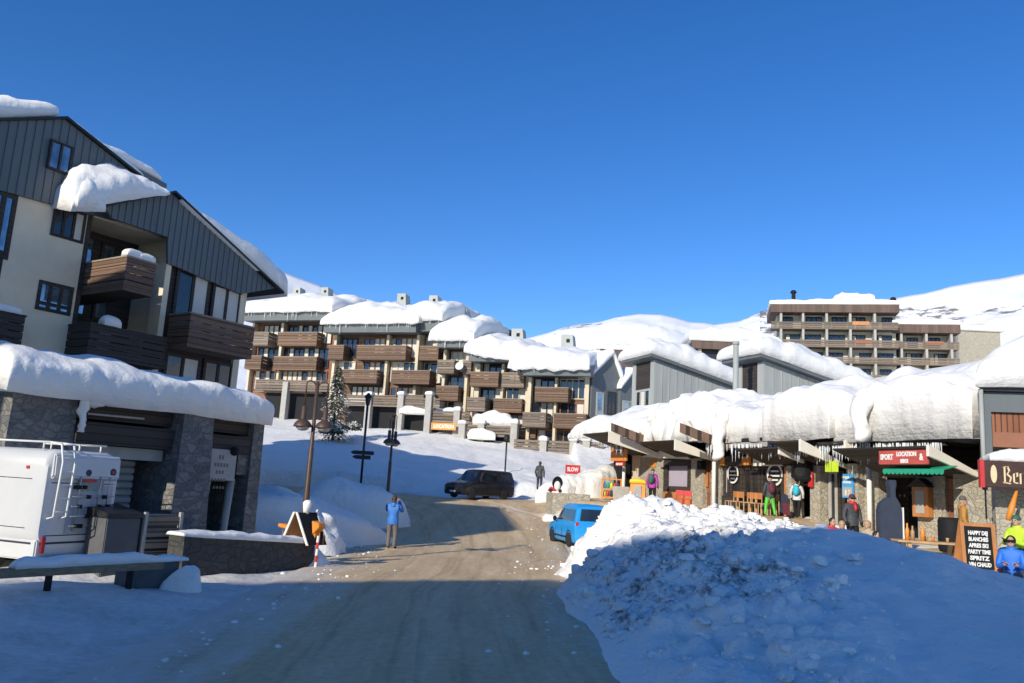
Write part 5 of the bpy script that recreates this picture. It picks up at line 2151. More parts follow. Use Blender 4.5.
# ------------------------------------------------------------------ big apartment block on the hill
def hill_block():
    rr = random.Random(12)

    def block(label, x0, x1, yr0, yr1, floors, cols, Y, deg, seed, top=None, ybase=400):
        O = at(x0, yr0, Y)
        fr = Fr((O.x, O.y, 0), deg)
        P = fr.pix
        B = thing('apartment_block', label, 'apartment block', (O.x, O.y, 0))
        xm = (x0 + x1) / 2
        ax = lambda x: P(x, yr1)[0]
        cz = lambda y: P(xm, y)[1]
        A1 = ax(x1)
        z1, z0 = cz(yr0), cz(yr1)
        zb = cz(ybase)
        mb = MB()
        fr.box(mb, .3, A1, -9, -2.0, zb, z0)
        mb.build('wall', M['paleconc'], B)
        mb = MB()
        fr.box(mb, -.9, A1 + .1, -9.2, .6, z0, z1)
        ro = mb.build('roof', M['brownroof'], B)
        sm = MB()
        blanket(sm, fr.w(-1.1, .7, z1 - .02), fr.w(A1 + .2, .7, z1 - .02), fr.w(A1 + .2, -9.3, z1), fr.w(-1.0, -9.3, z1), 1.2, 60, 20, k=.25, amp=.1, seed=seed)
        if top:
            t0, t1, ty = top
            za = P((t0 + t1) / 2, ty, -3)[1]
            blanket(sm, fr.w(ax(t0), -2, z1 + .9), fr.w(ax(t1), -2, z1 + .9), fr.w(ax(t1), -9, z1 + .9), fr.w(ax(t0), -9, z1 + .9), za - z1 - .7, 30, 14, k=.22, amp=.1, seed=seed + 1)
        sm.build('roof_snow', M['roofsnow'], ro, True)
        for x in cols:
            mb = MB()
            a = ax(x)
            fr.box(mb, a - .18, a + .18, -1.9, .25, zb, z0)
            mb.build('pillar', M['concrete'], B)
        for (yw0, yw1, yb0, yb1) in floors:
            zw1, zw0, zB1, zB0 = cz(yw0), cz(yw1), cz(yb0), cz(yb1)
            mb = MB()
            for i in range(3):
                h = (zB1 - zB0) / 3
                fr.box(mb, -.8, A1 - .1, .26, .34, zB0 + i * h + .02, zB0 + (i + 1) * h - .05)
            fr.box(mb, -.8, A1 - .1, -2, .26, zB0 - .25, zB0 - .02)
            mb.build('balcony', M['balwood_grey'], B)
            if rr.random() < .8:
                x = rr.uniform(.3, .8) * A1
                mb = MB()
                fr.box(mb, x, x + 2.6, .345, .40, zB1 - .55, zB1 + .05)
                mb.build('towel', M['redwood'] if rr.random() < .5 else M['orangewood'], B)
            ed = [.4] + [ax(x) for x in cols] + [A1]
            ed = sorted(set(round(e, 2) for e in ed))
            for e0, e1 in zip(ed, ed[1:]):
                if e1 - e0 < 1.4:
                    continue
                s0 = rr.uniform(0, .45)
                w0 = e0 + (e1 - e0) * (.08 + s0 * .8)
                w1 = min(e1 - .25, w0 + (e1 - e0) * rr.uniform(.45, .75))
                window(fr, B, w0, w1, zB0, zw1 - .1, -1.9, n=3, fm='darkwood', fw=.14, depth=.16, curtains=[0] if rr.random() < .35 else [])
        return fr, B, z1
    fr, B, z1 = block('brown roofed apartment block with four rows of balconies high on the hill', 776, 898, 305, 313, [(314, 322, 322, 328), (332, 340, 340, 346), (350, 357, 357, 362), (366, 374, 374, 379)], [781, 803, 826.5, 850, 874.5], 135, -14, 81, (836, 878, 294))
    for x, y, lb in ((793.5, 300, 'dark tall chimney on the hill apartment block left end'), (893, 302, 'small dark chimney at the right end of the hill apartment block')):
        p = at(x, y - 8, 139)
        mb = MB()
        h = 1.8 if x < 800 else 1.0
        mb.tube([V((p.x, p.y, z1)), V((p.x, p.y, p.z + (.0 if x < 800 else -.9)))], .35, 8)
        mb.lathe(V((p.x, p.y, p.z - (.0 if x < 800 else .9))), [(.55, -.2), (.55, 0), (.3, .3)], 8)
        mb.build('chimney', M['black'], B)
    block('lower brown roofed apartment block stepping down right of the hill block', 899, 959, 325, 333.5, [(335, 342, 342, 348), (351, 358, 358, 364)], [901, 926, 951], 132, -14, 85)
    p0 = at(958, 333, 150)
    fr = Fr((p0.x, p0.y, 0), -3)
    mb = MB()
    a1, z1 = fr.pix(1000, 332)
    z0 = fr.pix(980, 345)[1]
    fr.box(mb, 0, a1, -6, 0, z0 - 14, z1)
    B = thing('stone_building', 'low pale building with a snowy roof at the foot of the rocky slope', 'building', p0)
    mb.build('wall', M['stone_warm'], B)
    sm = MB()
    blanket(sm, fr.w(-.5, .5, z1), fr.w(a1 + .5, .5, z1), fr.w(a1 + .5, -6.5, z1), fr.w(-.5, -6.5, z1), 1.6, 30, 12, seed=91)
    sm.build('roof_snow', M['roofsnow'], B, True)
# ------------------------------------------------------------------ people
def person(label, loc, yaw, cols, pose='stand', h=1.74, hat=None, hair=None, pack=None, scarf=None, gog=False, group=None):
    """cols: jacket, trousers, shoes, hands. Faces -Y before it is turned by yaw."""
    s = h / 1.74
    hip, knee = .92, .49
    J = {}
    lean = 0.
    if pose == 'sit':
        J['pel'] = (0, 0, .50)
        J['ch'] = (0, .02, .83)
        J['nk'] = (0, .0, 1.04)
    else:
        J['pel'] = (0, 0, hip)
        J['ch'] = (0, .0, 1.28)
        J['nk'] = (0, .015, 1.47)
    px, py, pz = J['pel']
    cx, cy, cz = J['ch']
    for sg, k in ((-1, 'l'), (1, 'r')):
        if pose == 'sit':
            J['hip' + k] = (sg * .10, -.02, pz - .02)
            J['kn' + k] = (sg * .14, -.45, pz + .02)
            J['an' + k] = (sg * .13, -.42, .09)
            J['to' + k] = (sg * .14, -.60, .05)
        else:
            st = .16 * sg if pose == 'walk' else .02 * sg
            J['hip' + k] = (sg * .10, 0, hip - .06)
            J['kn' + k] = (sg * (.11 if pose != 'wide' else .16), -.03 - st * .6, knee)
            J['an' + k] = (sg * (.11 if pose != 'wide' else .21), .03 - st, .09)
            J['to' + k] = (sg * (.13 if pose != 'wide' else .25), -.15 - st, .05)
        J['sh' + k] = (sg * .185, .01, cz + .12)
        if pose in ('photo',):
            J['el' + k] = (sg * .27, -.18, cz - .06)
            J['wr' + k] = (sg * .11, -.28, cz + .24)
            J['ha' + k] = (sg * .07, -.29, cz + .31)
        elif pose in ('sit', 'phone'):
            J['el' + k] = (sg * .24, -.10, cz - .17)
            J['wr' + k] = (sg * .10, -.32, cz - .10)
            J['ha' + k] = (sg * .07, -.39, cz - .07)
        else:
            J['el' + k] = (sg * .27, .03, cz - .17)
            J['wr' + k] = (sg * .25, -.08, cz - .38)
            J['ha' + k] = (sg * .25, -.12, cz - .46)
    edges = [('pel', 'ch', 0), ('ch', 'nk', 0)]
    for k in 'lr':
        edges += [('pel', 'hip' + k, 1), ('hip' + k, 'kn' + k, 1), ('kn' + k, 'an' + k, 1), ('an' + k, 'to' + k, 2), ('ch', 'sh' + k, 0), ('sh' + k, 'el' + k, 0), ('el' + k, 'wr' + k, 0), ('wr' + k, 'ha' + k, 3)]
    rad = {'pel': (.165, .125), 'ch': (.19, .135), 'nk': (.075, .075), 'hip': (.115, .115), 'kn': (.078, .078), 'an': (.058, .062), 'to': (.05, .045), 'sh': (.09, .09), 'el': (.066, .066), 'wr': (.05, .05), 'ha': (.04, .03)}
    names = list(J)
    me = bpy.data.meshes.new('person')
    me.from_pydata([V(J[n]) for n in names], [(names.index(a), names.index(b)) for a, b, _ in edges], [])
    ob = bpy.data.objects.new('person', me)
    COL.objects.link(ob)
    sk = ob.modifiers.new('skin', 'SKIN')
    lay = me.skin_vertices[0].data
    for i, n in enumerate(names):
        key = n if n in rad else n[:-1]
        lay[i].radius = rad[key]
        lay[i].use_root = (n == 'pel')
    sub = ob.modifiers.new('sub', 'SUBSURF')
    sub.levels = sub.render_levels = 2
    dg = bpy.context.evaluated_depsgraph_get()
    em = bpy.data.meshes.new_from_object(ob.evaluated_get(dg))
    bpy.data.objects.remove(ob)
    mb = MB()
    mb.v = [tuple(v.co) for v in em.vertices]
    for p in em.polygons:
        c = p.center
        best, bi = 9, 0
        for a, b, mi in edges:
            A_, B_ = V(J[a]), V(J[b])
            t = max(0, min(1, (c - A_).dot(B_ - A_) / max(1e-6, (B_ - A_).length_squared)))
            d = (c - (A_ + (B_ - A_) * t)).length - (.05 if mi == 0 and a in ('pel', 'ch') else 0)
            if d < best:
                best, bi = d, mi
        if pose != 'sit' and bi == 1 and c.z > hip - .10:
            bi = 0
        mb.f.append(tuple(p.vertices))
        mb.mi.append(bi)
    bpy.data.meshes.remove(em)
    # head on the neck, with brow, nose, ears
    nk = V(J['nk'])
    hc = nk + V((0, -.02, .145))
    o = len(mb.v)
    mb.ball(hc, (.078, .098, .118), 14, 12, 4)
    mb.ball(hc + V((0, -.045, -.06)), (.055, .055, .055), 10, 8, 4)
    mb.ball(hc + V((0, -.10, -.015)), (.015, .022, .026), 8, 6, 4)
    for sg in (-1, 1):
        mb.ball(hc + V((sg * .08, .005, -.01)), (.012, .024, .034), 8, 6, 4)
        mb.ball(hc + V((sg * .032, -.088, .012)), (.014, .012, .010), 8, 6, 5)
    mb.ball(hc + V((0, -.092, -.062)), (.026, .012, .008), 8, 6, 6)
    mb.tube([nk + V((0, 0, -.04)), hc + V((0, .01, -.05))], [.062, .056], 10, mi=4)
    # fingers
    for k, sg in (('l', -1), ('r', 1)):
        wr, ha = V(J['wr' + k]), V(J['ha' + k])
        d = (ha - wr).normalized()
        sd_ = d.cross(V((0, 1, .3))).normalized()
        cu = d.cross(sd_)
        for i, (off, ln) in enumerate(((-.027, .062), (-.009, .072), (.009, .068), (.027, .052))):
            b0 = ha + sd_ * off
            mb.tube([b0, b0 + d * ln * .55 + cu * .008, b0 + d * ln * .9 + cu * .03], [.0115, .0105, .008], 6, mi=3)
        b0 = wr + d * .03 + sd_ * (.035 * -sg)
        mb.tube([b0, b0 + d * .03 + sd_ * (.03 * -sg), b0 + d * .06 + sd_ * (.035 * -sg)], [.014, .012, .009], 6, mi=3)
    rot = Matrix.Rotation(yaw, 4, 'Z') @ Matrix.Scale(s, 4)

    def put(m_):
        m_.v = [tuple(V(loc) + rot @ V(p)) for p in m_.v]
        return m_
    put(mb)
    root = thing('person', label, 'person', loc, group)
    body = mb.build('body', [M[c] if isinstance(c, str) else c for c in cols] + [M['skin'], M['black'], M['redwood']], root, True)
    hcw = hc
    # jacket hem and hood so clothes read as clothes
    jm = MB()
    jc = M[cols[0]] if isinstance(cols[0], str) else cols[0]
    if pose != 'sit':
        jm.tube_rings([[V((math.cos(t) * rx, math.sin(t) * ry + .0, z)) for t in [2 * math.pi * i / 16 for i in range(16)]] for rx, ry, z in ((.185, .145, pz - .12), (.19, .15, pz - .02), (.182, .14, pz + .1), (.175, .13, pz + .16))], caps=False)
        put(jm).build('jacket_hem', jc, root, True)
        jm = MB()
    jm.tube_rings([[nk + V((math.cos(t) * rx, math.sin(t) * rx + .02, z)) for t in [2 * math.pi * i / 14 for i in range(14)]] for rx, z in ((.115, -.08), (.10, -.02), (.098, .04), (.09, .045))], caps=False)
    put(jm).build('collar', jc, root, True)
    if hat:
        m_ = MB()
        m_.lathe(hc + V((0, .008, .018)), [(.092, 0), (.097, .03), (.093, .07), (.07, .108), (.03, .126), (.001, .13)], 16)
        put(m_).build('hat', M[hat] if isinstance(hat, str) else hat, root, True)
    if hair:
        m_ = MB()
        m_.ball(hc + V((0, .022, .03)), (.094, .095, .105), 14, 10)
        m_.ball(hc + V((0, .06, -.06)), (.075, .05, .09), 12, 8)
        put(m_).build('hair', hair, root, True)
    if gog:
        m_ = MB()
        m_.tube([hc + V((math.sin(t) * .086, -math.cos(t) * .108, .015)) for t in (-1.1, -.6, -.2, .2, .6, 1.1)], [.02, .03, .03, .03, .03, .02], 8)
        put(m_).build('goggles', M['black'], root, True)
    if scarf:
        m_ = MB()
        m_.tube([nk + V((math.cos(t) * .098, math.sin(t) * .098, .02)) for t in [2 * math.pi * i / 12 for i in range(13)]], .045, 8)
        m_.tube([nk + V((.03, -.11, .0)), nk + V((.035, -.16, -.14)), nk + V((.03, -.155, -.24))], [.05, .05, .03], 8)
        put(m_).build('scarf', M[scarf], root, True)
    if pack:
        m_ = MB()
        c_ = V(J['ch']) + V((0, .2, -.06))
        m_.ball(c_, (.155, .10, .25), 14, 10)
        m_.ball(c_ + V((0, .06, -.08)), (.12, .08, .14), 12, 8)
        po = put(m_).build('backpack', M[pack], root, True)
        m_ = MB()
        for sg in (-1, 1):
            m_.tube([c_ + V((sg * .1, -.03, .2)), V(J['sh' + ('l' if sg < 0 else 'r')]) + V((0, 0, .085)), V(J['ch']) + V((sg * .12, -.145, 0)), c_ + V((sg * .13, -.08, -.18))], .018, 6)
        put(m_).build('strap', M['black'], po, True)
    return root


def people():
    blk, gry, navy = 'black', mat('grey_trousers', (.12, .11, .10), .8), M['navy']
    bluej = mat('blue_jacket', (.03, .17, .52), .6, 0, .15)
    bluej2 = mat('bright_blue_jacket', (.02, .16, .62), .6, 0, .15)
    purple = mat('purple_jacket', (.42, .04, .36), .6, 0, .15)
    green = mat('green_ski_trousers', (.10, .55, .06), .6, 0, .15)
    dgreen = mat('dark_green_cloth', (.03, .12, .07), .7, 0, .2)
    M['dgreen'] = dgreen
    dk = mat('dark_grey_jacket', (.055, .06, .065), .7, 0, .3, 12)
    maroon = mat('maroon_pack', (.12, .02, .035), .7)
    M['maroon'] = maroon
    teal = mat('teal_pack', (.03, .42, .55), .6)
    M['teal'] = teal
    white = mat('white_jacket', (.6, .6, .6), .7)
    mustard = mat('mustard_jacket', (.42, .20, .04), .7, 0, .2)
    hiv = mat('yellow_green_jacket', (.55, .80, .04), .6)
    beige = mat('beige_cloth', (.45, .36, .24), .8)
    redj = mat('red_jacket', (.55, .05, .07), .7)
    hb = mat('brown_hair', (.06, .035, .02), .6)
    hbl = mat('blond_hair', (.42, .26, .11), .6)
    hk = mat('dark_hair', (.015, .012, .01), .6)

    def g(px, py, Y):
        p = at(px, py, Y)
        return V((p.x, p.y, smooth_h(p.x, p.y) + .05))
    p = at(391, 545, 28.2)
    person('person in a blue jacket by a lamp post raising both hands to the face', V((p.x, p.y, smooth_h(p.x, p.y) - .0)), R(172), (bluej, mat('taupe_trousers', (.16, .13, .11), .8), blk, 'skin'), 'photo', 1.75, hair=hb)
    person('person in a purple jacket and dark trousers before the stone shop wall', g(652, 500, 40.5), R(150), (purple, blk, blk, blk), 'stand', 1.70, hat=dgreen, pack='dgreen')
    person('person in bright green ski trousers and dark jacket facing the restaurant windows', g(770, 514, 33.3), R(185), (dk, green, blk, blk), 'wide', 1.60, hat=blk, pack='maroon')
    person('person with a teal backpack and black trousers walking along the shops', g(797, 521, 33.0), R(150), (white, blk, 'white', blk), 'walk', 1.53, hat=blk, pack='teal', gog=True)
    q = at(852, 494, 26.6)
    person('person in a dark grey jacket and red scarf standing behind the snow bank', V((q.x, q.y, q.z - 1.82)), R(8), (dk, blk, blk, blk), 'stand', 1.80, hat=maroon, scarf='red', gog=True)
    q = g(965, 560, 22.6)
    person('person in a mustard jacket and dark cap behind the chalkboard', q, R(70), (mustard, gry, blk, 'skin'), 'stand', 1.70, hat=gry)
    q = at(1013, 585, 17.9)
    person('person in a bright blue jacket sitting at the right edge looking at a phone', V((q.x, q.y, smooth_h(q.x, q.y) + .0)), R(-35), (bluej2, navy, blk, 'skin'), 'sit', 1.78, hair=hk, gog=True)
    q = at(1019, 570, 19.4)
    person('person in a yellow green jacket sitting behind the blue jacket at the right edge', V((q.x, q.y, smooth_h(q.x, q.y) + .25)), R(-60), (hiv, blk, blk, blk), 'sit', 1.75, hat=dgreen)
    for (x, y, Y, yw, cj, hr, lb) in ((832, 524, 25.0, 20, redj, hk, 'dark haired person in a red jacket sitting behind the snow bank'), (842, 527, 24.2, -20, gry, hbl, 'blond person sitting behind the snow bank below the grey jacket'), (868, 527, 24.0, -60, beige, hbl, 'person in a beige hood sitting behind the snow bank left of the tall dark board'), (876, 538, 22.8, 30, blk, hk, 'dark clad person sitting lowest behind the snow bank left of the tall dark board')):
        q = at(x, y, Y)
        zz = q.z - 1.10
        person(lb, V((q.x, q.y, zz)), R(yw), (cj, blk, blk, 'skin'), 'sit', 1.7, hair=hr)
    q = at(539, 490, 50.5)
    person('far person in dark clothes standing by the snow bank left of the pushchair', V((q.x, q.y, q.z)), R(160), (dk, navy, blk, blk), 'stand', 1.72, hair=hb)
# ------------------------------------------------------------------ vehicles
def vehicle(name, label, cat_, loc, nose, L, W, H, paint, st, glassz, wheel_r, wheels, tail, head, windows, plate=None, extra=None):
    """st: stations (x from nose 0..1, z bottom, z belt, z roof, half width belt, half width roof). nose: heading"""
    d = V((nose[0], nose[1], 0)).normalized()
    r = V((d.y, -d.x, 0))            # right hand side of the vehicle
    loc = V(loc)

    def w(x, y, z):                  # x metres back from the nose, y to the right
        return loc + d * (L / 2 - x) + r * y + V((0, 0, z))
    B = thing(name, label, cat_, loc)
    mb = MB()
    rings = []

    def ring(s, n=0):
        x, zb, zl, zr, hb, hr = s
        x *= L
        zm = (zb + zl) * .5
        pts = [(hb * .90, zb), (hb * .985, zb + .08), (hb, zm), (hb * .985, zl - .04), (hb * .965, zl)]
        if zr > zl + .05:
            pts += [(hr + (hb * .965 - hr) * .25, zl + (zr - zl) * .7), (hr, zr - .07), (hr * .88, zr - .015), (hr * .5, zr + .01), (0, zr + .015)]
        else:
            pts += [(hb * .9, zl + .015), (hb * .8, zl + .03), (hb * .6, zl + .04), (hb * .3, zl + .045), (0, zl + .047)]
        pts = pts + [(-a, b) for a, b in pts[-2::-1]]
        return [w(x, a, b) for a, b in pts]
    for s in st:
        rings.append(ring(s))
    mb.tube_rings(rings)
    pm = paint
    bo = mb.build('body', pm, B, True)
    es = bo.modifiers.new('edge', 'EDGE_SPLIT')
    es.split_angle = R(42)
    # windows: panels lying just off the body between the stations' glass lines

    def at_side(x, z, sg, off=.008):
        xs = [q[0] for q in st]
        q = [interp(list(zip(xs, [s_[k] for s_ in st])), x) for k in range(6)]
        zl, zr, hb, hr = q[2], q[3], q[4], q[5]
        k = (z - zl) / max(.05, zr - zl)
        k7 = .7
        y0, y1, y2 = hb * .965, hr + (hb * .965 - hr) * .25, hr
        y = y0 + (y1 - y0) * k / k7 if k < k7 else y1 + (y2 - y1) * (k - k7) / (.3 - .07 / max(.1, zr - zl) + 1e-6)
        return w(x * L, sg * (y + off), z)
    for (xs_, z0, z1) in windows['side']:
        for sg in (-1, 1):
            (xa0, xa1), (xb0, xb1) = xs_      # bottom edge, top edge
            m_ = MB()
            n = 6
            m_.grid(lambda u, v: at_side((xa0 + (xa1 - xa0) * u) * (1 - v) + (xb0 + (xb1 - xb0) * u) * v, z0 + (z1 - z0) * v, sg, .010), n, n)
            m_.build('side_window', M['glass'], B, True)
    for (nm, x0, z0, y0, x1, z1, y1) in windows['ends']:
        m_ = MB()
        sg = -1 if x0 < .5 else 1
        m_.hexa([w(x0 * L, -y0, z0), w(x0 * L, y0, z0), w(x0 * L + sg * .012, y0, z0), w(x0 * L + sg * .012, -y0, z0), w(x1 * L, -y1, z1), w(x1 * L, y1, z1), w(x1 * L + sg * .012, y1, z1), w(x1 * L + sg * .012, -y1, z1)])
        m_.build(nm, M['glass'], B)
    for x in wheels:
        for sg in (-1, 1):
            m_ = MB()
            yc = W / 2 - .19
            c = w(x * L, sg * yc, wheel_r)
            m_.lathe(c, [(wheel_r * .6, 0), (wheel_r * .93, 0), (wheel_r, .03), (wheel_r, .17), (wheel_r * .93, .205), (wheel_r * .62, .205)], 24, r * sg)
            wo = m_.build('wheel', M['rubber'], B, True)
            m_ = MB()
            m_.lathe(c, [(.02, .17), (wheel_r * .2, .20), (wheel_r * .5, .175), (wheel_r * .6, .19), (wheel_r * .62, .19), (wheel_r * .62, .1)], 20, r * sg)
            m_.build('rim', M['steel'], wo, True)
            m_ = MB()
            m_.tube([w(x * L, sg * (W / 2 - .02), wheel_r) + d * (math.cos(t) * (wheel_r + .06)) + V((0, 0, math.sin(t) * (wheel_r + .06))) for t in [math.pi * k / 12 - .15 * (1 - k / 6) for k in range(13)]], .035, 6)
            m_.build('wheel_arch', M['black'], B, True)
    for nm, x, z0, z1, y0, y1, mt in tail + head:
        for sg in (-1, 1):
            m_ = MB()
            sx = .02 if x > .5 else -.02
            m_.hexa([w(x * L, sg * y0, z0), w(x * L, sg * y1, z0), w(x * L + sx, sg * y1, z0), w(x * L + sx, sg * y0, z0), w(x * L, sg * y0, z1), w(x * L, sg * y1, z1), w(x * L + sx, sg * y1, z1), w(x * L + sx, sg * y0, z1)])
            m_.build(nm, mt, B, bevel=.01)
    for x in windows.get('seams', ()):
        for sg in (-1, 1):
            m_ = MB()
            i0 = interp([(q[0], q[2]) for q in st], x)
            h0 = interp([(q[0], q[4]) for q in st], x)
            m_.tube([w(x * L, sg * h0 * .99, .32), w(x * L, sg * (h0 + .001), .34 + (i0 - .34) * .5), w(x * L, sg * h0 * .968, i0 - .02)], .008, 4)
            m_.build('door_seam', M['black'], B)
    for sg in (-1, 1):
        m_ = MB()
        m_.tube([w(x * L, sg * (interp([(q[0], q[4]) for q in st], x) + .004), .40) for x in (.30, .45, .6, .7)], .03, 6)
        m_.build('side_moulding', M['black'], B, True)
    for sg in (-1, 1):
        m_ = MB()
        xm = windows['mirror']
        p = at_side(xm[0], xm[1], sg, .02)
        q = p + r * sg * .15
        m_.ball(q, (.09, .09, .11), 10, 8)
        m_.tube([p, q], .03, 6)
        m_.build('wing_mirror', M['black'], B, True)
    if plate:
        x, z, mt = plate
        m_ = MB()
        sx = .012 if x > .5 else -.012
        m_.hexa([w(x * L, -.26, z), w(x * L, .26, z), w(x * L + sx, .26, z), w(x * L + sx, -.26, z), w(x * L, -.26, z + .11), w(x * L, .26, z + .11), w(x * L + sx, .26, z + .11), w(x * L + sx, -.26, z + .11)])
        m_.build('number_plate', mt, B)
    if extra:
        extra(w, B)
    B.scale = (.89, .89, .89)
    return B


def vehicles():
    lens = mat('red_lamp_lens', (.55, .02, .03), .2, 0, .1)
    lensw = mat('clear_lamp_lens', (.7, .7, .7), .15, 0, .1)
    vanp = mat('black_van_paint', (.010, .012, .018), .25, 0, .1, 2, spec=.5)
    p = at(479, 500, 50.3)
    z = smooth_h(p.x, p.y) + .05
    st = [(0, .35, .62, .62, .72, .6), (.012, .25, .82, .82, .88, .7), (.05, .22, .95, .95, .93, .75), (.19, .2, 1.1, 1.12, .95, .78), (.215, .2, 1.12, 1.18, .95, .8), (.36, .2, 1.15, 1.88, .95, .74), (.42, .2, 1.15, 1.93, .95, .76), (.9, .2, 1.15, 1.93, .95, .76), (.965, .22, 1.15, 1.88, .95, .74), (.995, .28, 1.12, 1.35, .92, .85), (1.0, .35, .95, .95, .88, .8)]

    def ex(w, B):
        m_ = MB()
        m_.hexa([w(-.0, -.55, .52), w(-.0, .55, .52), w(-.03, .55, .52), w(-.03, -.55, .52), w(.02, -.55, .66), w(.02, .55, .66), w(-.01, .55, .66), w(-.01, -.55, .66)])
        m_.build('grille', M['black'], B)
    vehicle('dark_van', 'black passenger van parked nose left on the shaded road bend', 'van', (p.x, p.y, z), (-.70, -.71), 4.9, 1.9, 1.95, vanp, st, None, .33, (.19, .80),
            [('tail_light', 1.0, .95, 1.4, .72, .86, lens)], [('headlight', .025, .66, .82, .52, .84, lensw)],
            {'side': [(((.31, .46), (.375, .46)), 1.2, 1.72), (((.48, .68), (.48, .68)), 1.2, 1.72), (((.70, .94), (.70, .92)), 1.2, 1.72)],
             'ends': [('windscreen', .225, 1.18, .74, .345, 1.82, .66), ('rear_window', .99, 1.2, .74, .972, 1.78, .66)], 'mirror': (.32, 1.2), 'seams': (.31, .47, .69)}, (.0, .38, M['white']), ex)
    bp = mat('sky_blue_car_paint', (.02, .30, .72), .28, 0, .06, 1.5, spec=.5)
    p = at(579, 541, 32.6)
    z = smooth_h(p.x, p.y) + .04
    st = [(0, .35, .6, .6, .6, .5), (.015, .24, .74, .74, .80, .6), (.06, .2, .86, .86, .86, .66), (.24, .2, .98, 1.0, .88, .7), (.27, .2, 1.0, 1.06, .88, .72), (.42, .2, 1.02, 1.70, .88, .66), (.5, .2, 1.02, 1.78, .88, .68), (.90, .2, 1.02, 1.78, .88, .68), (.965, .2, 1.02, 1.70, .88, .68), (.99, .24, 1.0, 1.15, .87, .8), (1.0, .3, .9, .9, .85, .8)]
    vehicle('blue_car', 'bright blue tall backed car parked behind the lumpy snow bank', 'car', (p.x, p.y, z), (-.22, .97), 4.1, 1.76, 1.8, bp, st, None, .31, (.2, .80),
            [('tail_light', .995, .72, 1.06, .70, .84, lens)], [('headlight', .02, .62, .76, .5, .76, lensw)],
            {'side': [(((.345, .54), (.43, .54)), 1.08, 1.56), (((.56, .74), (.56, .74)), 1.08, 1.56), (((.76, .93), (.76, .90)), 1.08, 1.56)],
             'ends': [('windscreen', .28, 1.06, .66, .405, 1.64, .58), ('rear_window', .992, 1.12, .66, .972, 1.60, .58)], 'mirror': (.37, 1.1), 'seams': (.33, .55, .76)}, (1.0, .78, M['yellow']))


# ------------------------------------------------------------------ street furniture
def double_lamp(label, base, H, yaw, grp):
    B = thing('street_lamp', label, 'street lamp', base, grp)
    b = V(base)
    d = V((math.cos(yaw), math.sin(yaw), 0))
    mb = MB()
    mb.tube([b + V((0, 0, -.3)), b + V((0, 0, 1.0)), b + V((0, 0, 1.05)), b + V((0, 0, H * .55)), b + V((0, 0, H * .56)), b + V((0, 0, H))], [.085, .085, .075, .07, .055, .05], 10)
    mb.lathe(b + V((0, 0, -.05)), [(.14, 0), (.14, .1), (.09, .2)], 10)
    mb.build('pole', M['lampbrown'], B, True)
    for sg in (-1, 1):
        arm = MB()
        e = b + d * (sg * .29) + V((0, 0, H - .06))
        arm.tube([b + V((0, 0, H - .16)), b + d * (sg * .1) + V((0, 0, H - .03)), b + d * (sg * .22) + V((0, 0, H - .0)), e, e + V((0, 0, -.62))], .022, 8)
        ao = arm.build('arm', M['lampbrown'], B, True)
        hd = MB()
        c = e + V((0, 0, -1.22))
        hd.lathe(c, [(.25, 0), (.25, .02), (.22, .10), (.15, .17), (.085, .21), (.07, .23), (.07, .56), (.03, .58)], 18)
        ho = hd.build('lamp_shade', M['lampbrown'], B, True)
        gl = MB()
        gl.lathe(c, [(.001, -.11), (.1, -.095), (.16, -.05), (.19, .0), (.19, .02)], 16)
        gl.build('glass_bowl', M['concrete'], ho, True)
    return B


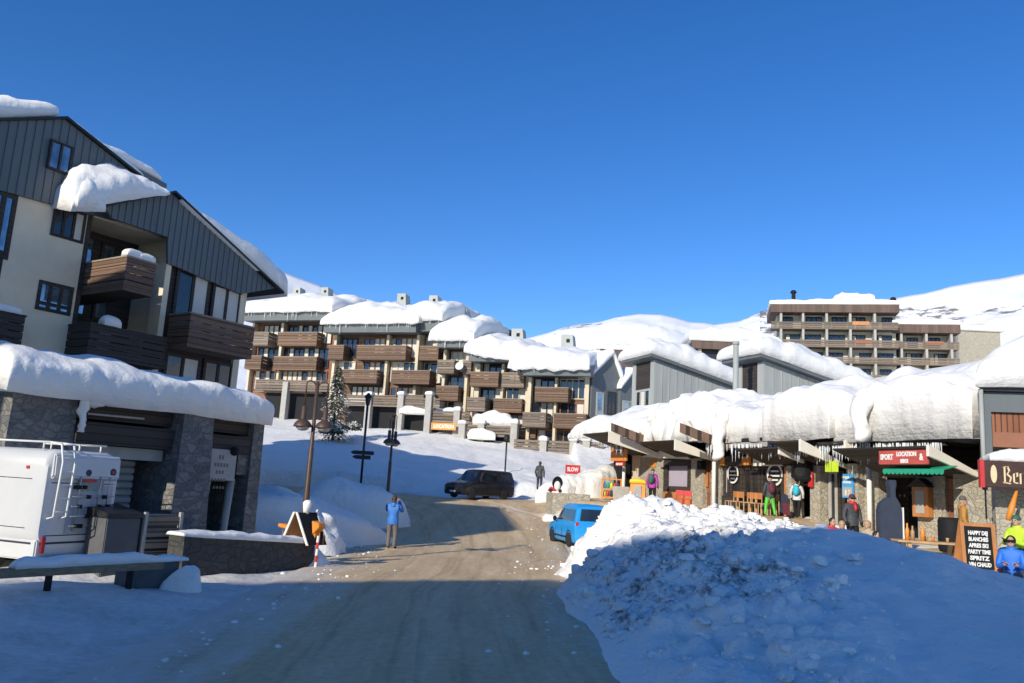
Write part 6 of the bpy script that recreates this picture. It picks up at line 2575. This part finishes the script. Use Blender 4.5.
def street():
    p = at(303, 533, 22.6)
    double_lamp('brown double hanging street lamp behind the orange chairs, nearest the garage', (p.x, p.y, p.z), at(314, 381, 22.6).z - p.z, R(15), 'double street lamps')
    p = at(385.5, 521, 36.5)
    double_lamp('double hanging street lamp standing behind the person in the blue jacket', (p.x, p.y, p.z), at(397, 415, 36.5).z - p.z, R(70), 'double street lamps')
    # finger post
    p = at(361.5, 475, 48)
    t = at(372, 405, 48)
    B = thing('signpost', 'dark finger signpost with two direction boards standing on the snow slope', 'signpost', p)
    mb = MB()
    mb.tube([p + V((0, 0, -1)), V((p.x, p.y, t.z))], .07, 8)
    mb.build('pole', M['metal_dark'], B, True)
    fr = Fr(p, 0)
    for y0, y1, x0, x1 in ((450.8, 454.6, -.75, .62), (455.2, 459.2, -.62, .45)):
        z1, z0 = fr.pix(362, y0)[1], fr.pix(362, y1)[1]
        mb = MB()
        fr.poly(mb, [(x0, (z0 + z1) / 2), (x0 + .2, z0), (x1, z0), (x1, z1), (x0 + .2, z1)], .07, .12)
        mb.build('direction_board', M['metal_dark'], B)
    mb = MB()
    mb.lathe(V((p.x, p.y, t.z - .1)), [(.05, 0), (.12, .12), (.18, .5), (.24, .55), (.05, .8)], 8)
    mb.build('lantern_top', M['metal_dark'], B)
    # slim pole lamps on the slope
    for (x, yb, yt, Y, lb) in ((505.5, 463, 440, 60, 'slim dark pole lamp on the snow slope above the van'),):
        p = at(x, yb, Y)
        t = at(x, yt, Y)
        B = thing('pole_lamp', lb, 'street lamp', p)
        mb = MB()
        mb.tube([p + V((0, 0, -1)), V((p.x, p.y, t.z))], .06, 8)
        mb.build('pole', M['metal_dark'], B, True)
        mb = MB()
        mb.lathe(V((p.x, p.y, t.z - .1)), [(.08, 0), (.2, .15), (.22, .4), (.1, .5)], 8)
        mb.build('lamp_head', M['metal_dark'], B)
    # sandwich board and orange chairs by the garage wall
    p = at(303, 536, 21.6)
    z = .56
    fr = Fr((p.x, p.y, 0), -32)
    B = thing('sandwich_board', 'dark sandwich board with pale edges and snow on top beside the double lamp', 'sandwich board', (p.x, p.y, z))
    for nm, x0, x1 in (('board_leaf', -.42, -.06), ('board_leaf', .5, .02)):
        mb = MB()
        mb.hexa([fr.w(x0, -.35, z), fr.w(x0 + .05, -.35, z), fr.w(x0 + .05, .35, z), fr.w(x0, .35, z), fr.w(x1, -.35, z + .78), fr.w(x1 + .05, -.35, z + .78), fr.w(x1 + .05, .35, z + .78), fr.w(x1, .35, z + .78)])
        lo = mb.build(nm, M['black'] if x0 > 0 else M['orangewood'], B)
        mb = MB()
        for y in (-.355, .33):
            mb.hexa([fr.w(x0 - .01, y, z), fr.w(x0 + .06, y, z), fr.w(x0 + .06, y + .03, z), fr.w(x0 - .01, y + .03, z), fr.w(x1 - .01, y, z + .79), fr.w(x1 + .06, y, z + .79), fr.w(x1 + .06, y + .03, z + .79), fr.w(x1 - .01, y + .03, z + .79)])
        mb.build('pale_edge', M['fascia'], lo)
    sm = MB()
    zz = z + .78
    sm.tube([fr.w(.02, 0, zz - .05), fr.w(.03, 0, zz + .08), fr.w(.06, 0, zz + .24), fr.w(.05, 0, zz + .31)], [.07, .09, .13, .07], 12)
    sm.build('snow_cap', M['roofsnow'], B, True)
    for (a, sg, b, h, lb) in ((-.5, -1, .1, .62, 'orange plastic chair left of the sandwich board'), (.5, 1, -.05, .80, 'orange plastic chair half hidden right of the sandwich board')):
        C_ = thing('plastic_chair', lb, 'chair', fr.w(a, b, z), 'orange plastic chairs')
        mb = MB()
        if sg < 0:
            mb.prism([fr.w(a + .12, b - .2, z), fr.w(a + .22, b - .2, z), fr.w(a + .26, b - .2, z + .42), fr.w(a + .4, b - .2, z + .50), fr.w(a + .2, b - .2, z + .6), fr.w(a - .35, b - .2, z + .64), fr.w(a - .36, b - .2, z + .52), fr.w(a + .1, b - .2, z + .48)], fr.n * .4)
        else:
            mb.prism([fr.w(a - .2, b - .2, z + .35), fr.w(a + .0, b - .2, z + .5), fr.w(a + .16, b - .2, z + .62), fr.w(a + .12, b - .2, z + .75), fr.w(a - .3, b - .2, z + .82)], fr.n * .4)
            mb.prism([fr.w(a - .2, b - .15, z - .0), fr.w(a - .14, b - .15, z), fr.w(a - .1, b - .15, z + .45), fr.w(a - .2, b - .15, z + .45)], fr.n * .3)
        mb.build('shell', M['orange'], C_, bevel=.02)
        mb = MB()
        for x, y in ((-.1, -.12), (.16, -.12), (-.1, .12), (.16, .12)):
            mb.tube([fr.w(a + x, b + y, z), fr.w(a + x, b + y, z + .42)], .015, 6)
        mb.build('legs', M['orange'], C_)
        C_.scale = (.6, .6, .72)
    # red white rope post by the wall end
    q = at(317, 548, 21.2)
    B = thing('marker_pole', 'short red and white marker pole at the end of the low stone wall', 'pole', (q.x, q.y, 0))
    for i in range(5):
        mb = MB()
        mb.tube([V((q.x, q.y, i * .16)), V((q.x + .01, q.y, i * .16 + .16))], .035, 8)
        mb.build('band', M['red'] if i % 2 else M['white'], B)
    # stone corner of the terrace with the pushchair
    p0, p1 = at(553, 512, 40.5), at(575, 500, 41.5)
    fr = Fr((at(552, 510, 40).x, 40, 0), 8)
    a1 = fr.pix(590, 505)[0]
    z1 = at(560, 493, 40).z
    B = thing('kerb_wall', 'low stone kerb wall with snow at the terrace corner beyond the blue car', 'wall', fr.w(0, 0, .6))
    mb = MB()
    fr.box(mb, 0, a1, -1.6, 0, .2, z1)
    mb.build('wall_body', M['stone_warm'], B)
    sm = MB()
    blanket(sm, fr.w(-.5, .5, .62), fr.w(a1 * .7, .6, .62), fr.w(a1 * .7, -.1, .62), fr.w(-.5, -.1, .62), .55, 30, 10, amp=.1, seed=77)
    sm.build('snow_foot', M['roofsnow'], B, True)
    q = at(555, 494, 41.0)
    z = z1 + .02
    q = V((q.x, q.y, z))
    B = thing('pushchair', 'black hooded pushchair with a red base on the stone kerb wall', 'pushchair', q)
    mb = MB()
    mb.ball(q + V((.12, .08, .52)), (.30, .26, .42), 16, 12)
    mb.tube([q + V((.12 + math.cos(t) * .29, -.12, .55 + math.sin(t) * .40)) for t in [-.3 + 3.7 * k / 14 for k in range(15)]], .05, 8)
    mb.build('hood', M['black'], B, True)
    mb = MB()
    mb.ball(q + V((.12, -.14, .40)), (.21, .12, .30), 14, 10)
    mb.build('seat', M['white'], B, True)
    mb = MB()
    mb.prism([q + V((-.5, -.2, .05)), q + V((.1, -.2, .05)), q + V((.05, -.2, .22)), q + V((-.3, -.2, .34))], (0, .4, 0))
    mb.build('red_base', M['red'], B, bevel=.03)
    for x in (-.3, .3):
        mb = MB()
        mb.lathe(q + V((x, -.25, .1)), [(.02, 0), (.1, 0), (.12, .02), (.1, .05), (.02, .05)], 12, (0, 1, 0))
        mb.build('wheel', M['rubber'], B)
    B.scale = (.78, .78, .78)
    # goods rack and box by the first shop
    q = at(602, 492, 44.5)
    zt = smooth_h(q.x, q.y) + .05
    B = thing('goods_rack', 'orange framed rack of bright goods outside the first shop', 'rack', (q.x, q.y, zt))
    fr = Fr((q.x, q.y, 0), -6)
    mb = MB()
    W_, H_ = 1.0, 1.15
    for x in (0, W_):
        for y in (0, -.5):
            fr.box(mb, x - .04, x + .04, y - .04, y + .04, zt, zt + H_)
    for z in (.12, .55, H_ - .08):
        fr.box(mb, .04, W_ - .04, -.54, .03, zt + z, zt + z + .06)
    mb.build('frame', M['orange'], B)
    rr = random.Random(2)
    cols = [M['lime'], M['bluesign'], M['white'], M['red'], M['green'], M['yellow'], M['navy']]
    for k, z in enumerate((.18, .61)):
        for i in range(5):
            mb = MB()
            x = .14 + i * .18
            mb.lathe(fr.w(x, -.2, zt + z), [(.05, 0), (.08, .04), (.085, .2), (.05, .30), (.03, .32)], 10)
            o = mb.build('bottle', cols[(i * 3 + k) % 7], None, True)
            tag(o, 'coloured bottle on the orange goods rack outside the first shop', 'bottle', 'bottles on the orange rack')
    q = at(621, 491, 43.5)
    zt = smooth_h(q.x, q.y) + .05
    mb = MB()
    fr = Fr((q.x, q.y, 0), -20)
    mb.hexa([fr.w(-.4, -.6, zt), fr.w(.4, -.6, zt), fr.w(.4, 0, zt), fr.w(-.4, 0, zt), fr.w(-.46, -.65, zt + .75), fr.w(.46, -.65, zt + .75), fr.w(.46, .05, zt + .75), fr.w(-.46, .05, zt + .75)])
    o = mb.build('goods_bin', M['concrete'], None, bevel=.03)
    tag(o, 'pale grey goods bin right of the orange goods rack', 'bin')
    # yellow topped board
    q = at(637.5, 500, 41.5)
    zt = smooth_h(q.x, q.y) + .05
    fr = Fr((q.x, q.y, 0), -14)
    B = thing('sandwich_board', 'orange sandwich board with a yellow top left of the purple jacket', 'sandwich board', (q.x, q.y, zt))
    for b0, b1 in ((.35, .03), (-.35, -.08)):
        mb = MB()
        mb.hexa([fr.w(-.42, b0, zt), fr.w(.42, b0, zt), fr.w(.42, b0 + .05, zt), fr.w(-.42, b0 + .05, zt), fr.w(-.36, b1, zt + .95), fr.w(.36, b1, zt + .95), fr.w(.36, b1 + .05, zt + .95), fr.w(-.36, b1 + .05, zt + .95)])
        lo = mb.build('board_leaf', M['orange'], B)
        if b0 > 0:
            mb = MB()
            mb.hexa([fr.w(-.2, b0 * .75 + .07, zt + .25), fr.w(.2, b0 * .75 + .07, zt + .25), fr.w(.2, b0 * .75 + .08, zt + .25), fr.w(-.2, b0 * .75 + .08, zt + .25), fr.w(-.18, b0 * .32 + .07, zt + .85), fr.w(.18, b0 * .32 + .07, zt + .85), fr.w(.18, b0 * .32 + .08, zt + .85), fr.w(-.18, b0 * .32 + .08, zt + .85)])
            mb.build('pale_notice', M['concrete'], lo)
    mb = MB()
    blanket(mb, fr.w(-.4, .14, zt + .94), fr.w(.4, .14, zt + .94), fr.w(.4, -.14, zt + .94), fr.w(-.4, -.14, zt + .94), .22, 12, 8, amp=.04)
    mb.build('yellow_top', M['yellow'], B, True)
    # red chairs
    for (x, y, Y, lb) in ((679, 503, 37.5, 'red folding chair on the left below the shop window'), (687, 504, 36.9, 'red folding chair on the right below the shop window')):
        q = at(x, y, Y)
        zt = smooth_h(q.x, q.y) + .05
        fr = Fr((q.x, q.y, 0), -20)
        B = thing('red_chair', lb, 'chair', (q.x, q.y, zt), 'red chairs below the shop window')
        mb = MB()
        fr.box(mb, -.18, .18, -.18, .18, zt + .38, zt + .42)
        mb.build('seat', M['red'], B, bevel=.01)
        mb = MB()
        fr.box(mb, -.18, .18, -.22, -.18, zt + .55, zt + .78)
        mb.build('backrest', M['red'], B, bevel=.01)
        for sx, sy in ((-.16, -.2), (.16, -.2), (-.16, .16), (.16, .16)):
            mb = MB()
            mb.tube([fr.w(sx, sy, zt - .05), fr.w(sx, sy, zt + (.78 if sy < 0 else .39))], .022, 6)
            mb.build('leg', M['red'], B)
    # chairs and tables seen behind the restaurant rail
    rr = random.Random(3)
    for k, px in enumerate((731, 737, 745.5, 750, 755, 764, 772.5)):
        a = FS.pix(px, 495, .55)[0]
        q = FS.w(a, .55, 0)
        zt = smooth_h(q.x, q.y) + .05
        B = thing('pine_chair', 'pine chair in the line along the restaurant windows', 'chair', (q.x, q.y, zt), 'pine chairs along the restaurant windows')
        fr = Fr((q.x, q.y, 0), -68.9 + rr.uniform(-25, 25))
        mb = MB()
        fr.box(mb, -.2, .2, -.2, .2, zt + .43, zt + .47)
        mb.build('seat', M['palewood'], B)
        mb = MB()
        fr.box(mb, -.2, .2, -.23, -.19, zt + .62, zt + .88)
        mb.build('backrest', M['orangewood'], B)
        for sx, sy in ((-.18, -.21), (.18, -.21), (-.18, .18), (.18, .18)):
            mb = MB()
            mb.tube([fr.w(sx, sy, zt - .05), fr.w(sx, sy, zt + (.88 if sy < 0 else .44))], .022, 6)
            mb.build('leg', M['palewood'], B)
    # dark bottle shaped board with a pale edge
    q = at(892, 580, 22.6)
    zt = smooth_h(q.x, q.y) - .1
    fr = Fr((at(880.5, 540, 22.6).x, 22.6, 0), -8)
    cz = lambda y: fr.pix(893, y)[1]
    x = lambda px: fr.pix(px, 540)[0]
    B = thing('bottle_board', 'tall navy bottle shaped display board with a white edge below the green awning', 'display board', fr.w(x(893), 0, zt))
    pr = [(x(880), zt), (x(903), zt), (x(903), cz(512)), (x(901.5), cz(504)), (x(899), cz(499.5)), (x(897), cz(497)), (x(897), cz(488)), (x(898), cz(487)), (x(898), cz(480)), (x(890.5), cz(480)), (x(890.5), cz(487)), (x(891.5), cz(488)), (x(891.5), cz(497)), (x(887), cz(499.5)), (x(882), cz(504)), (x(880), cz(511))]
    mb = MB()
    fr.poly(mb, pr, -.35, 0)
    mb.build('board', M['navy'], B, bevel=.05)
    mb = MB()
    fr.box(mb, x(903) + .003, x(904) + .01, -.12, .02, zt, cz(507))
    mb.build('white_edge', M['white'], B)
    # wooden menu cabinet
    fr2 = FS
    a0, a1 = fr2.pix(913, 500, .05)[0], fr2.pix(929, 500, .05)[0]
    z1, z0 = fr2.pix(921, 487, .05)[1], fr2.pix(921, 517, .05)[1]
    B = thing('menu_cabinet', 'small wooden menu cabinet with a little pitched roof on the stone wall', 'cabinet', fr2.w(a0, .05, z0))
    mb = MB()
    fr2.box(mb, a0, a1, -.15, .1, z0, z1)
    mb.build('case', M['orangewood'], B, bevel=.01)
    mb = MB()
    fr2.box(mb, a0 + .15, a1 - .15, .1, .115, z0 + .12, z1 - .12)
    mb.build('pane', M['concrete'], B)
    mb = MB()
    fr2.poly(mb, [(a0 - .12, z1), ((a0 + a1) / 2, z1 + .3), (a1 + .12, z1)], -.2, .2)
    mb.build('roof', M['darkwood'], B)
    # picnic table
    q = at(931, 562, 21.2)
    zt = smooth_h(q.x, q.y) - .12
    yaw = -12
    fr = Fr((q.x, q.y, 0), yaw)
    B = thing('picnic_table', 'pale wooden picnic table with benches left of the chalkboard', 'picnic table', (q.x, q.y, zt))
    ht = at(931, 527, 21.2).z - zt
    ht = .74
    for nm, b0, b1, h in (('tabletop', -.4, .4, ht), ('bench', .62, .9, ht * .6), ('bench', -.9, -.62, ht * .6)):
        mb = MB()
        n = 4 if nm == 'tabletop' else 2
        for i in range(n):
            y0 = b0 + (b1 - b0) * i / n
            fr.box(mb, -.85, .75, y0 + .01, y0 + (b1 - b0) / n - .01, zt + h - .045, zt + h)
        mb.build(nm, M['palewood'], B)
    for xx in (-.6, .5):
        mb = MB()
        for sg in (-1, 1):
            mb.prism([fr.w(xx, sg * .75, zt - .05), fr.w(xx, sg * .63, zt - .05), fr.w(xx, sg * .18, zt + ht - .05), fr.w(xx, sg * .30, zt + ht - .05)], fr.u * .08)
        fr.box(mb, xx + .08, xx + .14, -.9, .9, zt + ht * .6 - .15, zt + ht * .6 - .05)
        mb.build('trestle', M['palewood'], B)
    for i, (a, b, hh) in enumerate(((-.55, .05, .42), (-.40, -.05, .36), (-.2, .1, .40), (-.08, -.08, .22), (.05, .05, .24), (.4, 0, .2))):
        mb = MB()
        r_ = .05 if hh > .3 else .04
        mb.lathe(fr.w(a, b, zt + ht), [(r_, 0), (r_, hh * .6), (r_ * .45, hh * .75), (r_ * .4, hh)] if hh > .3 else [(r_ * .8, 0), (r_, hh * .5), (r_, hh * .55)], 10)
        o = mb.build('bottle' if hh > .3 else 'beer_glass', M['orange'] if i % 2 == 0 else M['palewood'], None, True)
        tag(o, ['tall orange bottle at the left end of the picnic table', 'pale bottle between the two orange ones on the picnic table', 'orange bottle third from the left on the picnic table', 'short pale glass right of the bottles on the picnic table', 'short orange glass in the middle of the picnic table', 'lone pale glass at the right end of the picnic table'][i], 'bottle' if hh > .3 else 'glass', 'bottles and glasses on the picnic table')
    q = at(951, 523, 23.4)
    mb = MB()
    mb.lathe(V((q.x, q.y, q.z - .8)), [(.3, 0), (.34, .1), (.34, .85), (.3, .95)], 14)
    o = mb.build('barrel', M['black'], None, True)
    tag(o, 'black barrel between the picnic table and the mustard jacket', 'barrel')
    # chalkboard
    fr = Fr((at(958, 570, 19.6).x, 19.6, 0), -10)
    cz = lambda y: fr.pix(975, y)[1]
    x = lambda px: fr.pix(px, 545)[0]
    z1, z0 = cz(523), cz(572)
    xa, xb = x(962), x(997)
    B = thing('chalkboard', 'wooden framed black chalkboard with white lettering standing in the snow by the bar', 'chalkboard', fr.w((xa + xb) / 2, 0, z0))
    lean = .14
    H = z1 - z0

    def tb(mb, a0, a1, c0, c1, b0, b1):
        mb.hexa([fr.w(a0, b0 - lean * c0 / H, z0 + c0), fr.w(a1, b0 - lean * c0 / H, z0 + c0), fr.w(a1, b1 - lean * c0 / H, z0 + c0), fr.w(a0, b1 - lean * c0 / H, z0 + c0),
                 fr.w(a0, b0 - lean * c1 / H, z0 + c1), fr.w(a1, b0 - lean * c1 / H, z0 + c1), fr.w(a1, b1 - lean * c1 / H, z0 + c1), fr.w(a0, b1 - lean * c1 / H, z0 + c1)])
    mb = MB()
    for a0, a1, c0, c1 in ((xa, xa + .08, -.2, H), (xb - .08, xb, -.2, H), (xa + .08, xb - .08, H - .08, H), (xa + .08, xb - .08, 0, .07)):
        tb(mb, a0, a1, c0, c1, 0, .05)
    mb.build('frame', M['orangewood'], B)
    mb = MB()
    tb(mb, xa + .08, xb - .08, .07, H - .08, .005, .03)
    bo = mb.build('board', M['black'], B)
    lm = MB()
    rows = ['HAPPY DEJ', 'BLANCHES', 'APRES SKI', 'PARTY TIME', 'SPRITZ', 'VIN CHAUD']
    for i, s in enumerate(rows):
        fz = H - .22 - i * (H - .26) / 6
        t = MB()
        w_ = (xb - xa) * (.56 if i not in (3, 5) else .64)
        text_mb(t, s, fr, (xa + xb) / 2 - w_ / 2, 0, z0 + fz - .05, .125, width=w_, bold=.006)
        t.v = [tuple(V(v) + fr.n * (.036 - lean * (fz) / H)) for v in t.v]
        lm.add(t.v, t.f)
    lm.build('lettering', M['white'], bo)
    mb = MB()   # rear leaf
    mb.hexa([fr.w(xa - .02, -.75, z0 - .2), fr.w(xb - .02, -.75, z0 - .2), fr.w(xb - .02, -.70, z0 - .2), fr.w(xa - .02, -.70, z0 - .2), fr.w(xa, -lean - .06, z1), fr.w(xb, -lean - .06, z1), fr.w(xb, -lean - .01, z1), fr.w(xa, -lean - .01, z1)])
    mb.build('rear_leaf', M['orangewood'], B)
    # orange parasol cloth folded by the bar
    p0, p1 = at(1008, 520, 21.3), at(1017, 490, 21.3)
    mb = MB()
    mb.tube([p0, p0.lerp(p1, .4), p1], [.06, .08, .03], 10)
    o = mb.build('rolled_banner', M['orange'], None, True)
    tag(o, 'rolled orange banner leaning inside the bar entrance', 'banner')
    # skis / snowboards leaning
    for (x0, y0, x1, y1, Y, m_, lb) in ((783, 513, 785, 494, 32.9, 'navy', 'dark snowboard leaning at the restaurant end beside the green trousers'), (787, 515, 786, 503, 32.4, 'maroon', 'short maroon sledge leaning beside the dark snowboard')):
        a, b = at(x0, y0, Y), at(x1, y1, Y + .25)
        mb = MB()
        d = (b - a)
        pts = []
        w_ = .15
        s = d.cross(V((0, 1, 0))).normalized()
        for t, k in ((0, .4), (.06, .9), (.2, 1), (.5, .85), (.8, 1), (.94, .9), (1, .4)):
            pts.append((a + d * t, k * w_))
        ring = [p + s * k for p, k in pts] + [p - s * k for p, k in pts[::-1]]
        mb.prism(ring, (0, .03, 0))
        o = mb.build('snowboard', M[m_])
        tag(o, lb, 'snowboard')


def fir():
    base = at(333, 434, 72)
    top = at(337, 366, 72)
    z0, z1 = base.z - .6, top.z
    H = z1 - z0
    b = V((base.x, base.y, 0))
    B = thing('fir_tree', 'small snow dusted fir tree standing before the stepped residences', 'tree', (b.x, b.y, z0))
    mb = MB()
    mb.tube([b + V((0, 0, z0 - .4)), b + V((0, 0, z0 + H * .5)), b + V((.05, 0, z1 - .2))], [.14, .09, .02], 8)
    mb.build('trunk', M['lampbrown'], B, True)
    rr = random.Random(6)
    fm = mat('fir_needles', (.10, .10, .05), .9, 0, .4, 3)
    mb = MB()
    ms = MB()
    for i in range(3600):
        k = rr.random() ** .8
        z = z0 + .2 + (H - .2) * k
        rmax = (1 - k) ** .85 * 2.1 + .15
        a = rr.uniform(0, 2 * math.pi)
        r1 = rmax * rr.uniform(.2, 1) ** .7 * (.75 + .35 * math.sin(a * 3 + z * 2.5))
        p = b + V((math.cos(a) * r1, math.sin(a) * r1, z - r1 * .35))
        d = V((math.cos(a), math.sin(a), -.35 + rr.uniform(-.3, .3))).normalized()
        s = d.cross(V((0, 0, 1))).normalized()
        l_, w_ = rr.uniform(.18, .4), rr.uniform(.05, .11)
        tgt = ms if rr.random() < .20 + .22 * (1 - k) else mb
        up = V((0, 0, .02 if tgt is ms else 0))
        tgt.add([p - d * l_ * .5 + up, p + s * w_ + up, p + d * l_ * .5 + up - V((0, 0, .05)), p - s * w_ + up], [(0, 1, 2, 3)])
    mb.build('crown', fm, B)
    ms.build('snow_on_branches', M['roofsnow'], B)
    # snow covered bushes at its foot
    for (x, y, Y, r_, lb) in ((331, 428, 71, .9, 'snow laden low bush at the foot of the fir'), (352, 424, 72.5, .8, 'snow laden low bush right of the fir')):
        p = at(x, y, Y)
        Bs = thing('bush', lb, 'bush', p)
        mb, ms = MB(), MB()
        for i in range(420):
            v = V((rr.gauss(0, 1), rr.gauss(0, 1), abs(rr.gauss(0, 1)))).normalized() * r_ * rr.uniform(.5, 1)
            q = p + V((v.x * 1.2, v.y, v.z * .95 - .5))
            d = V((rr.uniform(-1, 1), rr.uniform(-1, 1), rr.uniform(-.5, 1))).normalized()
            s = d.cross(V((.3, .2, 1))).normalized()
            (ms if v.z > .25 * r_ and rr.random() < .7 else mb).add([q - d * .15, q + s * .09, q + d * .15, q - s * .09], [(0, 1, 2, 3)])
        mb.build('branches', fm, Bs)
        ms.build('snow_on_branches', M['roofsnow'], Bs)


# ------------------------------------------------------------------ unseen buildings added to throw shade into the view
def shade_block():
    """unseen block, its roof edge shaped to throw the shade ending across the road"""
    H = 20.0
    t = H / math.tan(SUN_EL)
    edge = [(-30, 6), (-16, 12.5), (-5, 18), (1.3, 21.5), (3.5, 21.3), (5.6, 20.9), (7, 20.4), (8.3, 20.6), (9.6, 21.0), (11, 20.3), (14, 19), (22, 17)]
    P = [(x + SUN_AZ.x * t, y + SUN_AZ.y * t) for x, y in edge]
    B = thing('apartment_house', 'tall unseen block behind the viewpoint shaped to shade the near road', 'apartment house', (P[3][0], P[3][1], 0))
    back = [(P[-1][0] + 4, P[-1][1] - 16), (P[0][0] + 4, P[0][1] - 16)]
    mb = MB()
    mb.prism([V((x, y, -2)) for x, y in P + back], (0, 0, H + 1.2))
    mb.build('wall', M['render'], B)
    mb = MB()
    mb.prism([V((x, y, H - .8)) for x, y in P + back], (0, 0, .8))
    mb.build('roof_snow', M['roofsnow'], B)
    for (x, y), (x2, y2) in zip(P[:-1], P[1:]):
        fr = Fr((x2, y2, 0), math.degrees(math.atan2(y - y2, x - x2)))
        L = math.hypot(x2 - x, y2 - y)
        for f in range(5):
            for i in range(int(L / 3)):
                window(fr, B, .6 + i * 3, 2.1 + i * 3, 1.5 + f * 3.3, 3.2 + f * 3.3, .06, n=2)


def slope_shade_house():
    """unseen house added behind the left house so its roofs shade the far slope"""
    B = thing('apartment_house', 'unseen gabled house added behind the large beige apartment house to shade the slope', 'apartment house', (-24, 47, 2))
    for (x, y, L, W, z, deg) in ((-33, 42.5, 9.0, 11, 12.5, 20), (-24.2, 45.5, 8.0, 11, 13.8, 20)):
        fr = Fr((x, y, 0), deg)
        mb = MB()
        mb.prism([fr.w(0, 0, 0), fr.w(L, 0, 0), fr.w(L, 0, z - 2.6), fr.w(L * .55, 0, z - .4), fr.w(0, 0, z - 2.2)], -fr.n * W)
        mb.build('wall', M['render'], B)
        mb = MB()
        mb.prism([fr.w(-.4, .4, z - 2.3), fr.w(L * .55, .4, z - .4), fr.w(L + .4, .4, z - 2.8), fr.w(L + .4, .4, z - 2.3), fr.w(L * .55, .4, z + .3), fr.w(-.4, .4, z - 1.6)], -fr.n * (W + .8))
        mb.build('roof_snow', M['roofsnow'], B)
        for i in range(2):
            for f in range(3):
                window(fr, B, 1 + i * 3.5, 2.6 + i * 3.5, 2.2 + f * 2.8, 3.7 + f * 2.8, .05, n=2)


def road_shade_house():
    """house added outside the frame on the left, sized to shade the middle of the road"""
    B = thing('apartment_house', 'unseen house added left of the camper van to shade the road bend', 'apartment house', (-30, 11, 0))
    fr = Fr((-42, 2.2, 0), 0)
    mb = MB()
    mb.prism([fr.w(0, 0, -1), fr.w(19.7, 0, -1), fr.w(19.7, 0, 17.6), fr.w(13, 0, 18.2), fr.w(0, 0, 15)], -fr.n * 9.4)
    mb.build('wall', M['render'], B)
    mb = MB()
    mb.prism([fr.w(-.3, .3, 15.1), fr.w(13, .3, 18.1), fr.w(19.9, .3, 17.5), fr.w(19.9, .3, 18.0), fr.w(13, .3, 18.7), fr.w(-.3, .3, 15.7)], -fr.n * 9.8)
    mb.build('roof_snow', M['roofsnow'], B)
    for f in range(4):
        for i in range(6):
            window(fr, B, 1 + i * 3.1, 2.7 + i * 3.1, 1.2 + f * 2.9, 2.8 + f * 2.9, .05, n=2)
ground()
road()
big_bank()
crumbs()
mountain('mountain', [(500, 345), (548, 333), (562, 328), (575, 325), (600, 322), (618, 317), (640, 314.5), (662, 315), (676, 318), (690, 322), (705, 323), (715, 325), (740, 321), (757, 314), (775, 310), (800, 304)], 620, 1, .625)
mountain('mountain', [(760, 312), (800, 306), (880, 300), (893, 299), (905, 297), (925, 294), (940, 290), (950, 287), (975, 282), (1000, 278), (1024, 273), (1090, 262)], 420, 2, .582, 1.)
mountain('mountain', [(235, 255), (262, 263), (277, 268), (300, 277), (320, 284), (345, 296), (370, 302), (420, 312), (470, 330)], 300, 3, .75, .3)
left_house()
garage()
low_wall()
barrier()
crate_boxes()
camper()
row()
fences()
shops()
shop_signs()
bar()
chalets()
hill_block()
vehicles()
people()
street()
fir()
bank('tall cut snow bank beside the road between the two double street lamps', [(-8.6, 35.6, .5, 1), (-7.2, 35.3, .45, 1.05), (-5.6, 35.4, .4, .95), (-4.9, 36.2, .4, .8)], 1.75, 1.5, 5, n=60, k=.3)
bank('snow mounds heaped behind the low stone wall and the orange chairs', [(-9.5, 27, .3, 1), (-7.6, 28.2, .3, .8), (-6.0, 29.5, .2, .55), (-5.0, 31, .1, .3)], 1.9, 1.7, 8)
bank('bright ragged snow wall behind the pushchair at the back of the terrace', [(2.4, 47.5, 1.55, .9), (3.6, 48.2, 1.6, 1.1), (5.0, 48.6, 1.6, 1.15), (6.5, 50.5, 1.7, 1.6), (8, 52, 1.8, 1.7)], 1.55, 1.1, 11, n=80, k=.3, amp=.2)
heap('snow heap drifted against the end of the low stone wall', -4.95, 22.0, 0, .6, .8, .55, 9)
heap('pointed snow heap on the bank behind the marker pole', -5.6, 25.6, .1, .9, 1.2, 1.1, 12)
shade_block()
slope_shade_house()
road_shade_house()
